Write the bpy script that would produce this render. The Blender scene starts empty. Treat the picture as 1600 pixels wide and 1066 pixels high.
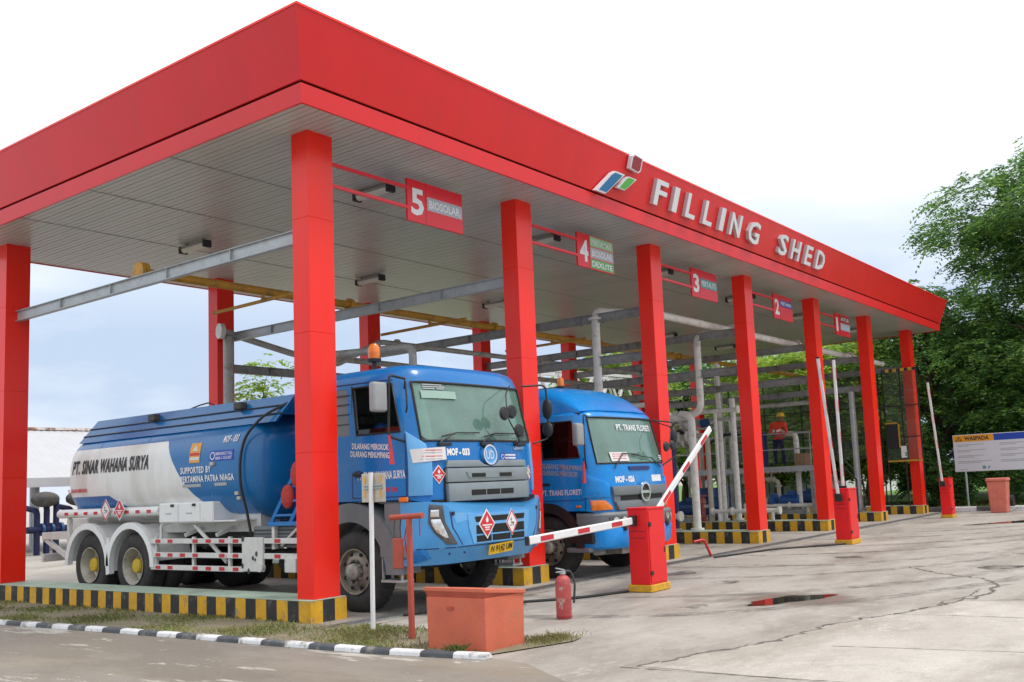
import bpy, bmesh, math, random
import numpy as np
from mathutils import Vector, Matrix
R = math.radians
SC = bpy.context.scene
COL = SC.collection
rnd = random.Random(7)

# ------------------------------------------------------------------ camera, sky, sun, exposure
cd = bpy.data.cameras.new('camera'); cam = bpy.data.objects.new('camera', cd); COL.objects.link(cam)
_r = Vector((0.588654, -0.807146, -0.04474)); _u = Vector((-0.063173, -0.101107, 0.992868)); _f = Vector((0.805913, 0.581629, 0.110508))
_m = Matrix((_r, _u, -_f)).transposed().to_4x4(); _m.translation = (-7.996929, -9.649912, 1.541364)
cam.matrix_world = _m
cd.sensor_width = 36.0; cd.lens = 1513.915 / 1600 * 36
cd.shift_x = (800 - 882.794) / 1600; cd.shift_y = (585.774 - 533) / 1600
cd.clip_start = 0.1; cd.clip_end = 3000
SC.camera = cam

SUN_EL = R(62)          # high veiled sun, in front of the shed, a little to its right
wd = bpy.data.worlds.new('World'); SC.world = wd; wd.use_nodes = True
nt = wd.node_tree; N = nt.nodes; N.clear()
wo = N.new('ShaderNodeOutputWorld'); bg = N.new('ShaderNodeBackground'); bg.inputs[1].default_value = 0.1
sky = N.new('ShaderNodeTexSky'); sky.sky_type = 'NISHITA'; sky.sun_disc = False
sky.sun_elevation = SUN_EL; sky.sun_rotation = R(155); sky.air_density = 1.0; sky.dust_density = 3.0
tc = N.new('ShaderNodeTexCoord'); mp = N.new('ShaderNodeMapping'); mp.inputs['Scale'].default_value = (1, 1, 3.2)
n1 = N.new('ShaderNodeTexNoise'); n1.inputs['Scale'].default_value = 2.5; n1.inputs['Detail'].default_value = 5; n1.inputs['Roughness'].default_value = .55
rp = N.new('ShaderNodeValToRGB'); rp.color_ramp.elements[0].position = .44; rp.color_ramp.elements[1].position = .68
rp.color_ramp.elements[0].color = (5.0, 6.1, 7.8, 1); rp.color_ramp.elements[1].color = (8.6, 9.1, 9.9, 1)
el = N.new('ShaderNodeSeparateXYZ'); mr = N.new('ShaderNodeMapRange'); mr.inputs[1].default_value = .16; mr.inputs[2].default_value = .38
mx0 = N.new('ShaderNodeMixRGB'); mx0.inputs[2].default_value = (11.0, 11.1, 11.2, 1)
mx = N.new('ShaderNodeMixRGB'); mx.inputs[0].default_value = .9
L = nt.links.new
L(tc.outputs['Generated'], mp.inputs[0]); L(mp.outputs[0], n1.inputs['Vector']); L(n1.outputs[0], rp.inputs[0])
L(tc.outputs['Generated'], el.inputs[0]); L(el.outputs[2], mr.inputs[0])
L(mr.outputs[0], mx0.inputs[0]); L(rp.outputs[0], mx0.inputs[1])
L(sky.outputs[0], mx.inputs[1]); L(mx0.outputs[0], mx.inputs[2]); L(mx.outputs[0], bg.inputs[0]); L(bg.outputs[0], wo.inputs[0])

sl = bpy.data.lights.new('sun', 'SUN'); sun = bpy.data.objects.new('sun', sl); COL.objects.link(sun)
sl.energy = 1.5; sl.angle = R(14); sl.color = (1, .96, .9)
_sd = Vector((math.cos(SUN_EL) * math.cos(R(-65)), math.cos(SUN_EL) * math.sin(R(-65)), math.sin(SUN_EL)))   # towards the sun
sun.rotation_euler = _sd.to_track_quat('Z', 'Y').to_euler(); sun.location = (0, -20, 30)
SC.view_settings.view_transform = 'Standard'; SC.view_settings.look = 'None'; SC.view_settings.exposure = 0.32; SC.view_settings.gamma = 1
SC.view_settings.use_curve_mapping = False

# ------------------------------------------------------------------ materials
def lin(r, g, b):
    f = lambda c: (c / 255 / 12.92) if c < 10.3 else ((c / 255 + .055) / 1.055) ** 2.4
    return (f(r), f(g), f(b))
MATS = {}
def mat(name, col, rough=.5, metal=0., var=.12, scale=3., bump=0., bscale=30., spec=.5, dirt=None, dscale=1.2, dlo=.5, dhi=.75, coat=0., stretch=None):
    m = bpy.data.materials.new(name); m.use_nodes = True; nt = m.node_tree; N = nt.nodes; L = nt.links.new
    b = N['Principled BSDF']; b.inputs['Roughness'].default_value = rough; b.inputs['Metallic'].default_value = metal
    b.inputs['Specular IOR Level'].default_value = spec
    if coat: b.inputs['Coat Weight'].default_value = coat; b.inputs['Coat Roughness'].default_value = .08
    tc = N.new('ShaderNodeTexCoord'); vec = tc.outputs['Object']
    if stretch:
        mp = N.new('ShaderNodeMapping'); mp.inputs['Scale'].default_value = stretch; L(vec, mp.inputs[0]); vec = mp.outputs[0]
    no = N.new('ShaderNodeTexNoise'); no.inputs['Scale'].default_value = scale; no.inputs['Detail'].default_value = 6; no.inputs['Roughness'].default_value = .62
    L(vec, no.inputs['Vector'])
    rp = N.new('ShaderNodeValToRGB'); e = rp.color_ramp.elements
    e[0].position = .3; e[1].position = .7
    e[0].color = (*[c * (1 - var) for c in col], 1); e[1].color = (*[min(.95, c * (1 + var)) for c in col], 1)
    L(no.outputs[0], rp.inputs[0]); out = rp.outputs[0]
    if dirt:
        n2 = N.new('ShaderNodeTexNoise'); n2.inputs['Scale'].default_value = dscale; n2.inputs['Detail'].default_value = 8; n2.inputs['Roughness'].default_value = .68
        L(vec, n2.inputs['Vector']); r2 = N.new('ShaderNodeMapRange'); r2.inputs[1].default_value = dlo; r2.inputs[2].default_value = dhi
        L(n2.outputs[0], r2.inputs[0]); mx = N.new('ShaderNodeMixRGB'); mx.inputs[2].default_value = (*dirt, 1)
        L(r2.outputs[0], mx.inputs[0]); L(out, mx.inputs[1]); out = mx.outputs[0]
    L(out, b.inputs['Base Color'])
    rr = N.new('ShaderNodeMapRange'); rr.inputs[3].default_value = max(0.02, rough * .8); rr.inputs[4].default_value = min(1, rough * 1.25)
    L(no.outputs[0], rr.inputs[0]); L(rr.outputs[0], b.inputs['Roughness'])
    if bump:
        n3 = N.new('ShaderNodeTexNoise'); n3.inputs['Scale'].default_value = bscale; n3.inputs['Detail'].default_value = 4
        L(vec, n3.inputs['Vector']); bp = N.new('ShaderNodeBump'); bp.inputs['Strength'].default_value = bump; bp.inputs['Distance'].default_value = .02
        L(n3.outputs[0], bp.inputs['Height']); L(bp.outputs[0], b.inputs['Normal'])
    MATS[name] = m
    return m
def glass(name, tint, rough=.02, alpha=.3, spec=.6):
    # thin pane: partly see-through, mirror-like skin (no ray-type tricks)
    m = bpy.data.materials.new(name); m.use_nodes = True; nt = m.node_tree; N = nt.nodes; L = nt.links.new
    b = N['Principled BSDF']; b.inputs['Base Color'].default_value = (*tint, 1); b.inputs['Roughness'].default_value = rough
    b.inputs['Specular IOR Level'].default_value = spec; b.inputs['Alpha'].default_value = alpha; b.inputs['IOR'].default_value = 1.52
    MATS[name] = m; return m
def glass2(name, tint, haze, hcol, rough=.02, ior=1.75):
    # laminated pane: Fresnel mirror skin over tinted see-through glass with a diffuse haze colour mixed in
    m = bpy.data.materials.new(name); m.use_nodes = True; nt = m.node_tree; N = nt.nodes; L = nt.links.new; N.clear()
    o = N.new('ShaderNodeOutputMaterial'); tr = N.new('ShaderNodeBsdfTransparent'); tr.inputs[0].default_value = (*tint, 1); df = N.new('ShaderNodeBsdfDiffuse'); df.inputs[0].default_value = (*hcol, 1)
    gl = N.new('ShaderNodeBsdfGlossy'); gl.inputs['Roughness'].default_value = rough; fr = N.new('ShaderNodeFresnel'); fr.inputs[0].default_value = ior
    a = N.new('ShaderNodeMixShader'); b = N.new('ShaderNodeMixShader'); tc = N.new('ShaderNodeTexCoord'); no = N.new('ShaderNodeTexNoise'); no.inputs['Scale'].default_value = 2.2; no.inputs['Detail'].default_value = 5
    mr = N.new('ShaderNodeMapRange'); mr.inputs[1].default_value = .3; mr.inputs[2].default_value = .7; mr.inputs[3].default_value = haze * .8; mr.inputs[4].default_value = haze * 1.2
    L(tc.outputs['Object'], no.inputs['Vector']); L(no.outputs[0], mr.inputs[0]); L(mr.outputs[0], a.inputs[0]); L(tr.outputs[0], a.inputs[1]); L(df.outputs[0], a.inputs[2])
    L(fr.outputs[0], b.inputs[0]); L(a.outputs[0], b.inputs[1]); L(gl.outputs[0], b.inputs[2]); L(b.outputs[0], o.inputs[0]); MATS[name] = m; return m
def emit(name, col, s):
    m = mat(name, col, .4); b = m.node_tree.nodes['Principled BSDF']
    b.inputs['Emission Color'].default_value = (*col, 1); b.inputs['Emission Strength'].default_value = s; return m

RED = (.92, .022, .009)
mat('red_panel', RED, .24, var=.04, scale=1.1, spec=.4, stretch=(3, 3, .4), dirt=(.74, .035, .02), dscale=1.5, dlo=.55, dhi=.8, bump=.02, bscale=3)
mat('red_fascia', (.70, .016, .018), .30, var=.05, scale=.8, spec=.4, stretch=(1.5, 1.5, .5), dirt=(.60, .024, .024), dscale=1.2, dlo=.5, dhi=.8, bump=.03, bscale=2)
mat('red_box', (.80, .010, .012), .38, var=.08, scale=4)
mat('red_sign', (.75, .010, .022), .3, var=.05)
mat('ceiling', (.47, .465, .435), .32, var=.10, scale=.45, spec=.5, stretch=(3, .5, 1))
mat('galv', (.42, .45, .46), .42, .3, var=.18, scale=6, dirt=(.22, .2, .17), dscale=3, dlo=.55, dhi=.85)
mat('steel_grey', (.29, .295, .29), .5, .2, var=.2, scale=5, dirt=(.12, .1, .08), dscale=3)
mat('pipe_white', (.72, .71, .67), .45, var=.12, scale=5, dirt=(.33, .29, .23), dscale=3.5, dlo=.52, dhi=.8)
mat('pipe_grey', (.46, .46, .44), .5, .1, var=.16, scale=6, dirt=(.2, .17, .13), dscale=4)
mat('pipe_yellow', (.55, .28, .03), .5, var=.16, scale=5, dirt=(.2, .12, .05), dscale=4)
mat('yellow_paint', (.66, .36, .015), .6, var=.16, scale=5, bump=.15, dirt=(.30, .22, .12), dscale=7, dlo=.54, dhi=.68)
mat('black_paint', (.022, .023, .026), .6, var=.3, scale=5, bump=.15, dirt=(.15, .14, .12), dscale=7, dlo=.54, dhi=.7)
mat('green_top', (.38, .50, .40), .6, var=.14, scale=2.5, bump=.15, dirt=(.24, .25, .2), dscale=2)
mat('kerb_white', (.72, .73, .75), .65, var=.1, scale=5, bump=.2, dirt=(.33, .31, .27), dscale=6, dlo=.53, dhi=.64)
mat('kerb_black', (.075, .082, .095), .65, var=.25, scale=5, bump=.2, dirt=(.24, .23, .21), dscale=6, dlo=.52, dhi=.66)
mat('concrete', (.40, .375, .335), .75, var=.14, scale=2.2, bump=.25)
mat('blue_cab', (.003, .165, .50), .26, var=.08, scale=1.5, coat=.15, spec=.4, dirt=(.06, .19, .40), dscale=2.6, dlo=.5, dhi=.8, bump=.015, bscale=2.5)
mat('blue_light', (.07, .33, .70), .3, var=.07, scale=2, coat=.3)
mat('blue_pale', (.13, .40, .74), .32, var=.08, scale=2.5, coat=.2, dirt=(.35, .45, .55), dscale=3.5, dlo=.6, dhi=.8)
mat('blue_hino', (.004, .25, .70), .26, var=.07, scale=1.5, coat=.15, spec=.4, dirt=(.07, .27, .58), dscale=2.6, dlo=.5, dhi=.8, bump=.015, bscale=2.5)
mat('blue_tank', (.008, .155, .42), .27, var=.08, scale=1.2, coat=.3)
mat('navy', (.012, .03, .14), .4, var=.2)
mat('white_paint', (.80, .81, .81), .4, var=.05, scale=3, dirt=(.42, .38, .32), dscale=2.2, dlo=.56, dhi=.8)
mat('white_clean', (.8, .8, .8), .4, var=.03)
mat('white_boom', (.78, .78, .78), .4, var=.05, scale=6)
mat('letter_face', (.72, .73, .76), .35, .0, var=.04)
mat('letter_side', (.6, .61, .63), .35, .2, var=.05)
mat('guard_white', (.66, .66, .63), .5, var=.1, scale=6, dirt=(.25, .17, .11), dscale=6, dlo=.6, dhi=.75)
mat('reflector_red', (.55, .02, .03), .35, var=.2, scale=30)
mat('rubber', (.025, .025, .026), .75, var=.3, scale=10, bump=.1, dirt=(.075, .07, .062), dscale=3, dlo=.4, dhi=.8)
mat('rim_grey', (.30, .27, .22), .55, .4, var=.2, scale=8, dirt=(.12, .09, .06), dscale=5)
mat('rim_light', (.45, .43, .38), .5, .3, var=.16, scale=8, dirt=(.2, .16, .11), dscale=5)
mat('hub_yellow', (.6, .4, .02), .5, var=.15, scale=10)
mat('black_plastic', (.02, .02, .022), .5, var=.25, scale=8)
mat('grey_plastic', (.17, .185, .20), .5, var=.1, scale=5)
mat('grille_grey', (.22, .26, .28), .38, var=.08, scale=5, spec=.6)
mat('dark', (.012, .012, .013), .8, var=.3)
mat('chassis', (.05, .05, .05), .6, var=.3, scale=6, dirt=(.12, .1, .08), dscale=3)
mat('interior', (.045, .045, .048), .7, var=.2)
mat('interior_light', (.2, .2, .2), .7, var=.2)
mat('chrome', (.75, .76, .78), .16, 1., var=.06)
mat('lamp_lens', (.82, .84, .86), .08, .75, var=.25, scale=9)
mat('lamp_dark', (.10, .10, .105), .2, .3, var=.3, scale=12)
mat('orange_lens', (.85, .20, .01), .2, var=.15, scale=20, coat=.5)
mat('mirror_shell', (.30, .31, .32), .4, var=.08)
mat('plate_yellow', (.80, .48, .01), .45, var=.04)
mat('ink_black', (.03, .03, .035), .6, var=.1)
mat('ink_white', (.80, .80, .82), .5, var=.03)
mat('ink_red', (.62, .03, .04), .5, var=.06)
mat('ink_grey', (.42, .43, .45), .6, var=.06)
mat('paper', (.72, .69, .69), .7, var=.04)
mat('orange_sticker', (.75, .36, .06), .5, var=.1, scale=12)
mat('red_net', (.50, .04, .03), .7, var=.35, scale=40, bump=.6, bscale=60)
mat('terracotta', (.60, .14, .075), .65, var=.12, scale=3, bump=.15, dirt=(.33, .15, .09), dscale=3, dlo=.55, dhi=.8)
mat('red_oxide', (.42, .075, .045), .55, var=.15, scale=6)
mat('bin_pink', (.62, .17, .12), .6, var=.1, scale=4)
mat('ext_red', (.44, .07, .07), .5, var=.15, scale=7, dirt=(.42, .33, .28), dscale=9, dlo=.54, dhi=.62)
mat('skin_brown', (.20, .10, .06), .6, var=.1)
mat('uniform_orange', (.68, .055, .02), .8, var=.15, scale=8)
mat('uniform_navy', (.01, .014, .06), .85, var=.2)
mat('uniform_blue', (.02, .06, .30), .85, var=.2)
mat('helmet_yellow', (.75, .45, .02), .35, var=.05)
mat('hiviz', (.45, .6, .03), .8, var=.1)
mat('pump_blue', (.012, .06, .18), .45, var=.2, scale=6)
mat('valve_blue', (.02, .09, .30), .45, var=.2, scale=6)
mat('beige', (.50, .47, .40), .5, var=.15, scale=8)
mat('cardboard', (.26, .17, .10), .8, var=.1)
mat('roof_sheet', (.48, .49, .52), .5, .0, var=.06, scale=1.5, dirt=(.5, .5, .5), dscale=.7, dlo=.55, dhi=.8)
mat('roof_rust', (.35, .16, .1), .8, var=.5, scale=3, dirt=(.7, .66, .62), dscale=2, dlo=.45, dhi=.55)
mat('wall_white', (.7, .7, .7), .7, var=.06)
mat('bark', (.12, .09, .065), .9, var=.3, scale=8, bump=.6, bscale=14)
mat('soil', (.23, .20, .14), .95, var=.25, scale=5, bump=.6, bscale=18, dirt=(.20, .18, .10), dscale=2.2, dlo=.45, dhi=.7)
mat('lawn', (.11, .22, .03), .95, var=.25, scale=3, bump=.6, bscale=10)
mat('crack', (.13, .12, .105), .9, var=.3, scale=9, dirt=(.24, .22, .19), dscale=7, dlo=.5, dhi=.7)
mat('joint', (.14, .13, .11), .9, var=.3, scale=9)
mat('patch_pale', (.46, .44, .40), .8, var=.12, scale=3, bump=.2, dirt=(.36, .34, .3), dscale=4)
mat('blue_sign', (.01, .06, .42), .45, var=.04)
mat('amber_sign', (.78, .34, .01), .45, var=.04)
mat('board_white', (.66, .68, .74), .45, var=.03)
mat('green_tag', (.12, .42, .14), .45, var=.05)
mat('green_tag_pale', (.30, .58, .30), .45, var=.05)
mat('silver_tag', (.42, .44, .48), .4, .2, var=.08)
mat('logo_blue', (.02, .16, .36), .35, var=.05)
mat('logo_green', (.09, .42, .06), .35, var=.05)
mat('logo_red', (.30, .02, .03), .35, var=.05)
mat('tag_teal', (.10, .33, .33), .5, var=.05)
glass2('windscreen', (.58, .82, .74), .42, (.30, .54, .46))  # pale teal haze colour paints the bright sky reflection into the pane
glass2('side_glass', (.55, .6, .6), .06, (.1, .12, .12))
glass2('tint_glass', (.30, .33, .33), .05, (.05, .06, .06), ior=1.4)
glass2('fence_pane', (.88, .93, .88), .07, (.45, .52, .42), ior=1.22)
glass('mirror_glass', (.3, .33, .33), .03, 1., 1.)
MATS['mirror_glass'].node_tree.nodes['Principled BSDF'].inputs['Metallic'].default_value = .9
mat('tag_blue_pale', (.35, .50, .64), .45, var=.05)
mat('film_green', (.30, .44, .38), .5, var=.05)
mat('diffuser', (.62, .60, .52), .4, var=.05)

def mark_mat(name, col, amount):
    m = bpy.data.materials.new(name); m.use_nodes = True; nt = m.node_tree; N = nt.nodes; L = nt.links.new; b = N['Principled BSDF']; b.inputs['Base Color'].default_value = (*col, 1); b.inputs['Roughness'].default_value = .8
    tc = N.new('ShaderNodeTexCoord'); no = N.new('ShaderNodeTexNoise'); no.inputs['Scale'].default_value = 2.6; no.inputs['Detail'].default_value = 9; no.inputs['Roughness'].default_value = .75
    mr = N.new('ShaderNodeMapRange'); mr.inputs[1].default_value = .42; mr.inputs[2].default_value = .68; mr.inputs[4].default_value = amount; L(tc.outputs['Object'], no.inputs['Vector']); L(no.outputs[0], mr.inputs[0]); L(mr.outputs[0], b.inputs['Alpha']); MATS[name] = m
mark_mat('tyre_film', (.07, .065, .06), .5)
mark_mat('oil_film', (.035, .03, .027), .85)
def leafmat(name, c0, c1, c2, trans=.35):
    m = bpy.data.materials.new(name); m.use_nodes = True; nt = m.node_tree; N = nt.nodes; L = nt.links.new; N.clear()
    o = N.new('ShaderNodeOutputMaterial'); g = N.new('ShaderNodeNewGeometry'); rp = N.new('ShaderNodeValToRGB')
    e = rp.color_ramp.elements; e[0].color = (*c0, 1); e[1].color = (*c2, 1); k = e.new(.55); k.color = (*c1, 1)
    L(g.outputs['Random Per Island'], rp.inputs[0])
    tc = N.new('ShaderNodeTexCoord'); no = N.new('ShaderNodeTexNoise'); no.inputs['Scale'].default_value = .55; no.inputs['Detail'].default_value = 3
    L(tc.outputs['Object'], no.inputs['Vector']); mr = N.new('ShaderNodeMapRange'); mr.inputs[1].default_value = .35; mr.inputs[2].default_value = .68; mr.inputs[3].default_value = .6; mr.inputs[4].default_value = 1.35
    L(no.outputs[0], mr.inputs[0]); ml = N.new('ShaderNodeMixRGB'); ml.blend_type = 'MULTIPLY'; ml.inputs[0].default_value = 1
    L(rp.outputs[0], ml.inputs[1]); L(mr.outputs[0], ml.inputs[2])
    d = N.new('ShaderNodeBsdfPrincipled'); d.inputs['Roughness'].default_value = .55; d.inputs['Specular IOR Level'].default_value = .25
    t = N.new('ShaderNodeBsdfTranslucent'); mx = N.new('ShaderNodeMixShader'); mx.inputs[0].default_value = trans
    L(ml.outputs[0], d.inputs['Base Color']); L(ml.outputs[0], t.inputs[0]); L(d.outputs[0], mx.inputs[1]); L(t.outputs[0], mx.inputs[2]); L(mx.outputs[0], o.inputs[0])
    MATS[name] = m
leafmat('leaf_tree', (.085, .19, .065), (.15, .30, .09), (.34, .52, .09), .4)
leafmat('leaf_dark', (.06, .145, .05), (.105, .23, .07), (.24, .40, .08), .4)
leafmat('leaf_bright', (.16, .28, .045), (.28, .44, .06), (.50, .62, .10), .5)
leafmat('leaf_dry', (.36, .32, .15), (.46, .41, .20), (.32, .38, .12), .3)
leafmat('leaf_grass', (.19, .25, .07), (.29, .36, .10), (.48, .47, .22), .3)

# ------------------------------------------------------------------ mesh building
class MB:
    def __init__(s): s.v = []; s.f = []; s.m = []
    def add(s, V, F, mi=0):
        o = len(s.v); s.v.extend(tuple(p) for p in V)
        for f in F: s.f.append(tuple(i + o for i in f)); s.m.append(mi)
        return s
    def box(s, x0, x1, y0, y1, z0, z1, mi=0):
        V = [(x, y, z) for x in (x0, x1) for y in (y0, y1) for z in (z0, z1)]
        return s.add(V, [(0, 1, 3, 2), (4, 6, 7, 5), (0, 4, 5, 1), (2, 3, 7, 6), (0, 2, 6, 4), (1, 5, 7, 3)], mi)
    def hexa(s, b, t, mi=0):          # two quads (bottom, top), same winding
        return s.add(list(b) + list(t), [(3, 2, 1, 0), (4, 5, 6, 7)] + [(i, (i + 1) % 4, 4 + (i + 1) % 4, 4 + i) for i in range(4)], mi)
    def beam(s, p, q, w, h, mi=0, up=(0, 0, 1)):
        p, q = Vector(p), Vector(q); d = (q - p).normalized(); a = d.cross(Vector(up))
        if a.length < 1e-4: a = d.cross(Vector((1, 0, 0)))
        a.normalize(); b = a.cross(d)
        c = lambda o: [o - a * w / 2 - b * h / 2, o + a * w / 2 - b * h / 2, o + a * w / 2 + b * h / 2, o - a * w / 2 + b * h / 2]
        return s.hexa(c(p), c(q), mi)
    def cyl(s, p, q, r, n=12, mi=0, r1=None, cap=True):
        p, q = Vector(p), Vector(q); r1 = r if r1 is None else r1
        d = (q - p).normalized(); a = d.orthogonal().normalized(); b = d.cross(a)
        V = []
        for o, rr in ((p, r), (q, r1)):
            V += [o + (a * math.cos(t) + b * math.sin(t)) * rr for t in [2 * math.pi * i / n for i in range(n)]]
        F = [(i, (i + 1) % n, n + (i + 1) % n, n + i) for i in range(n)]
        if cap: F += [tuple(range(n - 1, -1, -1)), tuple(range(n, 2 * n))]
        return s.add(V, F, mi)
    def tube(s, path, r, n=8, mi=0, cap=True):
        P = [Vector(p) for p in path]; V = []; F = []
        rs = r if isinstance(r, (list, tuple)) else [r] * len(P)
        a = None
        for k, p in enumerate(P):
            d = (P[min(k + 1, len(P) - 1)] - P[max(k - 1, 0)]).normalized()
            if a is None: a = d.orthogonal().normalized()
            else:
                a = a - d * a.dot(d)
                a = a.normalized() if a.length > 1e-5 else d.orthogonal().normalized()
            b = d.cross(a)
            V += [p + (a * math.cos(t) + b * math.sin(t)) * rs[k] for t in [2 * math.pi * i / n for i in range(n)]]
        for k in range(len(P) - 1):
            F += [(k * n + i, k * n + (i + 1) % n, (k + 1) * n + (i + 1) % n, (k + 1) * n + i) for i in range(n)]
        if cap: F += [tuple(range(n - 1, -1, -1)), tuple(range((len(P) - 1) * n, len(P) * n))]
        return s.add(V, F, mi)
    def pipe(s, pts, r, n=12, mi=0, bend=None, seg=5):     # polyline with rounded elbows
        P = [Vector(p) for p in pts]; bend = bend or r * 2.2; out = [P[0]]
        for i in range(1, len(P) - 1):
            a, b, c = P[i - 1], P[i], P[i + 1]
            u = (a - b); w = (c - b); k = min(bend, u.length * .45, w.length * .45)
            p0 = b + u.normalized() * k; p1 = b + w.normalized() * k
            for j in range(seg + 1):
                t = j / seg; out.append(p0.lerp(b, t).lerp(b.lerp(p1, t), t))
        out.append(P[-1]); return s.tube(out, r, n, mi)
    def lathe(s, prof, c=(0, 0, 0), axis='z', n=20, mi=0, cap=True):
        V = []; c = Vector(c)
        for (r, h) in prof:
            for i in range(n):
                t = 2 * math.pi * i / n; a, b = r * math.cos(t), r * math.sin(t)
                V.append(c + Vector({'z': (a, b, h), 'x': (h, a, b), 'y': (a, h, b)}[axis]))
        F = [(k * n + i, k * n + (i + 1) % n, (k + 1) * n + (i + 1) % n, (k + 1) * n + i) for k in range(len(prof) - 1) for i in range(n)]
        if cap: F += [tuple(range(n)), tuple(range((len(prof) - 1) * n, len(prof) * n))]
        return s.add(V, F, mi)
    def ell(s, c, r, nu=12, nv=8, mi=0):
        c = Vector(c); r = (r, r, r) if isinstance(r, (int, float)) else r; V = []; F = []
        for j in range(1, nv):
            p = math.pi * j / nv
            for i in range(nu):
                t = 2 * math.pi * i / nu; V.append(c + Vector((r[0] * math.sin(p) * math.cos(t), r[1] * math.sin(p) * math.sin(t), r[2] * math.cos(p))))
        V += [c + Vector((0, 0, r[2])), c - Vector((0, 0, r[2]))]; a, b = len(V) - 2, len(V) - 1
        for j in range(nv - 2):
            F += [(j * nu + i, (j + 1) * nu + i, (j + 1) * nu + (i + 1) % nu, j * nu + (i + 1) % nu) for i in range(nu)]
        F += [(a, i, (i + 1) % nu) for i in range(nu)] + [(b, (nv - 2) * nu + (i + 1) % nu, (nv - 2) * nu + i) for i in range(nu)]
        return s.add(V, F, mi)
    def prism(s, poly, fn, t0, t1, mi=0, side=None):
        n = len(poly); V = [fn(a, b, t0) for a, b in poly] + [fn(a, b, t1) for a, b in poly]
        s.add(V, [tuple(range(n - 1, -1, -1)), tuple(range(n, 2 * n))], mi)
        o = len(s.v) - 2 * n
        for i in range(n): s.f.append((o + i, o + (i + 1) % n, o + n + (i + 1) % n, o + n + i)); s.m.append(mi if side is None else side)
        return s
    def loft(s, rings, skip=(), mi=0, closed=True, cap=(False, False)):
        n = len(rings[0]); V = [p for r in rings for p in r]; F = []
        for k in range(len(rings) - 1):
            for i in range(n if closed else n - 1):
                if (k, i) in skip: continue
                F.append((k * n + i, k * n + (i + 1) % n, (k + 1) * n + (i + 1) % n, (k + 1) * n + i))
        if cap[0]: F.append(tuple(range(n - 1, -1, -1)))
        if cap[1]: F.append(tuple(range((len(rings) - 1) * n, len(rings) * n)))
        return s.add(V, F, mi)
    def build(s, name, mats, parent=None, smooth=None, bevel=0, w=False, loc=None, fixn=True, seg=1):
        if isinstance(mats, str): mats = [mats]
        off = Vector((0, 0, 0))
        if w and parent is not None:
            r = parent
            while r is not None: off += Vector(r.location); r = r.parent
        if parent is None:
            if loc is None:
                A = np.array([tuple(p) for p in s.v]); lo, hi = A.min(0), A.max(0); loc = ((lo[0] + hi[0]) / 2, (lo[1] + hi[1]) / 2, lo[2])
            off = Vector(loc)
        me = bpy.data.meshes.new(name); me.from_pydata([Vector(p) - off for p in s.v], [], s.f)
        for x in mats: me.materials.append(MATS[x])
        me.polygons.foreach_set('material_index', s.m)
        bm = bmesh.new(); bm.from_mesh(me)
        if fixn: bmesh.ops.recalc_face_normals(bm, faces=bm.faces)
        if bevel:
            es = [e for e in bm.edges if len(e.link_faces) == 2 and e.calc_face_angle(0) > R(30)]
            bmesh.ops.bevel(bm, geom=es, offset=bevel, segments=seg, profile=.5, affect='EDGES', clamp_overlap=True)
        bm.to_mesh(me); bm.free()
        if smooth is not None:
            me.polygons.foreach_set('use_smooth', [True] * len(me.polygons)); me.set_sharp_from_angle(angle=R(smooth))
        me.update()
        o = bpy.data.objects.new(name, me); COL.objects.link(o)
        if parent is not None: o.parent = parent
        else: o.location = off
        return o
def thing(name, label, cat, loc=(0, 0, 0), rz=0, group=None):
    o = bpy.data.objects.new(name, None); COL.objects.link(o); o.location = loc; o.rotation_euler = (0, 0, rz); o.empty_display_size = .2
    return tag(o, label, cat, group)
def tag(o, label=None, cat=None, group=None, kind=None):
    if label: o['label'] = label
    if cat: o['category'] = cat
    if group: o['group'] = group
    if kind: o['kind'] = kind
    return o
def copytree(o, parent=None):
    c = o.copy(); COL.objects.link(c); c.parent = parent
    for ch in [x for x in o.children]: copytree(ch, c)
    return c
def plane(o, u, v, n=None):
    o, u, v = Vector(o), Vector(u).normalized(), Vector(v).normalized(); n = Vector(n) if n else u.cross(v)
    return lambda a, b, t=0: o + u * a + v * b + n * t
_tc = {}
def txtgeo(t, h, width=None, bold=0., shear=0., ext=0., space=1.):
    key = (t, bold, shear, ext / h if ext else 0, space)
    if key not in _tc:
        c = bpy.data.curves.new('t', 'FONT'); c.body = t; c.size = 1.; c.offset = bold; c.shear = shear; c.space_character = space
        c.extrude = (ext / h * .72 / 2) if ext else 0; c.resolution_u = 2
        o = bpy.data.objects.new('t', c); COL.objects.link(o); bpy.context.view_layer.update()
        me = bpy.data.meshes.new_from_object(o.evaluated_get(bpy.context.evaluated_depsgraph_get()))
        V = np.array([v.co[:] for v in me.vertices]) if len(me.vertices) else np.zeros((1, 3)); F = [tuple(p.vertices) for p in me.polygons]
        bpy.data.objects.remove(o); bpy.data.curves.remove(c); bpy.data.meshes.remove(me); _tc[key] = (V, F)
    V, F = _tc[key]; V = V.copy(); k = h / .72
    V[:, 0] -= V[:, 0].min(); V *= k
    if width: V[:, 0] *= width / max(1e-6, V[:, 0].max())
    return V, F
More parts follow.
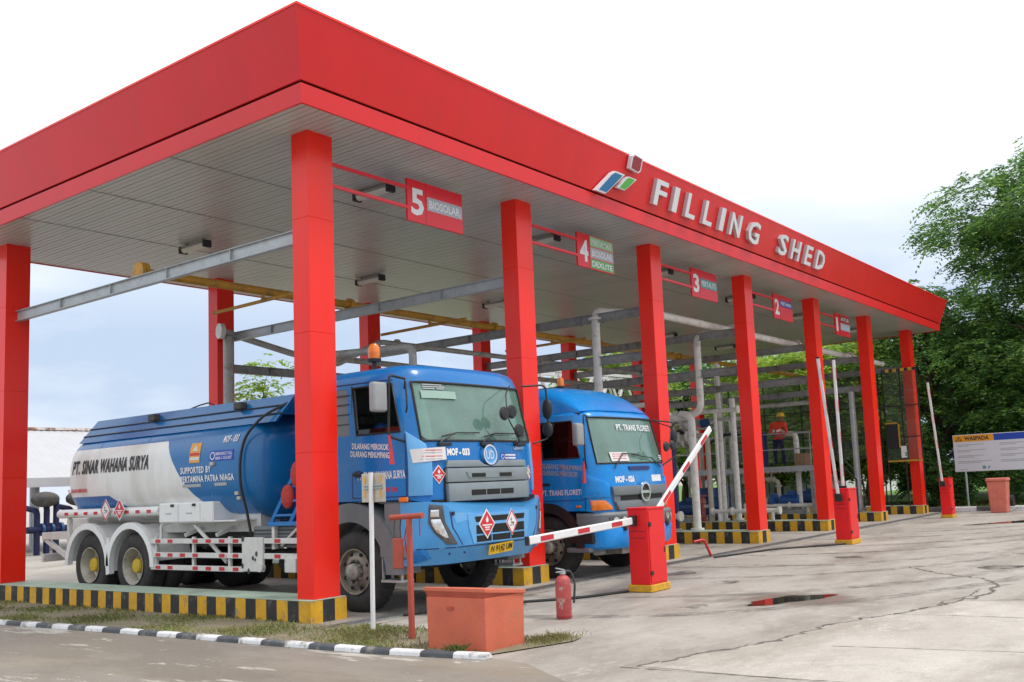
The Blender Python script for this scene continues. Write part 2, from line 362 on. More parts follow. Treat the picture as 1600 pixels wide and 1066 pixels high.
def text(name, t, h, fn, m, parent, width=None, bold=.012, shear=0., ext=0., cutv=0, cutu=0, off=.004, centre=False, w=False, side=None, space=1.):
    V, F = txtgeo(t, h, width, bold, shear, ext, space)
    if centre: V[:, 0] -= V[:, 0].max() / 2
    me = bpy.data.meshes.new(name); me.from_pydata(V.tolist(), [], F); bm = bmesh.new(); bm.from_mesh(me)
    def cut(ax, n):
        lo, hi = V[:, ax].min(), V[:, ax].max()
        for i in range(1, n + 1):
            co = [0, 0, 0]; no = [0, 0, 0]; co[ax] = lo + (hi - lo) * i / (n + 1); no[ax] = 1
            bmesh.ops.bisect_plane(bm, geom=bm.verts[:] + bm.edges[:] + bm.faces[:], plane_co=co, plane_no=no)
    if cutv: cut(1, cutv)
    if cutu: cut(0, cutu)
    o_ = Vector((0, 0, 0))
    if w and parent is not None:
        r = parent
        while r is not None: o_ += Vector(r.location); r = r.parent
    for v in bm.verts: v.co = Vector(fn(v.co.x, v.co.y, v.co.z + off)) - o_
    bm.to_mesh(me); bm.free(); me.materials.append(MATS[m])
    if side:
        me.materials.append(MATS[side]); nf = Vector(fn(0, 0, 1)) - Vector(fn(0, 0, 0)); nf.normalize()
        for p in me.polygons:
            if abs(p.normal.dot(nf)) < .7: p.material_index = 1
    o = bpy.data.objects.new(name, me); COL.objects.link(o); o.parent = parent
    return o
def rect(a0, a1, b0, b1): return [(a0, b0), (a1, b0), (a1, b1), (a0, b1)]
def panel(name, poly, fn, m, parent, t0=0., t1=.004, w=False, bevel=0):
    return MB().prism(poly, fn, t0, t1).build(name, m, parent, w=w, bevel=bevel)
def rrect(a0, a1, b0, b1, r, n=4):
    out = []
    for (cx, cy, s) in ((a1 - r, b0 + r, -90), (a1 - r, b1 - r, 0), (a0 + r, b1 - r, 90), (a0 + r, b0 + r, 180)):
        for i in range(n + 1): t = R(s + 90 * i / n); out.append((cx + r * math.cos(t), cy + r * math.sin(t)))
    return out
def disc(a, b, r, n=20, ry=None): return [(a + r * math.cos(2 * math.pi * i / n), b + (ry or r) * math.sin(2 * math.pi * i / n)) for i in range(n)]
def ringpart(name, outer, inner, fn, m, parent, t0, t1, w=False):
    mb = MB(); n = len(outer)
    V = [fn(*p, t1) for p in outer] + [fn(*p, t1) for p in inner] + [fn(*p, t0) for p in outer] + [fn(*p, t0) for p in inner]
    F = []
    for i in range(n):
        j = (i + 1) % n; F += [(i, j, n + j, n + i), (2 * n + i, i, n + i, 3 * n + i) if False else (i, 2 * n + i, 2 * n + j, j), (n + i, n + j, 3 * n + j, 3 * n + i), (2 * n + i, 3 * n + i, 3 * n + j, 2 * n + j)]
    return mb.add(V, F).build(name, m, parent, w=w)
# ================================================================== GROUND
def ground_mat(name='yard_concrete', kk=1.):
    m = bpy.data.materials.new(name); m.use_nodes = True; nt = m.node_tree; N = nt.nodes; L = nt.links.new
    b = N['Principled BSDF']; b.inputs['Specular IOR Level'].default_value = .4
    tc = N.new('ShaderNodeTexCoord'); V = tc.outputs['Object']
    def noise(sc, det=7, ro=.65, st=None):
        n = N.new('ShaderNodeTexNoise'); n.inputs['Scale'].default_value = sc; n.inputs['Detail'].default_value = det; n.inputs['Roughness'].default_value = ro
        v = V
        if st: mp = N.new('ShaderNodeMapping'); mp.inputs['Scale'].default_value = st; mp.inputs['Rotation'].default_value = (0, 0, R(35)); L(V, mp.inputs[0]); v = mp.outputs[0]
        L(v, n.inputs['Vector']); return n.outputs[0]
    def ramp(x, a, c): r = N.new('ShaderNodeMapRange'); r.inputs[1].default_value = a; r.inputs[2].default_value = c; L(x, r.inputs[0]); return r.outputs[0]
    def mix(f, a, c, k=1.):
        x = N.new('ShaderNodeMixRGB'); L(a, x.inputs[1])
        if k != 1.: q = N.new('ShaderNodeMath'); q.operation = 'MULTIPLY'; q.inputs[1].default_value = k; L(f, q.inputs[0]); f = q.outputs[0]
        L(f, x.inputs[0]); x.inputs[2].default_value = (*[min(.8, q_ * kk) for q_ in c], 1); return x.outputs[0]
    base = N.new('ShaderNodeRGB'); base.outputs[0].default_value = (.37 * kk, .345 * kk, .31 * kk, 1); c = base.outputs[0]
    c = mix(ramp(noise(.45, 8, .7), .42, .68), c, (.47, .445, .405))
    c = mix(ramp(noise(.22, 8, .72, (1, 2.6, 1)), .48, .64), c, (.25, .225, .19), .85)
    c = mix(ramp(noise(1.6, 8, .75), .54, .70), c, (.22, .20, .175), .65)
    c = mix(ramp(noise(.8, 9, .78, (1, 1.8, 1)), .585, .63), c, (.50, .475, .43), .6)
    c = mix(ramp(noise(3.1, 9, .78), .60, .66), c, (.20, .18, .155), .5)
    c = mix(ramp(noise(.55, 9, .8), .64, .67), c, (.16, .145, .125), .55)
    c = mix(ramp(noise(9, 5, .7), .56, .66), c, (.52, .49, .44), .4)
    c = mix(ramp(noise(45, 4, .7), .56, .64), c, (.17, .155, .135), .45)
    c = mix(ramp(noise(110, 3, .6), .58, .66), c, (.56, .53, .48), .4)
    # damp patch round the puddle
    dm = N.new('ShaderNodeVectorMath'); dm.operation = 'SUBTRACT'; dm.inputs[1].default_value = (3.3, -4.72, 0); L(V, dm.inputs[0])
    sc = N.new('ShaderNodeVectorMath'); sc.operation = 'MULTIPLY'; sc.inputs[1].default_value = (.8, .62, 0); L(dm.outputs[0], sc.inputs[0])
    ln = N.new('ShaderNodeVectorMath'); ln.operation = 'LENGTH'; L(sc.outputs[0], ln.inputs[0])
    ad = N.new('ShaderNodeMath'); ad.operation = 'MULTIPLY_ADD'; ad.inputs[1].default_value = 1.5; L(noise(1.3, 6), ad.inputs[0]); L(ln.outputs['Value'], ad.inputs[2])
    wet = N.new('ShaderNodeMapRange'); wet.inputs[1].default_value = 1.45; wet.inputs[2].default_value = 1.05; L(ad.outputs[0], wet.inputs[0])
    c = mix(wet.outputs[0], c, (.15, .135, .115), .75)
    L(c, b.inputs['Base Color'])
    rr = N.new('ShaderNodeMapRange'); rr.inputs[1].default_value = .4; rr.inputs[2].default_value = .65; rr.inputs[3].default_value = .82; rr.inputs[4].default_value = .48
    L(noise(.22, 8, .72, (1, 2.6, 1)), rr.inputs[0])
    r2 = N.new('ShaderNodeMixRGB'); L(wet.outputs[0], r2.inputs[0]); L(rr.outputs[0], r2.inputs[1]); r2.inputs[2].default_value = (.3, .3, .3, 1); L(r2.outputs[0], b.inputs['Roughness'])
    bp = N.new('ShaderNodeBump'); bp.inputs['Strength'].default_value = .25; bp.inputs['Distance'].default_value = .015; L(noise(35, 6, .7), bp.inputs['Height']); L(bp.outputs[0], b.inputs['Normal'])
    MATS[name] = m
ground_mat(); ground_mat('slab_concrete', 1.22)
def road_mat():
    m = mat('road_worn', (.265, .24, .205), .6, var=.22, scale=.9, bump=.35, bscale=45, dirt=(.27, .235, .18), dscale=.8, dlo=.47, dhi=.62, stretch=(1, .45, 1))
    nt = m.node_tree; N = nt.nodes; L = nt.links.new; b = N['Principled BSDF']; src = b.inputs['Base Color'].links[0].from_socket
    tc = N.new('ShaderNodeTexCoord')
    for sc, st, lo, hi, col, k in ((.35, (1.2, .5, 1), .47, .56, (.185, .16, .13), .7), (1.1, (1.3, .25, 1), .585, .62, (.52, .50, .45), .85), (2.6, (1, .5, 1), .62, .65, (.56, .54, .49), .8), (16, (1, 1, 1), .60, .66, (.42, .39, .33), .6), (80, (1, 1, 1), .56, .66, (.08, .065, .05), .6)):
        mp = N.new('ShaderNodeMapping'); mp.inputs['Scale'].default_value = st; mp.inputs['Rotation'].default_value = (0, 0, R(-20)); no = N.new('ShaderNodeTexNoise'); no.inputs['Scale'].default_value = sc; no.inputs['Detail'].default_value = 9; no.inputs['Roughness'].default_value = .7
        L(tc.outputs['Object'], mp.inputs[0]); L(mp.outputs[0], no.inputs['Vector']); r = N.new('ShaderNodeMapRange'); r.inputs[1].default_value = lo; r.inputs[2].default_value = hi; r.inputs[4].default_value = k; L(no.outputs[0], r.inputs[0])
        x = N.new('ShaderNodeMixRGB'); L(r.outputs[0], x.inputs[0]); L(src, x.inputs[1]); x.inputs[2].default_value = (*col, 1); src = x.outputs[0]
    L(src, b.inputs['Base Color'])
road_mat()
def sheet(name, poly, z, m, kind='structure', parent=None):
    mb = MB(); mb.add([(x, y, z) for x, y in poly], [tuple(range(len(poly)))])
    o = mb.build(name, m, parent, w=True) if parent else mb.build(name, m, loc=(0, 0, z))
    if kind and not parent: o['kind'] = kind
    return o
ground = sheet('ground', [(-300, -300), (700, -300), (700, 700), (-300, 700)], 0, 'yard_concrete')
road = sheet('road', [(-60, -60), (-3.2, -60), (-2.0, -5.6), (-1.75, -5.0), (-1.28, -4.25), (-1.22, -3.85), (-1.45, -2.6), (-1.55, -.8), (-1.66, 1.5), (-1.84, 4.4), (-2.1, 8.4), (-2.4, 14), (-60, 14)], .004, 'road_worn')
lawn = sheet('lawn', [(26.2, -60), (200, -60), (200, 80), (26.2, 80)], .02, 'lawn')
verge = sheet('verge', [(-1.28, -3.6), (-.9, -3.75), (-.2, -3.98), (.0, -3.93), (.07, -3.8), (-.02, -3.62), (-.12, -3.3), (-.2, -2.6), (-.1, -1.8), (-.16, -1.2), (-.05, -.9), (-.3, -.5), (-.3, -.25), (-.3, 9.0), (-2.0, 9.0), (-1.66, 3.2), (-1.5, 1.5), (-1.42, -.8), (-1.32, -2.6)], .012, 'soil')
def ribbon(name, pts, w0, z, m, parent, jag=.3):
    r2 = random.Random(len(pts) * 13 + int(w0 * 1000)); P = []
    for i in range(len(pts) - 1):
        a, b = Vector(pts[i]), Vector(pts[i + 1]); n = max(2, int((b - a).length / .07))
        for k in range(n): P.append(a.lerp(b, k / n) + Vector((r2.uniform(-1, 1), r2.uniform(-1, 1))) * w0 * jag * (.5 + abs(math.sin(i * 2.3 + k * .31))))
    P.append(Vector(pts[-1])); V = []; F = []
    for i, p in enumerate(P):
        d = P[min(i + 1, len(P) - 1)] - P[max(i - 1, 0)]; n = Vector((-d.y, d.x)).normalized(); ww = w0 * max(.12, r2.gauss(.55, .4)) * .5
        V += [(p.x + n.x * ww, p.y + n.y * ww, z), (p.x - n.x * ww, p.y - n.y * ww, z)]
    F = [(2 * i, 2 * i + 1, 2 * i + 3, 2 * i + 2) for i in range(len(P) - 1)]
    return MB().add(V, F).build(name, m, parent, w=True)
CR = [(-1.0, -5.2), (-.25, -5.45), (.4, -5.74), (1.0, -5.82), (1.66, -5.87), (2.5, -6.25), (3.2, -6.5), (3.68, -6.6)]
sheet('slab', CR + [(4.6, -9.6), (.2, -9.6), (-1.0, -7.4)], .0025, 'slab_concrete', parent=ground)
ribbon('crack', [(-1.0, -5.2), (-.25, -5.45), (.4, -5.74), (1.0, -5.82), (1.66, -5.87), (2.5, -6.25), (3.2, -6.5), (3.68, -6.6), (4.6, -6.75), (5.31, -6.67), (6.0, -6.36), (6.6, -5.6), (7.5, -4.9)], .055, .004, 'crack', ground, .8)
ribbon('crack', [(2.5, -6.25), (2.6, -7.5), (2.7, -9)], .02, .004, 'crack', ground)
ribbon('crack', [(5.31, -6.67), (5.9, -7.3), (6.3, -7.6)], .03, .004, 'crack', ground, .8)
ribbon('crack', [(3.2, -6.5), (3.6, -6.42), (4.2, -6.6), (4.9, -6.55)], .03, .0045, 'crack', ground, .9)
ribbon('joint', [(.44, -6.33), (.7, -7.85), (.95, -9.5)], .02, .004, 'joint', ground, .1)
ribbon('joint', [(7.45, -1.7), (7.6, -4.96), (7.9, -6.5), (8.3, -11)], .025, .004, 'joint', ground, .1)
ribbon('joint', [(3.68, -6.6), (4.4, -7.9), (5.2, -9.5)], .018, .004, 'joint', ground, .3)
ribbon('joint', [(14.9, -1.6), (15.4, -6), (15.9, -12)], .03, .004, 'joint', ground, .1)
ribbon('joint', [(-.6, -1.0), (8, -1.06), (16, -1.08), (26, -1.1)], .02, .004, 'joint', ground, .1)
ribbon('joint', [(-1.1, -5.1), (-.95, -7), (-.8, -10)], .02, .004, 'joint', ground, .2)
# tyre marks swinging out of the bays, oil drips
def curve_strip(name, pts, w0, z, m):
    P = [Vector(p) for p in pts]; Q = []
    for i in range(len(P) - 1):
        p0, p1, p2, p3 = P[max(i - 1, 0)], P[i], P[i + 1], P[min(i + 2, len(P) - 1)]
        for k in range(12):
            t = k / 12; Q.append(.5 * ((2 * p1) + (p2 - p0) * t + (2 * p0 - 5 * p1 + 4 * p2 - p3) * t * t + (3 * p1 - p0 - 3 * p2 + p3) * t ** 3))
    Q.append(P[-1]); V = []
    for i, p in enumerate(Q):
        d = Q[min(i + 1, len(Q) - 1)] - Q[max(i - 1, 0)]; n = Vector((-d.y, d.x)).normalized() * w0 / 2; V += [(p.x + n.x, p.y + n.y, z), (p.x - n.x, p.y - n.y, z)]
    MB().add(V, [(2 * i, 2 * i + 1, 2 * i + 3, 2 * i + 2) for i in range(len(Q) - 1)]).build(name, m, ground, w=True)
for k, (xa, bend) in enumerate(((.85, 5.), (2.75, 5.2), (5.1, 6.5), (6.9, 6.7), (9.3, 8.), (11.2, 8.2), (13.5, 9), (15.4, 9.2))):
    curve_strip('tyre_mark', [(xa, 4.5), (xa, 0), (xa + .15, -2.2), (xa + bend * .28, -4.6), (xa + bend, -6.6), (xa + bend * 2.2, -7.6)], .26, .0032 + .0003 * k, 'tyre_film')
for k, (x, y, r_) in enumerate(((1.8, -1.5, .35), (2.0, 2.5, .5), (5.9, -1.6, .4), (6.1, 3, .6), (10.3, -1.3, .3), (10.4, 2, .7), (14.6, 1.5, .7), (4.9, -3.1, .22), (2.4, -3.9, .18), (9.0, -3.4, .3), (18.8, 1, .8), (7.6, -6.2, .35))):
    MB().add([(x + r_ * (1 + .25 * math.sin(3 * t + k)) * math.cos(t), y + r_ * .8 * (1 + .25 * math.sin(2 * t + 2 * k)) * math.sin(t), .0058) for t in [2 * math.pi * i / 28 for i in range(28)]], [tuple(range(28))]).build('oil_stain', 'oil_film', ground, w=True)
# puddles
def water_mat():
    m = bpy.data.materials.new('water'); m.use_nodes = True; b = m.node_tree.nodes['Principled BSDF']
    b.inputs['Base Color'].default_value = (.035, .03, .025, 1); b.inputs['Roughness'].default_value = .03; b.inputs['IOR'].default_value = 1.33; b.inputs['Specular IOR Level'].default_value = .5
    MATS['water'] = m
water_mat()
def puddle(c, a, b, rot, seed, label):
    r2 = random.Random(seed); ph = [r2.uniform(0, 6.3) for _ in range(4)]; P = []
    for i in range(56):
        t = 2 * math.pi * i / 56; k = 1 + .16 * math.sin(2 * t + ph[0]) + .14 * math.sin(3 * t + ph[1]) + .09 * math.sin(5 * t + ph[2]) + .06 * math.sin(9 * t + ph[3])
        x, y = a * k * math.cos(t), b * k * math.sin(t); P.append((c[0] + x * math.cos(rot) - y * math.sin(rot), c[1] + x * math.sin(rot) + y * math.cos(rot), .0045))
    o = MB().add(P, [tuple(range(56))]).build('puddle', 'water'); tag(o, label, 'puddle', kind='structure')
puddle((3.32, -4.70), .56, .27, R(-25), 3, 'dark rain puddle on the concrete yard in front of the near barrier')
puddle((20.5, -5.1), 2.6, .55, R(-40), 5, 'long shallow rain puddle far across the yard near the bin')

# trench drain in front of the islands
td = thing('trench_drain', 'dark steel grated trench drain across the yard before the loading islands', 'drain', (12, -.68, 0))
MB().box(-.6, 26.2, -.80, -.56, .002, .006).build('channel', 'dark', td, w=True)
mb = MB(); mb.box(-.6, 26.2, -.835, -.80, .002, .014); mb.box(-.6, 26.2, -.56, -.525, .002, .014); mb.build('frame', 'steel_grey', td, w=True)
mb = MB()
for i in range(420): x = -.58 + i * .0637; mb.box(x, x + .022, -.798, -.562, .006, .012)
tag(mb.build('grate_bars', 'steel_grey', td, w=True), kind='stuff')

# ================================================================== LOADING ISLANDS
COLX = [4.2 * i for i in range(7)]
YB = 8.07; ZI = .27; ZC = 6.15
lab = ['striped loading island in front of the first tanker, beside the grass verge', 'striped loading island between the two tanker trucks', 'striped loading island on the far side of the second tanker',
       'striped loading island under the fourth red column from the near corner', 'striped loading island under the fifth red column, behind the second barrier', 'striped loading island under the sixth red column', 'farthest striped loading island under the last red column']
for i, x in enumerate(COLX):
    x0, x1, y0, y1 = (-.30, .26, -.20, 8.55) if i == 0 else (x - .42, x + .22, -.20, 8.55)
    t = thing('loading_island', lab[i], 'island', ((x0 + x1) / 2, (y0 + y1) / 2, 0), group='striped loading islands')
    mb = MB(); mb.box(x0 + .006, x1 - .006, y0 + .006, y1 - .006, 0, ZI - .006, 0); mb.build('core', 'concrete', t, w=True)
    MB().box(x0, x1, y0, y1, ZI - .006, ZI + .004).build('top_slab', 'green_top', t, w=True, bevel=.006)
    # painted kerb faces: alternating yellow and black stripes round the edge
    mb = MB()
    def strip(a, b, vert):
        Ln = abs(b - a); n = max(3, int(round(Ln / .21)))
        for k in range(n):
            p0, p1 = a + (b - a) * k / n, a + (b - a) * (k + 1) / n; mi = k % 2
            if vert == 'L': mb.box(x0 - .004, x0 + .01, min(p0, p1), max(p0, p1), 0, ZI - .008, mi)
            if vert == 'R': mb.box(x1 - .01, x1 + .004, min(p0, p1), max(p0, p1), 0, ZI - .008, mi)
            if vert == 'F': mb.box(p0, p1, y0 - .004, y0 + .01, 0, ZI - .008, mi)
            if vert == 'B': mb.box(p0, p1, y1 - .01, y1 + .004, 0, ZI - .008, mi)
    for s_ in 'LR': strip(y0, y1, s_)
    for s_ in 'FB': strip(x0, x1, s_)
    mb.build('kerb_stripes', ['yellow_paint', 'black_paint'], t, w=True)

# black and white kerb along the verge
kb = thing('kerb', 'black and white painted kerb along the near grass verge', 'kerb', (-1.5, 2, 0))
KP = [(-1.24, -3.80), (-1.33, -3.2), (-1.41, -2.63), (-1.50, -.8), (-1.60, 1.5), (-1.78, 4.4), (-2.05, 8.2), (-2.5, 13)]
def alongpts(P, step):
    out = [Vector(P[0])]; acc = 0
    for i in range(len(P) - 1):
        a, b = Vector(P[i]), Vector(P[i + 1]); l = (b - a).length; d = (b - a) / l; pos = step - acc
        while pos <= l: out.append(a + d * pos); pos += step
        acc = l - (pos - step)
    return out
def kerbrun(P, step, parent, w0=.15, h=.13, flip=0, m=('kerb_white', 'kerb_black')):
    Q = alongpts(P, step)
    for i in range(len(Q) - 1):
        a, b = Q[i], Q[i + 1]; d = (b - a).normalized(); n = Vector((-d.y, d.x)); a = a + d * .004; b = b - d * .004
        mb = MB()
        def sec(p):
            return [(p.x + n.x * w0 / 2, p.y + n.y * w0 / 2, 0), (p.x - n.x * w0 / 2, p.y - n.y * w0 / 2, 0), (p.x - n.x * w0 * .36, p.y - n.y * w0 * .36, h * .62), (p.x - n.x * w0 * .2, p.y - n.y * w0 * .2, h), (p.x + n.x * w0 * .32, p.y + n.y * w0 * .32, h), (p.x + n.x * w0 * .44, p.y + n.y * w0 * .44, h * .8)]
        A, B = sec(a), sec(b); mb.loft([A, B], cap=(True, True)); mb.build('kerb_stone', m[(i + flip) % 2], parent, w=True, bevel=.008)
kerbrun(KP, .36, kb, .14, .058)
kr = thing('kerb', 'black and white painted kerb along the far lawn', 'kerb', (26, 0, 0))
kerbrun([(25.98, -16), (25.98, 14)], .8, kr, .2, .16)

# ================================================================== SHED
shed = thing('filling_shed', 'large red flat-roofed filling shed canopy on two rows of red square columns', 'shed', (12.6, YB / 2, 0))
CW, CD_ = .203, .158
for j, y in enumerate((0, YB)):
    for i, x in enumerate(COLX):
        cz = [ZI + .004, 2.05 + .1 * (i % 3), 3.55, 5.02, ZC + .02]
        c = None
        for k in range(4):
            mb = MB().box(x - CW, x + CW, y - CD_, y + CD_, cz[k] + (.0006 if k else 0), cz[k + 1] - .0006)
            if k == 0: c = mb.build('column', 'red_panel', shed, w=True, bevel=.003)
            else: mb.build('cladding_panel', 'red_panel', c, w=True, bevel=.003)
        MB().box(x - CW + .012, x + CW - .012, y - CD_ + .012, y + CD_ - .012, cz[0], cz[-1] - .03).build('core', 'logo_red', c, w=True)
X0, X1, Y0_, Y1_ = -.83, 26.3, -.83, YB + .95
def ringz(d, z): return [(X0 - d, Y0_ - d, z), (X1 + d, Y0_ - d, z), (X1 + d, Y1_ + d, z), (X0 - d, Y1_ + d, z)]
def band(name, d0, z0, d1, z1, m, th=.03, parent=shed):
    A, B = ringz(d0, z0), ringz(d1, z1); Ai, Bi = ringz(d0 - th, z0), ringz(d1 - th, z1)
    for k, nm in enumerate(('front', 'right', 'back', 'left')):
        j = (k + 1) % 4
        mb = MB(); mb.hexa([A[k], A[j], Ai[j], Ai[k]], [B[k], B[j], Bi[j], Bi[k]]); o = mb.build(name, m, parent, w=True)
band('lower_fascia', 0, ZC - .02, .02, ZC + .215, 'red_fascia')
band('shadow_gap', -.03, ZC + .2, -.03, ZC + .27, 'dark', .02)
band('upper_fascia', .035, ZC + .245, .26, 7.16, 'red_fascia')
MB().hexa(ringz(.23, 7.10), ringz(.23, 7.14)).build('roof_deck', 'galv', shed, w=True)
band('top_trim', .27, 7.161, .27, 7.19, 'red_panel', .12)
# panel seams on the fascia
# ceiling of narrow metal strips running front to back
mb = MB(); n = 0; x = X0 + .035
while x < X1 - .13:
    mb.box(x, x + .088, Y0_ + .03, Y1_ - .03, ZC - .004 - .002 * (n % 2), ZC + .012); x += .10; n += 1
tag(mb.build('ceiling_strips', 'ceiling', shed, w=True), kind='stuff')
MB().box(X0 + .02, X1 - .02, Y0_ + .02, Y1_ - .02, ZC + .02, ZC + .03).build('ceiling_backing', 'steel_grey', shed, w=True)
mb = MB()
for y in (1.95, 4.05, 6.15): mb.box(X0 + .04, X1 - .04, y, y + .025, ZC - .010, ZC - .0065)
mb.build('ceiling_joints', 'steel_grey', shed, w=True)

# raised letters on the front fascia
fp0 = Vector((0, Y0_ - .035, ZC + .245)); fp1 = Vector((0, Y0_ - .26, 7.16)); fv = (fp1 - fp0).normalized()
ffn = plane((0, fp0.y, fp0.z), (1, 0, 0), fv)
ls = thing('lettering', 'raised white block letters reading FILLING SHED on the front fascia', 'sign', (11, -1.0, 6.5))
LX = [('F', 6.93, .52), ('I', 7.63, .22), ('L', 8.12, .46), ('L', 8.83, .46), ('I', 9.55, .22), ('N', 9.98, .60), ('G', 10.82, .68), ('S', 12.44, .58), ('H', 13.16, .60), ('E', 13.98, .50), ('D', 14.66, .66)]
for ch, x, ww in LX:
    text('letter', ch, .46, lambda a, b, t, x=x, ww=ww: ffn(x + ww * .1 + a, .165 + b, t), 'letter_face', ls, width=ww * .8, bold=.02, ext=.08, off=.045, w=True, side='letter_side')
lg = thing('emblem', 'slanted emblem of blue, green and dark red tiles on the front fascia', 'emblem', (5.7, -1.0, 6.4))
def tile(poly, m):
    cx = sum(p[0] for p in poly) / len(poly); cy = sum(p[1] for p in poly) / len(poly); zz = lambda p: (p[0], (p[1] - fp0.z) / fv.z)
    poly = [(cx + (p[0] - cx) * .85, cy + (p[1] - cy) * .88) for p in poly]
    o = panel('tile', [zz(p) for p in poly], ffn, 'letter_face', lg, .02, .10, w=True)
    panel('face', [zz((cx + (p[0] - cx) * .8, cy + (p[1] - cy) * .86)) for p in poly], ffn, m, o, .1, .106, w=True)
tile([(5.10, 6.37), (5.42, 6.37), (5.52, 6.44), (5.98, 6.84), (5.66, 6.84), (5.54, 6.78)], 'logo_blue')
tile([(5.72, 6.55), (5.98, 6.55), (6.06, 6.60), (6.34, 6.83), (6.06, 6.83), (5.97, 6.78)], 'logo_green')
tile([(6.0, 6.93), (6.33, 6.91), (6.40, 6.96), (6.40, 7.20), (6.07, 7.22), (6.0, 7.17)], 'logo_red')

# bay signs on twin rods
BAY = [(5, 0, [('BIOSOLAR', 'silver_tag', .22, .42)]), (4, 1, [('PERTAMAX', 'green_tag_pale', .42, .60), ('BIOSOLAR', 'silver_tag', .21, .40), ('DEXLITE', 'green_tag', .02, .19)]), (3, 2, [('PERTALITE', 'tag_teal', .24, .44)]), (2, 3, [('PERTAMAX', 'blue_sign', .34, .50)]), (1, 4, [('AVTUR', 'logo_red', .40, .57), ('BIOSOLAR', 'tag_blue_pale', .16, .36)])]
for num, b, tags in BAY:
    x = COLX[b]; sx = x + 1.67
    nm = {5: 'nearest', 4: 'second nearest', 3: 'middle', 2: 'fourth', 1: 'farthest'}[num]
    t = thing('bay_sign', f'red hanging bay sign with a white number {num}, {nm} along the front', 'sign', (sx + .6, -.02, 5.36), group='bay number signs')
    MB().box(sx, sx + 1.17, -.04, 0, 5.36, 5.98).build('board', 'red_sign', t, w=True, bevel=.004)
    fn = plane((sx, -.04, 5.36), (1, 0, 0), (0, 0, 1))
    text('numeral', str(num), .38, lambda a, bb, tt: fn(.07 + a, .12 + bb, tt), 'ink_white', t, width=.26 if num != 1 else .13, bold=.03, w=True)
    for s_, m_, z0, z1 in tags:
        p = panel('tag', rect(.40, 1.15, z0, z1), fn, m_, t, .001, .004, w=True)
        text('tag_text', s_, (z1 - z0) * .6, lambda a, bb, tt, z0=z0, z1=z1: fn(.44 + a, z0 + (z1 - z0) * .2 + bb, tt), 'ink_white', p, width=.66, bold=.02, off=.0075, w=True)
    MB().box(sx + .37, sx + .376, -.0425, -.04, 5.365, 5.975).build('divider', 'logo_red', t, w=True)
    for z in (5.84, 5.55): MB().box(x + CW, sx, -.045, -.005, z - .022, z + .022).build('rod', 'red_sign', t, w=True)

# ceiling lamps
LAMPS = [(x + 2.0, y) for x in COLX[:6] for y in (1.0, 5.65)]
first = None
for k, (x, y) in enumerate(LAMPS):
    lb = f"slim ceiling lamp with dark end caps, {['front', 'rear'][k % 2]} row above {['the first tanker', 'the second tanker', 'the third bay', 'the fourth bay', 'the fifth bay', 'the last bay'][k // 2]}"
    if first is None:
        first = thing('ceiling_lamp', lb, 'lamp', (x, y, ZC - .16), group='ceiling lamps')
        mb = MB().box(-.075, .075, -.36, .36, .075, .12); mb.build('housing', 'steel_grey', first, bevel=.01)
        mb = MB().prism([(-.07, .07), (-.055, .03), (-.02, .008), (.02, .008), (.055, .03), (.07, .07)], lambda a, b, t: (a, t, b), -.33, .33); mb.build('diffuser', 'diffuser', first, smooth=40)
        for s_ in (-1, 1):
            MB().box(-.08, .08, min(s_ * .33, s_ * .40), max(s_ * .33, s_ * .40), .0, .13).build('end_cap', 'black_plastic', first, bevel=.012)
            MB().box(-.02, .02, s_ * .25 - .02, s_ * .25 + .02, .119, .159).build('bracket', 'steel_grey', first)
        o = first
    else: o = copytree(first)
    o.location = (x, y, ZC - .165); o['label'] = lb

# steel beams between front and rear columns (channel sections with web stiffeners)
def channel(p, q, h=.17, fl=.09, th=.012, stiff=6, mb=None):
    mb = mb or MB(); p, q = Vector(p), Vector(q); d = (q - p).normalized(); a = Vector((d.y, -d.x, 0)).normalized()
    mb.beam(p, q, th, h); up = Vector((0, 0, h / 2))
    mb.beam(p + up + a * 0, q + up, fl, th); mb.beam(p - up, q - up, fl, th)
    for k in range(1, stiff):
        c = p.lerp(q, k / stiff); mb.beam(c - up, c + up, fl * .92, th, up=tuple(d))
    return mb
names = ['nearest, above the verge', 'between the two tankers', 'beyond the second tanker', 'at the fourth column', 'at the fifth column', 'at the sixth column', 'at the last column']
for i, x in enumerate(COLX):
    o = channel((x, CD_, 4.87), (x, YB - CD_, 4.87), stiff=5).build('cross_beam', 'galv' if i < 2 else 'steel_grey', loc=(x, YB / 2, 4.78))
    tag(o, f'grey steel cross beam from front to rear column, {names[i]}', 'beam', 'steel cross beams under the canopy')
# lower longitudinal rail of the pipe rack at the rear
for i in range(1, 6):
    o = channel((COLX[i] + CW, YB - .1, 4.25), (COLX[i + 1] - CW, YB - .1, 4.25), stiff=4).build('rack_beam', 'steel_grey')
    tag(o, f"dark steel rack beam between rear columns {i + 1} and {i + 2} counted from the left", 'beam', 'rear rack beams')
    if i > 1:
        o = channel((COLX[i], CD_, 3.98), (COLX[i], YB - CD_, 3.98), stiff=5).build('rack_beam', 'steel_grey')
        tag(o, f"lower dark steel beam from front to rear column, column pair {i + 1} from the near end", 'beam', 'lower rack beams')

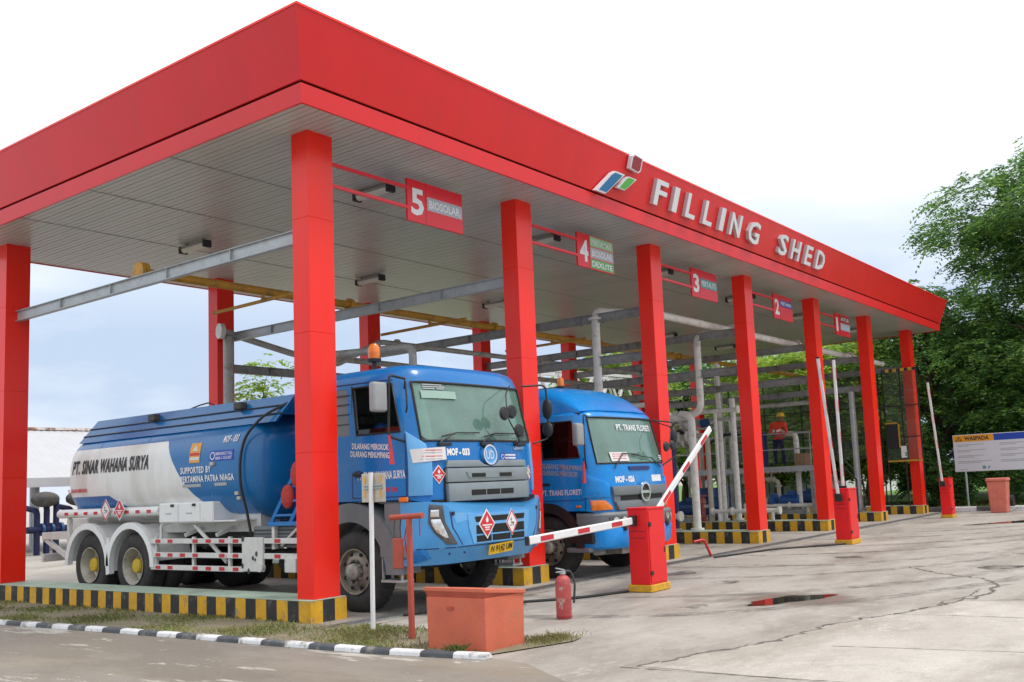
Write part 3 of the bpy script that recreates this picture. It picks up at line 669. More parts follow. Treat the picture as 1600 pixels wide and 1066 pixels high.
# ================================================================== PIPES UNDER THE CANOPY
gp = thing('gas_pipe', 'yellow pipe with flanged end lying on the cross beams', 'pipe', (12, 4.12, 4.96))
MB().cyl((.05, 4.12, 5.05), (25.4, 4.12, 5.05), .07, 14).build('pipe_run', 'pipe_yellow', gp, w=True, smooth=40)
for x in (.05, .12): MB().cyl((x - .03, 4.12, 5.05), (x + .03, 4.12, 5.05), .15, 16).build('flange', 'pipe_yellow', gp, w=True, smooth=40)
for x in (4.25, 8.45, 12.65, 16.85): MB().cyl((x - .04, 4.12, 5.05), (x + .04, 4.12, 5.05), .12, 14).build('flange', 'pipe_yellow', gp, w=True, smooth=40)
for x in (2.3, 6.4, 10.6, 14.8):
    MB().cyl((x, 4.12, 4.99), (x, 4.12, 4.88), .03, 8).build('drop', 'pipe_yellow', gp, w=True, smooth=40)
    MB().cyl((x - .03, 3.1, 4.88), (x + .05, 5.6, 4.88), .032, 8).build('spray_bar', 'pipe_yellow', gp, w=True, smooth=40)
def flange(mb, c, ax, r, t=.05, n=16): c = Vector(c); ax = Vector(ax).normalized(); mb.cyl(c - ax * t / 2, c + ax * t / 2, r, n); return mb
wp = thing('header_pipe', 'white product pipe rising beside the third column and running along the front beams', 'pipe', (16, .9, .27))
MB().pipe([(8.4, 1.35, ZI + .004), (8.4, 1.35, 5.03), (8.85, 1.32, 5.05), (9.75, .74, 5.05), (24.8, .74, 5.05)], .085, 14).build('pipe_run', 'pipe_white', wp, w=True, smooth=40)
for c, ax in (((8.4, 1.35, 4.86), (0, 0, 1)), ((8.4, 1.35, .30), (0, 0, 1)), ((9.9, .74, 5.05), (1, 0, 0)), ((13.4, .74, 5.05), (1, 0, 0)), ((17.4, .74, 5.05), (1, 0, 0)), ((21.6, .74, 5.05), (1, 0, 0))):
    flange(MB(), c, ax, .15).build('flange', 'pipe_white', wp, w=True, smooth=40)
wp2 = thing('drop_pipe', 'white S-bent pipe hanging down over the fourth island', 'pipe', (12.75, 1.3, 3))
MB().pipe([(13.2, .80, 5.0), (12.62, 1.28, 4.97), (12.62, 1.27, 3.1), (12.75, 1.75, 2.98), (12.85, 2.6, 3.0)], .085, 14, bend=.28).build('pipe_run', 'pipe_white', wp2, w=True, smooth=40)
flange(MB(), (12.95, .99, 4.985), (-.8, .6, 0), .16, .08).build('flange', 'pipe_white', wp2, w=True, smooth=40)
flange(MB(), (12.82, 2.3, 2.99), (0.1, 1, 0), .16, .08).build('flange', 'pipe_white', wp2, w=True, smooth=40)
def post_pipe(x, y, z1, r, m, label, z0=ZI + .004, elbow=None):
    t = thing('riser_pipe', label, 'pipe', (x, y, z0), group='vertical riser pipes')
    pts = [(x, y, z0), (x, y, z1)] + (elbow or [])
    MB().pipe(pts, r, 12).build('pipe_run', m, t, w=True, smooth=40)
    flange(MB(), (x, y, z0 + .03), (0, 0, 1), r * 1.7).build('flange', 'pipe_white' if 'white' in m else 'pipe_grey', t, w=True, smooth=40)
    return t
post_pipe(12.62, 1.55, 3.0, .095, 'pipe_white', 'thick white vertical pipe standing on the fourth island', elbow=[(12.75, 1.9, 3.06)])
post_pipe(17.0, 2.6, 3.7, .085, 'pipe_white', 'thick white vertical pipe standing on the fifth island')
post_pipe(16.95, 3.0, 4.75, .075, 'pipe_white', 'tall slim white pipe behind the thick one on the fifth island')
post_pipe(21.05, 2.45, 2.75, .085, 'pipe_white', 'white pipe with a top elbow on the sixth island', elbow=[(21.2, 3.3, 2.80)])
post_pipe(4.2, 2.45, 4.05, .07, 'pipe_grey', 'grey pipe with a bent top rising behind the first cab', elbow=[(4.1, 3.5, 4.08), (3.9, 4.6, 4.1)])
post_pipe(4.05, 7.62, 4.86, .10, 'pipe_grey', 'grey pipe with a white blind flange behind the first tanker', elbow=[])
t = thing('vapour_pipe', 'grey horizontal pipe with a round white end flange behind the first tanker', 'pipe', (8, 7.62, 4.95))
MB().pipe([(3.9, 7.62, 4.965), (5.6, 7.45, 4.6), (9, 7.3, 4.55), (24, 7.3, 4.55)], .07, 12).build('pipe_run', 'pipe_grey', t, w=True, smooth=40)
MB().cyl((3.84, 7.64, 4.965), (3.93, 7.62, 4.965), .16, 18).build('blind_flange', 'pipe_white', t, w=True, smooth=40)
t = thing('vapour_pipe', 'grey rack pipe running along the bays above the tanker cabs', 'pipe', (12, 5.6, 4.9))
MB().pipe([(4.0, 5.2, 4.15), (5.2, 5.6, 4.15), (6.4, 5.6, 4.72), (24.5, 5.6, 4.72)], .06, 12).build('pipe_run', 'pipe_grey', t, w=True, smooth=40)
for x in (6.9, 12, 17): flange(MB(), (x, 5.6, 4.72), (1, 0, 0), .11).build('flange', 'pipe_grey', t, w=True, smooth=40)
# ================================================================== TRUCKS
def outline_fn(P):
    # P: half outline (x>=0) from the front centre to the back; mirrored to a closed ring, left side included
    return [(-x, y) for x, y in reversed(P[1:])] + list(P)
class Wrap:                              # surface along a plan polyline: u = arc length from the front centre, + towards +x
    def __init__(s, half, yz=lambda z: 0., xz=lambda z: 1.):
        s.p = outline_fn(half); s.yz = yz; s.xz = xz
        s.u = [0.]
        for a, b in zip(s.p[:-1], s.p[1:]): s.u.append(s.u[-1] + math.dist(a, b))
        mid = s.u[len(half) - 1]; s.u = [x - mid for x in s.u]
    def __call__(s, u, z, t=0.):
        k = 0
        while k < len(s.u) - 2 and s.u[k + 1] < u: k += 1
        a, b = s.p[k], s.p[k + 1]; f = (u - s.u[k]) / (s.u[k + 1] - s.u[k]); x = a[0] + (b[0] - a[0]) * f; y = a[1] + (b[1] - a[1]) * f
        def nrm(i):
            i = max(0, min(len(s.p) - 2, i)); d = (s.p[i + 1][0] - s.p[i][0], s.p[i + 1][1] - s.p[i][1]); l = math.hypot(*d); return d[1] / l, -d[0] / l
        n0 = nrm(k); nn = nrm(k - 1) if f < .5 else nrm(k + 1); w = abs(f - .5); n = (n0[0] * (1 - w) + nn[0] * w, n0[1] * (1 - w) + nn[1] * w); l = math.hypot(*n)
        return Vector((x * s.xz(z) + n[0] / l * t, y + s.yz(z) + n[1] / l * t, z))
    def uof(s, x):                        # arc length at a given x on the front
        for k in range(len(s.p) - 1):
            if s.p[k][0] <= x <= s.p[k + 1][0] and s.p[k + 1][0] > s.p[k][0]: return s.u[k] + (x - s.p[k][0]) / (s.p[k + 1][0] - s.p[k][0]) * (s.u[k + 1] - s.u[k])
        return s.u[0] if x < 0 else s.u[-1]
def wrapped(name, poly, fn, t0, t1, m, parent, nu=8, nv=3, bevel=0, smooth=None):
    # polygon in (u, v), cut into strips so that it follows a curved surface, with thickness
    me = bpy.data.meshes.new('x'); bm = bmesh.new(); vs = [bm.verts.new((a, b, 0)) for a, b in poly]; bm.faces.new(vs)
    lo = [min(p[i] for p in poly) for i in (0, 1)]; hi = [max(p[i] for p in poly) for i in (0, 1)]
    for ax, n in ((0, nu), (1, nv)):
        for i in range(1, n):
            co = [0, 0, 0]; no = [0, 0, 0]; co[ax] = lo[ax] + (hi[ax] - lo[ax]) * i / n; no[ax] = 1
            bmesh.ops.bisect_plane(bm, geom=bm.verts[:] + bm.edges[:] + bm.faces[:], plane_co=co, plane_no=no)
    r = bmesh.ops.extrude_face_region(bm, geom=bm.faces[:]); top = {v for v in r['geom'] if isinstance(v, bmesh.types.BMVert)}
    for v in bm.verts: v.tag = v in top
    for v in bm.verts: v.co = fn(v.co.x, v.co.y, t1 if v.tag else t0)
    bmesh.ops.recalc_face_normals(bm, faces=bm.faces)
    if bevel: bmesh.ops.bevel(bm, geom=[e for e in bm.edges if len(e.link_faces) == 2 and e.calc_face_angle(0) > R(50)], offset=bevel, segments=2, profile=.5, affect='EDGES')
    me = bpy.data.meshes.new(name); bm.to_mesh(me); bm.free(); me.materials.append(MATS[m])
    if smooth: me.polygons.foreach_set('use_smooth', [True] * len(me.polygons)); me.set_sharp_from_angle(angle=R(smooth))
    o = bpy.data.objects.new(name, me); COL.objects.link(o); o.parent = parent; return o
def wheel(parent, x, y, side, dual=False, rim='rim_grey', hub=None, front=True, r=.52):
    # side -1: outer face looks to -x
    s = side; wdt = .28
    tx = lambda a: (lambda prof: prof)(a)
    def lat(prof, n=36): return MB().lathe([(rr, -s * hh if False else s * hh) for rr, hh in prof], (x, y, r), 'x', n, cap=False)
    prof = [(.285, -.02), (.33, .0), (.42, .012), (.47, .0), (.505, -.022), (r, -.05), (r, -.23), (.505, -.262), (.45, -.285), (.33, -.28), (.285, -.26)]
    w_ = lat(prof).build('wheel', 'rubber', parent, smooth=45)
    mb = MB()
    for i in range(40):                    # tread grooves across the shoulder
        a = 2 * math.pi * i / 40; c = Vector((x - s * .14, y + (r + .002) * math.cos(a), r + (r + .002) * math.sin(a)))
        mb.beam(c + Vector((-.10, 0, 0)), c + Vector((.10, 0, 0)), .055, .012, up=(0, math.cos(a), math.sin(a)))
    tag(mb.build('tread', 'rubber', w_), kind='stuff')
    if front:
        rp = [(.29, .0), (.295, .008), (.275, .004), (.262, -.03), (.25, -.05), (.215, -.035), (.17, -.012), (.15, -.012), (.15, -.08), (.04, -.08), (.0, -.08)]
        rm = lat(rp).build('rim', rim, w_, smooth=35)
        lat([(.105, -.09), (.105, .05), (.09, .07), (.05, .09), (.02, .092), (0, .092)], 20).build('hub', 'rim_light', w_, smooth=35)
        for i in range(10):
            a = 2 * math.pi * i / 10; c = Vector((x, y + .145 * math.cos(a), r + .145 * math.sin(a)))
            MB().cyl(c - Vector((s * .02, 0, 0)), c + Vector((s * .022, 0, 0)), .016, 6).build('lug_nut', 'rim_grey', w_)
        for i in range(8):
            a = 2 * math.pi * (i + .5) / 8; c = Vector((x - s * .032, y + .225 * math.cos(a), r + .225 * math.sin(a)))
            MB().cyl(c - Vector((s * .01, 0, 0)), c + Vector((s * .008, 0, 0)), .024, 10).build('vent_hole', 'dark', w_)
    else:
        rp = [(.29, .0), (.298, .010), (.28, .006), (.265, -.03), (.25, -.06), (.24, -.17), (.20, -.20), (.12, -.205), (.10, -.2), (0, -.2)]
        lat(rp).build('rim', 'rim_light', w_, smooth=35)
        lat([(.115, -.21), (.115, -.06), (.10, -.04), (.04, -.035), (0, -.035)], 20).build('hub', hub or 'hub_yellow', w_, smooth=35)
        for i in range(8):
            a = 2 * math.pi * i / 8; c = Vector((x - s * .2, y + .16 * math.cos(a), r + .16 * math.sin(a)))
            MB().cyl(c - Vector((s * .01, 0, 0)), c + Vector((s * .03, 0, 0)), .016, 6).build('lug_nut', 'rim_grey', w_)
    if dual:
        prof2 = [(rr, hh - .33) for rr, hh in prof]; lat(prof2).build('wheel', 'rubber', parent, smooth=45)
    return w_
def arch(name, parent, x0, x1, yc, zc, r0, r1, a0, a1, m, n=18, sweep=None):
    # curved mudguard: arc strip between radii, extruded in x
    rings = []
    for i in range(n + 1):
        a = R(a0 + (a1 - a0) * i / n); c, s_ = math.cos(a), math.sin(a)
        rings.append([(x0, yc + c * r0, zc + s_ * r0), (x0, yc + c * r1, zc + s_ * r1), (x1, yc + c * r1, zc + s_ * r1), (x1, yc + c * r0, zc + s_ * r0)])
    return MB().loft(rings, cap=(True, True)).build(name, m, parent, smooth=40)
def placard(parent, fn, cx, cz, hw, hh, kind):
    o = panel('placard', [(cx, cz - hh), (cx + hw, cz), (cx, cz + hh), (cx - hw, cz)], fn, 'white_clean', parent, .004, .012)
    k = .88
    D = lambda q: [(cx, cz - hh * q), (cx + hw * q, cz), (cx, cz + hh * q), (cx - hw * q, cz)]
    if kind == 'fire':
        f = panel('red_field', D(.86), fn, 'ink_red', o, .012, .0145)
        fl = [(-.02, .0), (.02, 0), (.14, .10), (.16, .24), (.08, .36), (.03, .56), (-.03, .40), (-.10, .34), (-.15, .22), (-.12, .08)]
        panel('flame', [(cx + a * hw * 1.1, cz + (.08 + b * .85) * hh) for a, b in fl], fn, 'white_clean', o, .0145, .0165)
        for i, ww in enumerate((1.15, .62, .52)): panel('line', rect(cx - hw * ww / 2, cx + hw * ww / 2, cz - hh * (.13 + .15 * i), cz - hh * (.04 + .15 * i)), fn, 'white_clean', o, .0145, .0165)
    else:
        outer, inner = D(.95), D(.80)
        ringpart('red_border', outer, inner, fn, 'ink_red', o, .012, .0145)
        panel('tree_mark', [(cx + a * hw, cz + b * hh) for a, b in [(-.16, -.05), (-.12, -.05), (-.11, .12), (.02, .24), (-.08, .2), (-.1, .42), (-.14, .22), (-.28, .26), (-.16, .12)]], fn, 'ink_black', o, .0125, .0145)
        panel('fish_mark', [(cx + a * hw, cz + b * hh) for a, b in [(-.12, -.12), (.12, -.08), (.32, -.3), (.3, -.12), (.36, .04), (.22, -.04), (.05, .02), (-.1, -.04)]], fn, 'ink_black', o, .0125, .0145)
        panel('ground_mark', rect(cx - .36 * hw, cx + .1 * hw, cz - .27 * hh, cz - .22 * hh), fn, 'ink_black', o, .0125, .0145)
    return o
def person(name, parent, J, rad, mats, pick, label=None, cat='person', loc=None, extra=()):
    # one continuous skin over a joint skeleton
    ks = list(J); me = bpy.data.meshes.new(name)
    E_ = [('pelvis', 'waist'), ('waist', 'chest'), ('chest', 'neck'), ('neck', 'head'), ('head', 'crown')]
    for s in 'lr': E_ += [('chest', 'sh' + s), ('sh' + s, 'el' + s), ('el' + s, 'wr' + s), ('wr' + s, 'ha' + s), ('pelvis', 'hip' + s), ('hip' + s, 'kn' + s), ('kn' + s, 'an' + s), ('an' + s, 'toe' + s)]
    me.from_pydata([J[k] for k in ks], [(ks.index(a), ks.index(b)) for a, b in E_ if a in J and b in J], [])
    o = bpy.data.objects.new(name, me); COL.objects.link(o)
    md = o.modifiers.new('skin', 'SKIN'); sv = me.skin_vertices[0].data
    for i, k in enumerate(ks):
        r_ = rad.get(k, rad.get(k[:-1], .06)); sv[i].radius = r_ if isinstance(r_, tuple) else (r_, r_); sv[i].use_root = (k == 'pelvis')
    md.use_smooth_shade = True; sb = o.modifiers.new('sub', 'SUBSURF'); sb.levels = 2; sb.render_levels = 2
    bpy.context.view_layer.update()
    m2 = bpy.data.meshes.new_from_object(o.evaluated_get(bpy.context.evaluated_depsgraph_get())); bpy.data.objects.remove(o)
    m2.name = name; m2.materials.clear()
    for x in mats: m2.materials.append(MATS[x])
    for p in m2.polygons: p.material_index = pick(p.center); p.use_smooth = True
    o = bpy.data.objects.new(name, m2); COL.objects.link(o)
    if parent is not None: o.parent = parent
    if loc is not None: o.location = loc
    if label: tag(o, label, cat)
    return o

def make_cab(root, half, levels, w0, wrapz, body, inner='interior', trimz=None, ws_edge=4, win=(6, 7), qwin=None, wsl=(2, 4), swl=(2, 4)):
    """half: plan outline (x>=0); levels: (z_front, z_side, scale_x, shift_y_front, inset)"""
    n = len(half); full = outline_fn(half); N_ = len(full)
    def ring(lv, shrink=0.):
        zf, zs, sx, sy, ins = lv; out = []
        yb = half[-1][1]
        for i, (x, y) in enumerate(full):
            k = i if i < n else i; h = abs(i - (n - 1))            # index in the half outline
            tz = min(1., max(0., (h - ws_edge) / 2.)); z = zf + (zs - zf) * tz
            fy = max(0., min(1., (yb - y) / (yb - half[0][1])))
            yy = y + sy * fy; xx = x * sx
            if ins: xx *= 1 - ins; yy = yb * .3 + (yy - yb * .3) * (1 - ins * .9)
            if shrink: xx *= 1 - shrink; yy = yy + shrink * (.6 if fy > .5 else -.6); z = z - (shrink if lv is levels[-1] else 0)
            out.append((xx, yy, z))
        return out
    skip = set()
    for k in range(wsl[0], wsl[1]):
        for i in range(n - 1 - ws_edge, n - 1 + ws_edge): skip.add((k, i))
    for k in range(swl[0], swl[1]):
        for h0 in range(win[0], win[1]): skip.add((k, n - 1 + h0)); skip.add((k, n - 2 - h0))
        if qwin:
            for h0 in range(qwin[0], qwin[1]): skip.add((k, n - 1 + h0)); skip.add((k, n - 2 - h0))
    rings = [ring(l) for l in levels]
    body_o = MB().loft(rings, skip=skip, cap=(True, True)).build('cab_shell', body, root, smooth=38)
    MB().loft([ring(l, .025) for l in levels], skip=skip, cap=(True, True)).build('cab_lining', inner, body_o, smooth=38)
    def cell(ks, i0, i1, inset=.0):       # patch of the loft between levels ks and ring indices i0..i1
        V = []; 
        for k in range(ks[0], ks[1] + 1): V.append([Vector(rings[k][i]) for i in range(i0, i1 + 1)])
        return V
    return body_o, rings, cell, n
def patch(name, V, m, parent, off=0., thick=.006):
    rows, cols = len(V), len(V[0]); mb = MB(); P = []
    nr = (V[0][-1] - V[0][0]).cross(V[-1][0] - V[0][0]).normalized()
    for s_ in (off, off - thick):
        for r_ in V: P += [p + nr * s_ for p in r_]
    n = rows * cols; F = []
    for r_ in range(rows - 1):
        for c in range(cols - 1): a = r_ * cols + c; F += [(a, a + 1, a + cols + 1, a + cols), (n + a, n + a + cols, n + a + cols + 1, n + a + 1)]
    bd = [c for c in range(cols)] + [r_ * cols + cols - 1 for r_ in range(1, rows)] + [(rows - 1) * cols + c for c in range(cols - 2, -1, -1)] + [r_ * cols for r_ in range(rows - 2, 0, -1)]
    for a, b in zip(bd, bd[1:] + bd[:1]): F.append((a, n + a, n + b, b))
    return mb.add(P, F).build(name, m, parent, smooth=40), [V[0][c] for c in range(cols)] + [V[r_][-1] for r_ in range(1, rows)] + [V[-1][c] for c in range(cols - 2, -1, -1)] + [V[r_][0] for r_ in range(rows - 2, 0, -1)]
def gasket(name, loop, r, m, parent):
    L2 = list(loop) + [loop[0], loop[1]]; MB().tube(L2, r, 6, cap=False).build(name, m, parent, smooth=60)
def side_text(name, s, h, y0, z0, m, parent, width, x, slope=0., bold=.028, shear=0., off=.004):
    fn = lambda a, b, t: Vector((x - t, y0 - a, z0 + b + slope * a)); return text(name, s, h, fn, m, parent, width=width, bold=bold, shear=shear, off=off)
# ------------------------------------------------------------------ tanker 1
def tank_mat(zt, name='tank_paint', white=True):
    m = mat(name, (.008, .155, .42), .26, var=.08, scale=1.2, coat=.15, bump=.05, bscale=1.6); nt = m.node_tree; N = nt.nodes; L = nt.links.new; b = N['Principled BSDF']
    blue = b.inputs['Base Color'].links[0].from_socket
    tc = N.new('ShaderNodeTexCoord'); sp = N.new('ShaderNodeSeparateXYZ'); L(tc.outputs['Object'], sp.inputs[0]); Y, Z = sp.outputs[1], sp.outputs[2]
    def M(op, a, c=None, clamp=False):
        n = N.new('ShaderNodeMath'); n.operation = op; n.use_clamp = clamp
        for i, v in enumerate((a, c)):
            if v is None: continue
            if isinstance(v, (int, float)): n.inputs[i].default_value = v
            else: L(v, n.inputs[i])
        return n.outputs[0]
    def sharp(x): return M('MULTIPLY', x, 220, True) if False else M('MULTIPLY_ADD', x, 200., True)
    # boundary between white and blue: y_b(z), a smooth concave sweep
    zz = M('SUBTRACT', Z, 1.3); yb = M('ADD', M('MULTIPLY', M('POWER', M('MAXIMUM', zz, 0.0001), .55), 1.30), 2.98)
    w = M('MULTIPLY', M('GREATER_THAN', Y, yb), M('LESS_THAN', Z, 2.47))
    wedge = M('MULTIPLY', M('MULTIPLY', M('LESS_THAN', Z, 1.665), M('GREATER_THAN', Z, 1.44)), M('GREATER_THAN', Y, M('ADD', 6.05, M('MULTIPLY', M('SUBTRACT', Z, 1.665), 2.0))))
    w = M('MULTIPLY', w, M('SUBTRACT', 1., wedge))
    no = N.new('ShaderNodeTexNoise'); no.inputs['Scale'].default_value = 1.4; no.inputs['Detail'].default_value = 7; mp = N.new('ShaderNodeMapping'); mp.inputs['Scale'].default_value = (1, 2.2, .5)
    L(tc.outputs['Object'], mp.inputs[0]); L(mp.outputs[0], no.inputs['Vector'])
    rp = N.new('ShaderNodeValToRGB'); e = rp.color_ramp.elements; e[0].position = .4; e[0].color = (.80, .81, .80, 1); e[1].position = .72; e[1].color = (.64, .63, .59, 1); L(no.outputs[0], rp.inputs[0])
    mx = N.new('ShaderNodeMixRGB'); L(w, mx.inputs[0]); L(blue, mx.inputs[1]); L(rp.outputs[0], mx.inputs[2]); L(mx.outputs[0], b.inputs['Base Color'])
tank_mat(2.0)
T1 = thing('tanker_truck', 'near blue tanker truck with a blue and white tank and yellow number plate', 'truck', (1.82, 0, 0), group='blue tanker trucks')
HW = 1.22
half1 = [(0, -1.25), (.35, -1.245), (.7, -1.225), (.95, -1.18), (1.08, -1.12), (1.16, -1.03), (HW, -.90), (HW, -.08), (HW, .05), (HW, .42), (HW, .80), (1.12, .88), (0, .88)]
lev1 = [(1.38, 1.42, 1., 0, 0), (1.75, 1.75, 1., .0, 0), (2.14, 2.27, 1., .03, 0), (2.52, 2.58, .992, .125, 0), (2.90, 2.89, .984, .215, 0), (2.975, 2.965, .980, .245, 0), (3.05, 3.04, .968, .27, .008), (3.10, 3.09, .95, .29, .025), (3.135, 3.13, .92, .31, .06), (3.155, 3.155, .8, .36, .16)]
shell, rg, cell, n1_ = make_cab(T1, half1, lev1, HW, None, 'blue_cab', inner='interior_light', qwin=(8, 9))
W, gl = patch('windscreen', cell((2, 4), n1_ - 1 - 4, n1_ - 1 + 4), 'windscreen', T1, -.012); gasket('seal', gl, .016, 'black_plastic', W)
for sgn in (-1, 1):
    i0, i1 = (n1_ - 1 - 7, n1_ - 1 - 6) if sgn < 0 else (n1_ - 1 + 6, n1_ - 1 + 7)
    V_ = cell((2, 4), i0, i1); loop = [V_[0][0], V_[0][1], V_[1][1], V_[2][1], V_[2][0], V_[1][0]]
    if sgn < 0: V_ = [V_[0], [a.lerp(b, .22) for a, b in zip(V_[0], V_[1])]]      # driver's window wound down, a strip of glass above the sill
    w_, gl = patch('side_window', V_, 'side_glass' if sgn < 0 else 'tint_glass', T1, -.012); gasket('seal', loop, .014, 'black_plastic', w_)
    i0, i1 = (n1_ - 1 - 9, n1_ - 1 - 8) if sgn < 0 else (n1_ - 1 + 8, n1_ - 1 + 9)
    q_, gl = patch('quarter_panel', cell((2, 4), i0, i1), 'grey_plastic', T1, -.004); 
    for z in (2.42, 2.55, 2.68, 2.80): MB().box(sgn * 1.205 - .012, sgn * 1.205 + .012, .07, .40, z, z + .012).build('rib', 'black_plastic', q_)
cw1 = Wrap(half1, yz=lambda z: .03 * max(0, (z - 1.75) / .39) if z < 2.14 else .03 + .185 * (z - 2.14) / .76)
U1 = cw1.uof
# interior: dashboard, seats, wheel, driver
MB().box(-1.12, 1.12, -1.0, -.55, 1.95, 2.12).build('dashboard', 'interior', T1, bevel=.03)
for x in (-.62, .62):
    mb = MB().box(x - .26, x + .26, -.25, .25, 1.45, 1.62); mb.box(x - .25, x + .25, .30, .46, 1.6, 2.4); mb.box(x - .14, x + .14, .34, .46, 2.42, 2.6); mb.build('seat', 'interior', T1, bevel=.04)
MB().tube([(-.62 + .21 * math.cos(a), -.58 - .1 * math.sin(a), 2.16 + .17 * math.sin(a)) for a in [2 * math.pi * i / 20 for i in range(21)]], .016, 6, cap=False).build('steering_wheel', 'black_plastic', T1, smooth=60)
MB().box(-1.1, 1.1, -.80, -.74, 2.74, 2.90).build('sun_visor', 'interior_light', T1)
def driver(root, x, dz, label, cap, lean=.0):
    J = dict(pelvis=(x, .05, 1.86 + dz), waist=(x, .03, 2.02 + dz), chest=(x, -.02 + lean, 2.28 + dz), neck=(x, -.04 + lean * 1.4, 2.42 + dz), head=(x, -.08 + lean * 1.5, 2.53 + dz), crown=(x, -.09 + lean * 1.5, 2.62 + dz),
             shl=(x - .19, -.02 + lean, 2.33 + dz), ell=(x - .27, -.25, 2.16 + dz), wrl=(x - .16, -.46, 2.24 + dz), hal=(x - .13, -.54, 2.26 + dz), shr=(x + .19, -.02 + lean, 2.33 + dz), elr=(x + .27, -.25, 2.16 + dz), wrr=(x + .16, -.46, 2.24 + dz), har=(x + .13, -.54, 2.26 + dz),
             hipl=(x - .1, .0, 1.85 + dz), knl=(x - .14, -.46, 1.88 + dz), anl=(x - .14, -.55, 1.5 + dz), hipr=(x + .1, .0, 1.85 + dz), knr=(x + .14, -.46, 1.88 + dz), anr=(x + .14, -.55, 1.5 + dz))
    rad = dict(pelvis=.16, waist=(.15, .12), chest=(.17, .12), neck=.06, head=(.085, .1), crown=.075, sh=.08, el=.055, wr=.04, ha=.045, hip=.1, kn=.075, an=.05)
    def pick(c):
        if c.z > 2.40 + dz: return 1
        if c.y < -.40 and c.z > 2.1 + dz: return 1
        return 2 if abs(c.x - x) < .14 and 2.12 + dz < c.z < 2.2 + dz else 0
    p = person('person', None, J, rad, ['uniform_blue', 'skin_brown', 'hiviz'], pick, label, loc=root.location)
    hy = -.09 + lean * 1.5
    MB().lathe([(.112, 0), (.118, .03), (.105, .09), (.06, .125), (.01, .135)], (x, hy, 2.565 + dz), 'z', 18).build('cap', cap, p, smooth=50)
    MB().hexa([(x - .08, hy - .08, 2.568 + dz), (x + .08, hy - .08, 2.568 + dz), (x + .06, hy - .2, 2.545 + dz), (x - .06, hy - .2, 2.545 + dz)], [(x - .08, hy - .08, 2.585 + dz), (x + .08, hy - .08, 2.585 + dz), (x + .06, hy - .2, 2.556 + dz), (x - .06, hy - .2, 2.556 + dz)]).build('peak', cap, p)
    for s_ in (-1, 1): MB().ell((x + s_ * .035, hy - .1, 2.54 + dz), (.012, .008, .009), 8, 6).build('eye', 'ink_white', p)
    MB().ell((x, hy - .115, 2.515 + dz), (.014, .02, .022), 8, 6).build('nose', 'skin_brown', p, smooth=60)
    return p
driver(T1, -.62, -.24, 'driver in blue with a blue cap seated behind the open window of the near tanker', 'valve_blue', .12)
for sgn in (-1, 1): MB().tube([(sgn * 1.199, -.72, 2.935), (sgn * 1.203, -.3, 2.945), (sgn * 1.203, .75, 2.955)], .007, 5).build('rain_gutter', 'navy', shell)
# door lines, handle, writing on the driver side
def seam(p, q, parent, m='dark', ww=.012): MB().beam(p, q, .006, ww, up=(0, 0, 1) if abs(p[2] - q[2]) < .3 else (0, 1, 0)).build('seam', m, parent)
for sgn in (-1, 1):
    x = sgn * (HW + .001); d = MB(); d.box(x - .004, x + .004, -.945, .025, 1.47, 2.25) if False else None
    for a, b in (((x, .03, 1.46), (x, .03, 2.92)), ((x, -.95, 1.46), (x, -.95, 2.24)), ((x, -.95, 1.46), (x, .03, 1.46))):
        p = Vector(a); q = Vector(b)
        if b[2] > 2.5: q.x *= .986
        MB().beam(p, q, .012, .006, up=(1, 0, 0)).build('seam', 'navy', shell)
    hd = MB().box(min(x, x + sgn * .03), max(x, x + sgn * .03), -.16, .0, 1.745, 1.785).build('door_handle', 'black_plastic', T1, bevel=.01)
MB().prism(disc(-.08, 1.765, .09, 18, .05), lambda a, b, t: (-HW - t, a, b), .001, .005).build('handle_recess', 'navy', T1)
side_text('lettering', 'DILARANG MEROKOK', .075, .02, 2.10, 'ink_white', T1, .68, -HW, -.075)
side_text('lettering', 'DILARANG MENUMPANG', .075, .05, 2.00, 'ink_white', T1, .72, -HW, -.075)
side_text('lettering', 'PT. SINAR WAHANA SURYA', .10, -.08, 1.69, 'ink_white', T1, .86, -HW, 0.)
side_text('model_badge', 'CWE 280', .05, -.5, 1.53, 'ink_red', T1, .30, -HW, 0.)
MB().box(-HW - .03, -HW, -.99, -.83, 1.39, 1.45).build('side_indicator', 'orange_lens', T1, bevel=.012)
MB().box(HW, HW + .03, -.99, -.83, 1.39, 1.45).build('side_indicator', 'orange_lens', T1, bevel=.012)
panel('sticker', rect(0, .22, 0, .05), lambda a, b, t: Vector((-HW - t, .52 - a, 1.86 + b)), 'white_clean', T1, .001, .003)
# front: corner vanes, grille, badge, writing
for sgn in (-1, 1):
    e0 = U1(.99); side_u = cw1.u[-1] - 1.12 - .88 + .92 - .06
    uo = cw1.u[n1_ - 1 + 6] - .07
    poly = [(sgn * uo, 1.46), (sgn * e0, 1.46), (sgn * (e0 - .01), 1.9), (sgn * (e0 + .05), 2.10), (sgn * (uo - .02), 2.27)]
    if sgn > 0: poly = poly[::-1]
    wrapped('corner_vane', poly, cw1, -.005, .028, 'blue_pale', T1, 8, 3, .006, 40)
gu = .80
gp_ = [(-gu, 1.80), (gu, 1.80), (gu - .03, 1.885), (.22, 1.885), (.13, 1.83), (0, 1.805), (-.13, 1.83), (-.22, 1.885), (-gu + .03, 1.885)]
gr = wrapped('grille', rect(-gu - .02, gu + .02, 1.36, 1.79), cw1, .0, .012, 'black_plastic', T1, 10, 2)
wrapped('grille_bar', gp_, cw1, .002, .05, 'grille_grey', gr, 12, 1, .006, 30)
wrapped('grille_bar', [(-gu, 1.61), (gu, 1.61), (gu, 1.785), (-gu, 1.785)], cw1, .002, .062, 'grille_grey', gr, 12, 1, .008, 30)
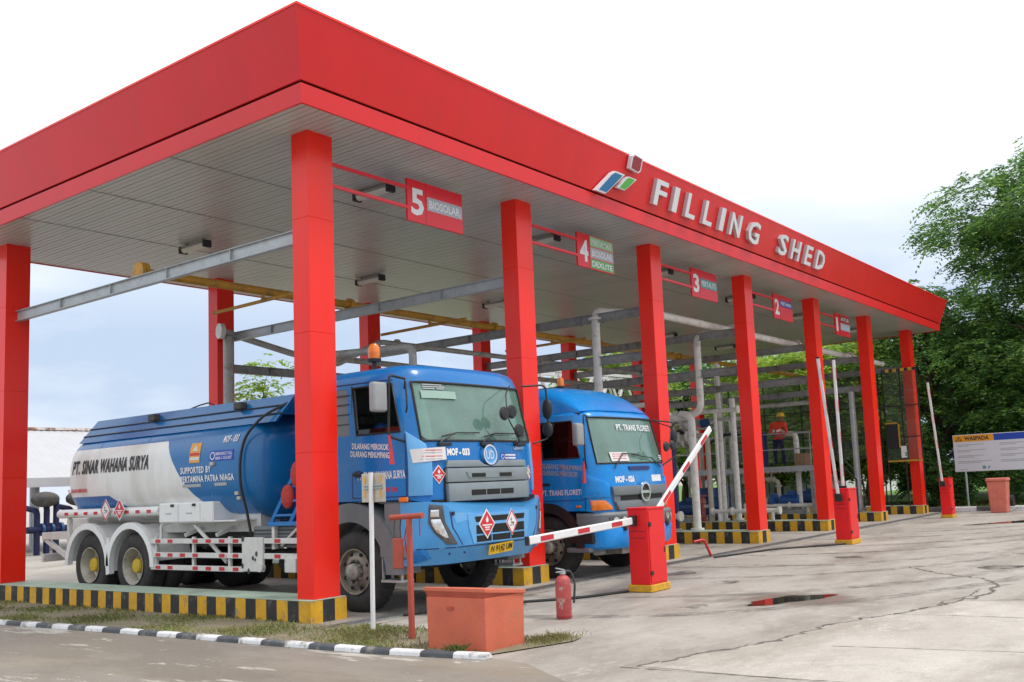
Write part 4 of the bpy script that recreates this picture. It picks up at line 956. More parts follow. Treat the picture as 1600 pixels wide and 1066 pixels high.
wrapped('grille_bar', [(-gu + .01, 1.37), (gu - .01, 1.37), (gu, 1.50), (gu, 1.595), (-gu, 1.595), (-gu, 1.50)], cw1, .002, .075, 'grille_grey', gr, 12, 1, .008, 30)
wrapped('slot_frame', [(-.50, 1.74), (-.44, 1.655), (.44, 1.655), (.50, 1.74)], cw1, .06, .07, 'grille_grey', gr, 8, 1, .003)
for a, b in ((-.40, -.14), (.14, .40)): wrapped('slot', rect(a, b, 1.665, 1.715), cw1, .066, .0725, 'dark', gr, 3, 1)
for a, b in ((-.42, -.15), (-.13, .13), (.15, .42)): wrapped('slot', rect(a, b, 1.435, 1.505), cw1, .074, .0785, 'dark', gr, 3, 1)
fnL = lambda a, b, t: cw1(a, b, t + .02)
bd = wrapped('badge', disc(0, 1.955, .128, 28), cw1, 0, .05, 'blue_light', T1, 4, 4)
ringpart('ring', disc(0, 1.955, .135, 28), disc(0, 1.955, .112, 28), cw1, 'chrome', bd, .03, .062)
text('badge_mark', 'UD', .115, lambda a, b, t: cw1(a, 1.898 + b, t + .05), 'chrome', bd, width=.165, bold=.03, centre=True)
text('fleet_number', 'MOF - 033', .085, lambda a, b, t: cw1(a - .74, 1.955 + b, t), 'ink_white', T1, width=.40, bold=.055, cutu=4)
text('name_badge', 'Quester', .05, lambda a, b, t: cw1(.58 + a, 2.03 + b, t + .004), 'chrome', T1, width=.27, bold=.02, cutu=3)
cs = wrapped('call_sticker', rect(.28, .63, 1.885, 1.975), cw1, .001, .004, 'blue_sign', T1, 4, 1)
for z in (1.90, 1.94): wrapped('line', rect(.37, .61, z, z + .024), cw1, .004, .006, 'ink_white', cs, 3, 1)
ringpart('ring', disc(.32, 1.93, .033, 14), disc(.32, 1.93, .024, 14), cw1, 'ink_white', cs, .004, .006)
pp_ = wrapped('notice_paper', [(U1(-1.16), 1.865), (U1(-.78), 1.90), (U1(-.785), 2.06), (U1(-1.17), 2.035)], cw1, .033, .037, 'paper', T1, 6, 1)
for i, z in enumerate((1.905, 1.94, 1.985, 2.015)): wrapped('line', rect(U1(-1.1) + .02 * i, U1(-.84), z, z + .009), cw1, .037, .039, 'ink_red' if i % 2 else 'ink_grey', pp_, 4, 1)
placard(T1, lambda a, b, t: cw1(a, b, t), U1(-.895), 1.715, .105, .12, 'fire')
placard(T1, lambda a, b, t: cw1(a, b, t), U1(.93), 1.70, .075, .11, 'env')
for x in (-.85, -.1, .62):                    # wipers
    pv = cw1(U1(x), 2.10, .03); MB().box(pv.x - .03, pv.x + .2, pv.y - .02, pv.y + .03, 2.075, 2.115).build('wiper_pivot', 'black_plastic', T1, bevel=.006)
    a = pv + Vector((0, 0, .02)); b = cw1(U1(x + .28), 2.24, .035); c = cw1(U1(x + .72) if x < .5 else U1(1.04), 2.245, .03)
    w_ = MB().tube([a, b], .010, 6).build('wiper', 'black_plastic', T1); MB().tube([cw1(U1(x + .05), 2.195, .028), b, c], .009, 6).build('blade', 'black_plastic', w_)
for z, a0, a1 in ((2.862, -.93, -.62), (2.835, -.93, -.58), (2.81, -.93, -.75), (2.81, -.72, -.60)): wrapped('screen_print', rect(U1(a0), U1(a1), z, z + .014), cw1, .006, .008, 'ink_grey', W, 3, 1)
wrapped('screen_sticker', rect(U1(-.97), U1(-.40), 2.69, 2.79), cw1, .006, .0075, 'film_green', W, 4, 1)
for sgn in (-1, 1):                             # rounded lower and upper corners of the screen surround
    for zc, r_, up in ((2.145, .13, 1), (2.895, .07, -1)):
        ue = cw1.u[n1_ - 1 + 4]; P_ = [(sgn * ue, zc)] + [(sgn * (ue - r_ + r_ * math.sin(a)), zc + up * (r_ - r_ * math.cos(a))) for a in [R(90 * (1 - i / 6)) for i in range(7)]]
        if sgn * up < 0: P_ = P_[::-1]
        wrapped('corner_fillet', P_, cw1, -.01, .012, 'black_plastic', W, 3, 3)
# bumper
bh = [(0, -1.425), (.5, -1.415), (.8, -1.38), (.98, -1.31), (1.12, -1.19), (1.205, -1.02), (1.225, -.84)]
def bz(z): return .0 if z > .82 else (.82 - z) * .75
bw = Wrap(bh, yz=bz); BU = bw.uof
rings = []
for z, k in ((.60, 0), (.68, 0), (.80, 0), (.82, 0), (1.0, 0), (1.2, .5), (1.24, 1.0)):
    o = outline_fn(bh); r_ = []
    for (x, y) in o:
        tt = min(1, max(0, (abs(x) - .86) / .14)); zz = z + k * .145 * tt
        r_.append((x * (1 - .1 * max(0, (.8 - z))), y + bz(z), zz))
    r_ += [(1.1, -.83, z), (1.05, -1.0 + bz(z) * .4, z), (-1.05, -1.0 + bz(z) * .4, z), (-1.1, -.83, z)]
    rings.append(r_)
bmp = MB().loft(rings, cap=(True, True)).build('bumper', 'blue_light', T1, smooth=35)
MB().box(-1.0, 1.0, -1.22, -.95, 1.10, 1.40).build('radiator_gap', 'dark', T1)
MB().box(-.86, .86, -1.375, -1.0, 1.2, 1.247).build('gap_shade_panel', 'black_plastic', bmp)  # dark panel on the bumper top paints in the shaded gap below the grille
wrapped('trim_line', [(BU(-1.21), .80), (BU(1.21), .80), (BU(1.21), .812), (BU(-1.21), .812)], bw, .0, .004, 'navy', bmp, 24, 1)
for sgn in (-1, 1):
    hp = [(-1.10, 1.35), (-1.11, 1.12), (-1.06, 1.0), (-.93, .85), (-.79, .84), (-.94, 1.12), (-.97, 1.33)]
    hp = [(BU(sgn * -x) if False else sgn * BU(abs(x)) , z) for x, z in hp]
    if sgn > 0: hp = hp[::-1]
    hl = wrapped('headlight', hp, bw, -.01, .012, 'lamp_dark', T1, 6, 8, .004, 40)
    for q in ([(-1.085, 1.28), (-1.09, 1.19), (-1.01, 1.19), (-1.01, 1.28)], [(-1.085, 1.165), (-1.075, 1.09), (-1.03, 1.0), (-.95, .93), (-.91, .93), (-1.0, 1.165)]):
        q = [(sgn * BU(abs(x)), z) for x, z in q]
        if sgn > 0: q = q[::-1]
        wrapped('lens', q, bw, .010, .020, 'lamp_lens', hl, 4, 4, .003, 40)
    q = [(sgn * BU(abs(x)), z) for x, z in [(-.97, .875), (-.92, .855), (-.815, .855), (-.86, .90)]]
    wrapped('fog_strip', q if sgn < 0 else q[::-1], bw, .010, .016, 'lamp_dark', hl, 3, 2)
    ep = [(sgn * BU(abs(x)), z) for x, z in [(-.87, 1.25), (-.84, 1.05), (-.70, .83), (-.715, .83), (-.855, 1.05), (-.885, 1.25)]]
    wrapped('panel_line', ep if sgn > 0 else ep[::-1], bw, .0, .003, 'navy', bmp, 3, 6)
lg_ = wrapped('lower_grille', [(-.62, 1.205), (-.60, 1.03), (-.53, .83), (.53, .83), (.60, 1.03), (.62, 1.205)], bw, .0, .010, 'blue_pale', T1, 8, 4)
wrapped('slot', [(-.5, 1.165), (-.48, 1.095), (.48, 1.095), (.5, 1.165)], bw, .009, .0125, 'dark', lg_, 6, 1)
for a, b in ((-.48, -.2), (-.18, .18), (.2, .48)):
    wrapped('slot', rect(a, b, .945, 1.055), bw, .009, .0125, 'dark', lg_, 3, 1)
    wrapped('slot', rect(a, b, .845, .925), bw, .009, .0125, 'dark', lg_, 3, 1)
wrapped('worn_patch', [(BU(-.86), 1.235), (BU(-.80), 1.10), (BU(-.55), 1.14), (BU(-.52), 1.22)], bw, .001, .003, 'blue_pale', bmp, 5, 2)
placard(T1, lambda a, b, t: bw(a, b, t + .01), -.29, 1.065, .155, .19, 'fire')
placard(T1, lambda a, b, t: bw(a, b, t + .01), .21, 1.06, .125, .175, 'env')
pl = wrapped('number_plate', [(-.25, .665), (.22, .69), (.215, .815), (-.255, .79)], lambda a, b, t: bw(a, .82, t) + Vector((0, (.82 - b) * .2, b - .82)), .02, .03, 'plate_yellow', T1, 4, 2)
pf = lambda a, b, t: bw(a - .225, .82, t + .03) + Vector((0, (.12 - b) * .2, .7 + b + a * .05 - .82))
text('plate_text', 'N 9142 UM', .08, lambda a, b, t: pf(a, b, t), 'ink_black', pl, width=.42, bold=.02, off=.010)
text('plate_text', '03 25', .022, lambda a, b, t: pf(a + .16, b - .022, t), 'ink_black', pl, width=.1, bold=.0, off=.010)
for x in (-.85, -.62, .62, .85): q = bw(BU(x), .73, .004); MB().ell(q, .014, 8, 6).build('bolt', 'navy', bmp)
# blue corner valance under the bumper side, step and sill
for sgn in (-1, 1):
    mb = MB(); rr = []
    for i in range(9):
        t = i / 8; y = -.50 - .66 * t; x = sgn * (1.228 - .09 * t ** 3); top = .90 - .10 * t ** 2; bot = .60 + .08 * t ** 3
        rr.append([(x, y, top), (x + sgn * .012, y, (top + bot) / 2), (x - sgn * .05, y, bot), (x - sgn * .2, y, bot + .02), (x - sgn * .2, y, top)])
    if sgn < 0: rr = [r_[::-1] for r_ in rr]
    MB().loft(rr, cap=(True, True)).build('corner_skirt', 'blue_cab', T1, smooth=45)
    sx0, sx1 = sorted((sgn * .98, sgn * 1.2))
    MB().box(sx0, sx1, -.98, -.50, .93, 1.40).build('step_well', 'grey_plastic', T1, bevel=.03)
    MB().box(*sorted((sgn * .95, sgn * 1.24)), -.94, -.46, .70, .86).build('step', 'grey_plastic', T1, bevel=.02)
    mb = MB(); mb.box(*sorted((sgn * .98, sgn * 1.2)), -.80, -.44, .40, .43); 
    for y in (-.79, -.46): mb.box(*sorted((sgn * 1.0, sgn * 1.03)), y, y + .02, .42, .72); mb.box(*sorted((sgn * 1.15, sgn * 1.18)), y, y + .02, .42, .72)
    mb.build('lower_step', 'galv', T1)
    arch('wheel_arch', T1, *sorted((sgn * .86, sgn * 1.238)), .09, .50, .66, .90, 0, 180, 'grey_plastic')
    MB().box(*sorted((sgn * .86, sgn * 1.232)), .745, .985, .50, .95).build('mudflap_panel', 'grey_plastic', T1, bevel=.02)
    wheel(T1, sgn * 1.16, .09, sgn)
# mirrors
def mirror_left():
    mb = MB().pipe([(-1.18, -.93, 2.93), (-1.45, -.93, 2.96), (-1.45, -.90, 2.20), (-1.21, -.93, 2.14)], .016, 8, bend=.06); ar = mb.build('mirror_arm', 'black_plastic', T1, smooth=50)
    MB().box(-1.70, -1.47, -.93, -.82, 2.50, 2.87).build('mirror', 'mirror_shell', T1, bevel=.035, seg=3, smooth=40)
    MB().box(-1.475, -1.43, -.92, -.86, 2.60, 2.66).build('clamp', 'black_plastic', ar)
    MB().pipe([(-1.22, -.96, 2.80), (-1.36, -1.12, 2.9), (-1.36, -1.14, 2.55), (-1.24, -1.0, 2.5)], .012, 6, bend=.05).build('grab_rail', 'black_plastic', ar, smooth=50)
    MB().hexa([(-1.47, -.93, 1.86), (-1.41, -.95, 1.86), (-1.39, -.92, 1.86), (-1.44, -.90, 1.86)], [(-1.46, -.91, 2.22), (-1.44, -.92, 2.22), (-1.43, -.90, 2.22), (-1.45, -.89, 2.22)]).build('ribbon', 'reflector_red', ar)
mirror_left()
ar = MB().pipe([(1.12, -.98, 2.95), (1.50, -1.12, 2.98), (1.54, -1.12, 2.2), (1.24, -1.05, 2.12)], .014, 8, bend=.1).build('mirror_arm', 'black_plastic', T1, smooth=50)
for z in (2.62, 2.32): 
    MB().ell((1.50, -1.13, z), (.045, .09, .15 if z > 2.5 else .11), 14, 10).build('mirror', 'black_plastic', T1, smooth=60)
ar = MB().pipe([(.75, -1.05, 2.93), (.40, -1.26, 2.78), (.30, -1.36, 2.45), (.55, -1.36, 2.14), (.62, -1.25, 2.1)], .010, 6, bend=.1).build('mirror_arm', 'black_plastic', T1, smooth=50)
for x, y, z in ((.22, -1.36, 2.50), (.40, -1.34, 2.53), (.47, -1.40, 2.27)): MB().lathe([(.02, -.05), (.075, -.045), (.095, -.01), (.09, 0)], (x, y, z), 'y', 18).build('mirror', 'black_plastic', T1, smooth=40)
# beacon and aerial
mb = MB().lathe([(.03, -.16), (.03, .0), (.09, .005), (.095, .04), (.08, .05)], (-.80, .02, 3.27), 'z', 16); b = mb.build('beacon', 'black_plastic', T1, smooth=40)
MB().lathe([(.076, .05), (.084, .12), (.078, .20), (.05, .245), (.01, .255)], (-.80, .02, 3.27), 'z', 16).build('lens', 'orange_lens', b, smooth=40)
MB().box(-.28, -.18, -.5, -.42, 3.14, 3.19).build('roof_lamp', 'black_plastic', T1, bevel=.01)
# chassis
for sgn in (-1, 1):
    MB().box(*sorted((sgn * .38, sgn * .46)), -.75, 8.1, .78, 1.02).build('chassis_rail', 'chassis', T1)
for y in (.09, 5.3, 6.62): MB().cyl((-1.0, y, .52), (1.0, y, .52), .09, 12).build('axle', 'chassis', T1)
for y in (5.3, 6.62): MB().ell((0, y, .52), (.22, .2, .2), 14, 10).build('differential', 'chassis', T1, smooth=60)
MB().box(-.36, .36, -.5, .9, .7, 1.35).build('engine', 'chassis', T1, bevel=.05)
for sgn in (-1, 1):
    for y in (5.3, 6.62): wheel(T1, sgn * 1.17, y, sgn, dual=True, front=False)
    for y in (5.3, 6.62):
        arch('mudguard', T1, *sorted((sgn * .55, sgn * 1.24)), y, .52, .62, .66, -8 if y < 6 else 5, 172, 'white_paint')
        arch('mudguard_lip', T1, *sorted((sgn * 1.16, sgn * 1.245)), y, .52, .60, .70, -12 if y < 6 else 0, 180, 'white_paint')
    MB().box(*sorted((sgn * .6, sgn * 1.235)), 5.92, 6.0, .62, .98).build('mudflap', 'white_paint', T1)
    # long hose tube over the wheels
    tb = MB().cyl((sgn * 1.14, 4.55, 1.385), (sgn * 1.14, 7.68, 1.385), .075, 16).build('hose_tube', 'white_paint', T1, smooth=40)
    for k in range(9):
        y = 4.72 + k * .32
        MB().prism(rect(0, .11, -.022, .022), lambda a, b, t, y=y: Vector((sgn * (1.14 + .0765 * math.cos(b / .075)), y + a, 1.385 + b)), 0, 1).build('reflector', 'reflector_red', tb) if False else MB().hexa([(sgn * 1.2155, y, 1.36), (sgn * 1.2155, y + .12, 1.36), (sgn * 1.2185, y + .12, 1.36), (sgn * 1.2185, y, 1.36)], [(sgn * 1.2155, y, 1.41), (sgn * 1.2155, y + .12, 1.41), (sgn * 1.2185, y + .12, 1.41), (sgn * 1.2185, y, 1.41)]).build('reflector', 'reflector_red', tb)
# side guards with reflector squares
for sgn in (-1, 1):
    g = None
    for z in (.92, .71, .52):
        o = MB().box(*sorted((sgn * 1.19, sgn * 1.23)), 2.33, 4.70, z - .038, z + .038).build('side_guard', 'guard_white', T1, bevel=.004)
        g = g or o
        for k in range(7):
            y = 2.45 + k * .33
            if (k * 7 + int(z * 100)) % 5 == 0: continue
            MB().box(*sorted((sgn * 1.2305, sgn * 1.2335)), y, y + .13, z - .026, z + .026).build('reflector', 'reflector_red', o)
    for y in (2.7, 3.6, 4.6): MB().box(*sorted((sgn * 1.15, sgn * 1.19)), y, y + .05, .48, .98).build('guard_post', 'guard_white', g)
    for y in (3.1, 3.9): MB().beam((sgn * 1.14, y, 1.0), (sgn * .6, y, 1.18), .05, .05).build('guard_stay', 'guard_white', g)
    MB().cyl((sgn * 1.1, 2.9, .6), (sgn * 1.1, 3.7, 1.15), .03, 8).build('guard_stay', 'guard_white', g)
    MB().pipe([(sgn * 1.17, 4.5, .95), (sgn * 1.17, 4.5, 1.18), (sgn * 1.0, 4.3, 1.22)], .025, 8).build('guard_stay', 'guard_white', g, smooth=50)
    pt = MB().box(*sorted((sgn * 1.195, sgn * 1.24)), 1.88, 2.36, .49, .97).build('guard_plate', 'guard_white', T1, bevel=.01)
    for (y, z, r_) in ((2.02, .74, .03), (2.10, .68, .026), (2.05, .66, .02), (2.33, .95, .035), (2.34, .57, .03), (2.2, .50, .03)):
        MB().prism(disc(y, z, r_, 9, r_ * 1.3), lambda a, b, t: (sgn * (1.24 + t), a, b), .0005, .002).build('chip', 'chassis', pt)
    MB().cyl((sgn * 1.2, 1.93, .55), (sgn * 1.26, 1.93, .55), .06, 14).build('reflector_cup', 'guard_white', pt)
    for z in (.92, .71):
        o = MB().box(*sorted((sgn * 1.19, sgn * 1.23)), 1.12, 1.87, z - .038, z + .038).build('side_guard', 'guard_white', T1, bevel=.004)
        MB().box(*sorted((sgn * 1.2305, sgn * 1.2335)), 1.5, 1.63, z - .026, z + .026).build('reflector', 'reflector_red', o)
    MB().box(*sorted((sgn * 1.19, sgn * 1.235)), 1.18, 1.42, .49, .70).build('guard_plate', 'guard_white', T1, bevel=.01)
    # cabinet
    cb = MB().box(*sorted((sgn * .8, sgn * 1.2)), 3.10, 4.52, 1.19, 1.50).build('cabinet', 'white_paint', T1, bevel=.015)
    for y0, y1 in ((3.42, 3.97), (3.99, 4.49)):
        dr = MB().box(*sorted((sgn * 1.2, sgn * 1.212)), y0, y1, 1.21, 1.48).build('cabinet_door', 'white_paint', cb, bevel=.004)
        MB().box(*sorted((sgn * 1.212, sgn * 1.225)), y0 + .1, y0 + .18, 1.44, 1.48).build('latch', 'black_plastic', dr)
        MB().box(*sorted((sgn * 1.2122, sgn * 1.214)), (y0 + y1) / 2 - .08, (y0 + y1) / 2 + .08, 1.325, 1.345).build('tag', 'ink_grey', dr)
    MB().box(*sorted((sgn * .8, sgn * 1.19)), 2.55, 3.09, 1.2, 1.22).build('tray', 'white_paint', T1)
    MB().box(*sorted((sgn * .5, sgn * .84)), 2.45, 5.0, 1.03, 1.34).build('tank_cradle', 'guard_white', T1)
    MB().box(*sorted((sgn * .72, sgn * 1.1)), 1.2, 2.28, .82, 1.12).build('battery_box', 'grey_plastic', T1, bevel=.015)
    for k in range(5): MB().box(*sorted((sgn * 1.1, sgn * 1.108)), 1.22, 2.26, .85 + k * .05, .87 + k * .05).build('rib', 'chassis', T1)
placard(T1, lambda a, b, t: Vector((-1.24 - t, -a, b)), -6.0, 1.43, .16, .18, 'env')
placard(T1, lambda a, b, t: Vector((-1.24 - t, -a, b)), -5.57, 1.43, .16, .18, 'fire')
# fuel tank and drivetrain below
MB().cyl((.9, 1.3, .72), (.9, 2.2, .72), .28, 20).build('fuel_tank', 'galv', T1, smooth=40)
MB().cyl((0, .6, .72), (0, 5.2, .6), .06, 12).build('drive_shaft', 'chassis', T1, smooth=40)
MB().cyl((-.75, 1.5, .58), (-.75, 2.0, .58), .13, 16).build('air_tank', 'chassis', T1, smooth=40)
# tank
TZ, TH, TW = 2.0, .85, 1.2; TN = 2.7
def tx_at(z): return TW * max(0., 1 - abs((z - TZ) / TH) ** TN) ** (1 / TN)
def tring(y, k, n=56):
    out = []
    for i in range(n):
        a = 2 * math.pi * i / n; c, s_ = math.cos(a), math.sin(a)
        out.append((TW * k * math.copysign(abs(c) ** (2 / TN), c), y, TZ + TH * k * math.copysign(abs(s_) ** (2 / TN), s_)))
    return out
tk = MB().loft([tring(y, k) for y, k in ((2.02, .02), (2.03, .35), (2.07, .62), (2.15, .83), (2.25, .935), (2.36, .985), (2.47, 1.), (3.2, 1.), (4.2, 1.), (5.2, 1.), (6.2, 1.), (7.1, 1.), (7.28, .985), (7.40, .94), (7.50, .84), (7.57, .64), (7.6, .35), (7.61, .02))], cap=(True, True)).build('tank', 'tank_paint', T1, smooth=40)
for y in (3.55, 5.0, 6.45): MB().loft([tring(y - .012, 1.), tring(y - .006, 1.0035), tring(y + .006, 1.0035), tring(y + .012, 1.)]).build('weld_seam', 'tank_paint', tk, smooth=40)
tfn = lambda y0, z0: (lambda a, b, t: Vector((-tx_at(z0 + b) - t, y0 - a, z0 + b)))
def ttext(s, h, y0, y1, z, m, bold=.05, shear=0., cv=5): return text('lettering', s, h, tfn(y0, z), m, tk, width=y0 - y1, bold=bold, shear=shear, cutv=cv, off=.0095, space=1.12)
ttext('PT. SINAR WAHANA SURYA', .225, 7.17, 4.82, 2.06, 'ink_black', .032, .16, 7)
ttext('DILARANG MEROKOK', .06, 7.33, 6.70, 1.745, 'ink_red', .04, 0, 2)
ttext('SUPPORTED BY', .095, 3.92, 3.14, 1.935, 'ink_white', .03, 0, 3)
ttext('PERTAMINA PATRA NIAGA', .095, 3.92, 2.58, 1.80, 'ink_white', .03, 0, 3)
ttext('MOF - 033', .10, 2.90, 2.54, 2.36, 'ink_white', .035, .15, 3)
for y0, y1 in ((3.9, 3.42), (3.08, 2.78)): wrapped('strip_sticker', rect(0, y0 - y1, 0, .045), tfn(y0, 1.725), .003, .006, 'ink_grey', tk, 2, 2)
st = wrapped('warning_sticker', rect(0, .27, 0, .30), tfn(3.70, 2.09), .003, .006, 'orange_sticker', tk, 2, 5)
wrapped('band', rect(0, .24, 0, .045), tfn(3.685, 2.13), .007, .009, 'paper', st, 1, 2); wrapped('band', rect(0, .24, 0, .04), tfn(3.685, 2.20), .007, .009, 'ink_red', st, 1, 2)
wrapped('triangle', [(0, 0), (.12, 0), (.06, .09)], tfn(3.625, 2.27), .007, .009, 'paper', st, 1, 3)
cs = wrapped('call_sticker', rect(0, .58, 0, .15), tfn(3.18, 2.095), .003, .006, 'blue_sign', tk, 2, 4)
ringpart('ring', disc(.075, .075, .06, 16), disc(.075, .075, .045, 16), tfn(3.18, 2.095), 'ink_white', cs, .006, .009)
text('call_text', 'EMERGENCY CALL', .045, tfn(3.03, 2.175), 'ink_white', cs, width=.41, bold=.01, off=.008, cutv=1); text('call_text', '0800-1-333-007', .045, tfn(3.03, 2.11), 'ink_white', cs, width=.40, bold=.01, off=.008, cutv=1)
for y, z in ((2.56, 1.60), (2.56, 1.53), (3.08, 2.05)): MB().box(-tx_at(z) - .04, -tx_at(z) + .02, y - .03, y + .05, z - .025, z + .03).build('marker_lamp', 'beige', tk, bevel=.008)
# top coaming
for sgn in (-1, 1):
    co = MB().add([(sgn * 1.03, 1.85, 2.60), (sgn * 1.03, 7.30, 2.60), (sgn * .86, 6.98, 2.98), (sgn * .86, 1.6, 2.98), (sgn * .98, 1.85, 2.60), (sgn * .98, 7.30, 2.60), (sgn * .82, 6.98, 2.98), (sgn * .82, 1.6, 2.98)],
             [(0, 1, 2, 3), (7, 6, 5, 4), (0, 4, 5, 1), (1, 5, 6, 2), (2, 6, 7, 3), (3, 7, 4, 0)]).build('coaming', 'blue_tank', tk)
    for f in (.30, .62): 
        x = sgn * (1.035 - .17 * f + .004); z = 2.60 + .38 * f; MB().cyl((x, 1.75, z), (x, 7.30 - .32 * f, z), .012, 6).build('cable', 'black_plastic', co)
    for y in (5.05, 2.75):
        MB().box(*sorted((sgn * .90, sgn * 1.03)), y - .09, y + .09, 2.84, 2.95).build('work_lamp', 'chassis', co, bevel=.015)
for y in (6.98, 1.62): MB().hexa([(-.95, y + (.3 if y > 3 else .15), 2.70), (.95, y + (.3 if y > 3 else .15), 2.70), (.95, y + .34 if y > 3 else y + .19, 2.70), (-.95, y + .34 if y > 3 else y + .19, 2.70)], [(-.82, y - .03, 2.975), (.82, y - .03, 2.975), (.82, y, 2.975), (-.82, y, 2.975)]).build('coaming_end', 'blue_tank', tk)
MB().box(-.8, .8, 1.9, 6.5, 2.80, 2.865).build('catwalk', 'chassis', tk)
for y in (2.4, 3.5, 4.6, 5.7): MB().lathe([(.26, 0), (.26, .06), (.22, .09), (.05, .10), (.02, .1)], (0, y, 2.86), 'z', 20).build('hatch', 'galv', tk, smooth=40)
MB().pipe([(-.7, 3.6, 2.9), (-.7, 3.9, 3.06), (-.5, 4.5, 3.07), (-.5, 5.2, 2.95)], .012, 6, bend=.2).build('hose', 'black_plastic', tk)
MB().pipe([(-.55, 1.9, 2.9), (-.5, 1.6, 3.1), (-.35, 1.5, 3.12), (-.3, 1.35, 2.95)], .03, 8).build('vent_pipe', 'black_plastic', tk, smooth=50)
MB().box(-.8, -.2, 1.35, 1.75, 2.86, 2.97).build('vapour_box', 'chassis', tk, bevel=.02)
hs = [(-.90, 1.72, 2.86), (-1.08, 2.05, 2.70), (-1.19, 2.33, 2.42), (-1.245, 2.38, 2.1), (-1.24, 2.38, 1.7), (-1.17, 2.33, 1.35), (-1.12, 2.3, 1.0)]
MB().pipe(hs, .02, 8, bend=.15).build('rubber_hose', 'black_plastic', tk, smooth=50)
# ladder with red net behind the cab
ld = MB(); 
for dy in (0, .42): ld.beam((-1.16, 1.78 - dy * 1.0, 1.17), (-1.0, 1.22 - dy, 2.15), .04, .05)
for k in range(5): t = k / 5 + .1; ld.beam((-1.16 + .16 * t, 1.78 - .56 * t, 1.17 + .98 * t), (-1.16 + .16 * t, 1.36 - .56 * t, 1.17 + .98 * t), .035, .03)
ldo = ld.build('ladder', 'blue_cab', T1)
MB().box(-1.2, -.95, 1.02, 1.82, 1.12, 1.18).build('ladder_foot', 'blue_cab', ldo, bevel=.008)
for y in (1.72, 1.15): MB().box(-1.16, -1.1, y, y + .06, .8, 1.12).build('ladder_post', 'guard_white', ldo)
MB().cyl((-1.13, 1.6, .85), (-1.13, 1.2, 1.12), .022, 8).build('ladder_brace', 'guard_white', ldo)
MB().ell((-1.12, 1.47, 1.52), (.06, .13, .17), 14, 10).build('net_bag', 'red_net', ldo, smooth=50); MB().ell((-1.08, 1.34, 1.82), (.05, .10, .18), 12, 8).build('net_bag', 'red_net', ldo, smooth=50)
# rear bumper
for z, x in ((1.0, 1.15), (.62, 1.15)):
    o = MB().box(-x, x, 8.25, 8.33, z - .07, z + .07).build('rear_beam', 'guard_white', T1, bevel=.01)
    for k in range(8): MB().box(-1.05 + k * .28, -.93 + k * .28, 8.331, 8.334, z - .04, z + .04).build('reflector', 'reflector_red', o)
for sgn in (-1, 1):
    MB().box(*sorted((sgn * 1.08, sgn * 1.15)), 7.35, 8.25, .95, 1.07).build('rear_stay', 'guard_white', T1)
    MB().beam((sgn * 1.1, 7.45, .62), (sgn * 1.1, 8.28, .95), .05, .08).build('rear_stay', 'guard_white', T1)
    MB().box(*sorted((sgn * 1.08, sgn * 1.14)), 7.38, 7.46, .62, 1.3).build('rear_stay', 'guard_white', T1)
MB().box(-.7, .7, 7.6, 8.2, .95, 1.3).build('valve_box', 'guard_white', T1, bevel=.02)
# ------------------------------------------------------------------ tanker 2
T2 = thing('tanker_truck', 'bright blue tanker truck with a domed roof deflector behind the near barrier', 'truck', (5.92, 0, 0), group='blue tanker trucks')
HW2 = 1.17
half2 = [(0, -1.08), (.35, -1.075), (.7, -1.045), (.92, -.99), (1.03, -.93), (1.10, -.84), (HW2, -.70), (HW2, .06), (HW2, .16), (HW2, .5), (HW2, .76), (1.08, .84), (0, .84)]
lev2 = [(1.02, 1.08, 1., 0, 0), (1.45, 1.45, 1., .0, 0), (1.82, 1.93, 1., .035, 0), (2.2, 2.22, .985, .14, 0), (2.58, 2.53, .965, .235, 0), (2.64, 2.63, .955, .26, 0), (2.69, 2.68, .93, .29, .03), (2.72, 2.71, .85, .33, .1)]
shell2, rg, cell, n2_ = make_cab(T2, half2, lev2, HW2, None, 'blue_hino')
W2, gl = patch('windscreen', cell((2, 4), n2_ - 1 - 4, n2_ - 1 + 4), 'windscreen', T2, -.012); gasket('seal', gl, .016, 'black_plastic', W2)
for sgn in (-1, 1):
    i0, i1 = (n2_ - 1 - 7, n2_ - 1 - 6) if sgn < 0 else (n2_ - 1 + 6, n2_ - 1 + 7)
    w_, gl = patch('side_window', cell((2, 4), i0, i1), 'tint_glass', T2, -.012); gasket('seal', gl, .014, 'black_plastic', w_)
cw2 = Wrap(half2, yz=lambda z: .035 * max(0, (z - 1.45) / .37) if z < 1.82 else .035 + .2 * (z - 1.82) / .76, xz=lambda z: 1. if z < 1.82 else 1 - .035 * (z - 1.82) / .76)
U2 = cw2.uof
# roof deflector
G = []; NX, NY = 18, 16
for j in range(NY + 1):
    y = -.78 + 1.55 * j / NY; t = min(1, max(0, (y + .78) / 1.05)); h = .47 * (1 - (1 - t) ** 2.0); row = []
    for i in range(NX + 1):
        a = math.pi * i / NX; xw = 1.09 - .04 * (1 - t); x = -xw * math.copysign(abs(math.cos(a)) ** .42, math.cos(a)); zz = 2.66 + (h + .04) * abs(math.sin(a)) ** .42
        yy = y + .18 * (1 - t) * abs(x / 1.09) ** 3; row.append((x, yy, zz))
    G.append(row)
df = MB().loft(G, closed=False, cap=(True, True)).build('roof_deflector', 'blue_hino', T2, smooth=50)
b = MB().lathe([(.07, -.06), (.075, .0), (.06, .01)], (-.55, .1, 3.18), 'z', 14).build('beacon', 'black_plastic', T2, smooth=40)
MB().lathe([(.058, .01), (.062, .08), (.05, .14), (.01, .155)], (-.55, .1, 3.18), 'z', 14).build('lens', 'orange_lens', b, smooth=40)
for x in (-1.04, -.98): MB().box(x - .02, x + .02, -.62 + (x + 1.04) * 1.5, -.52 + (x + 1.04) * 1.5, 2.62, 2.66).build('marker_lamp', 'black_plastic', df)
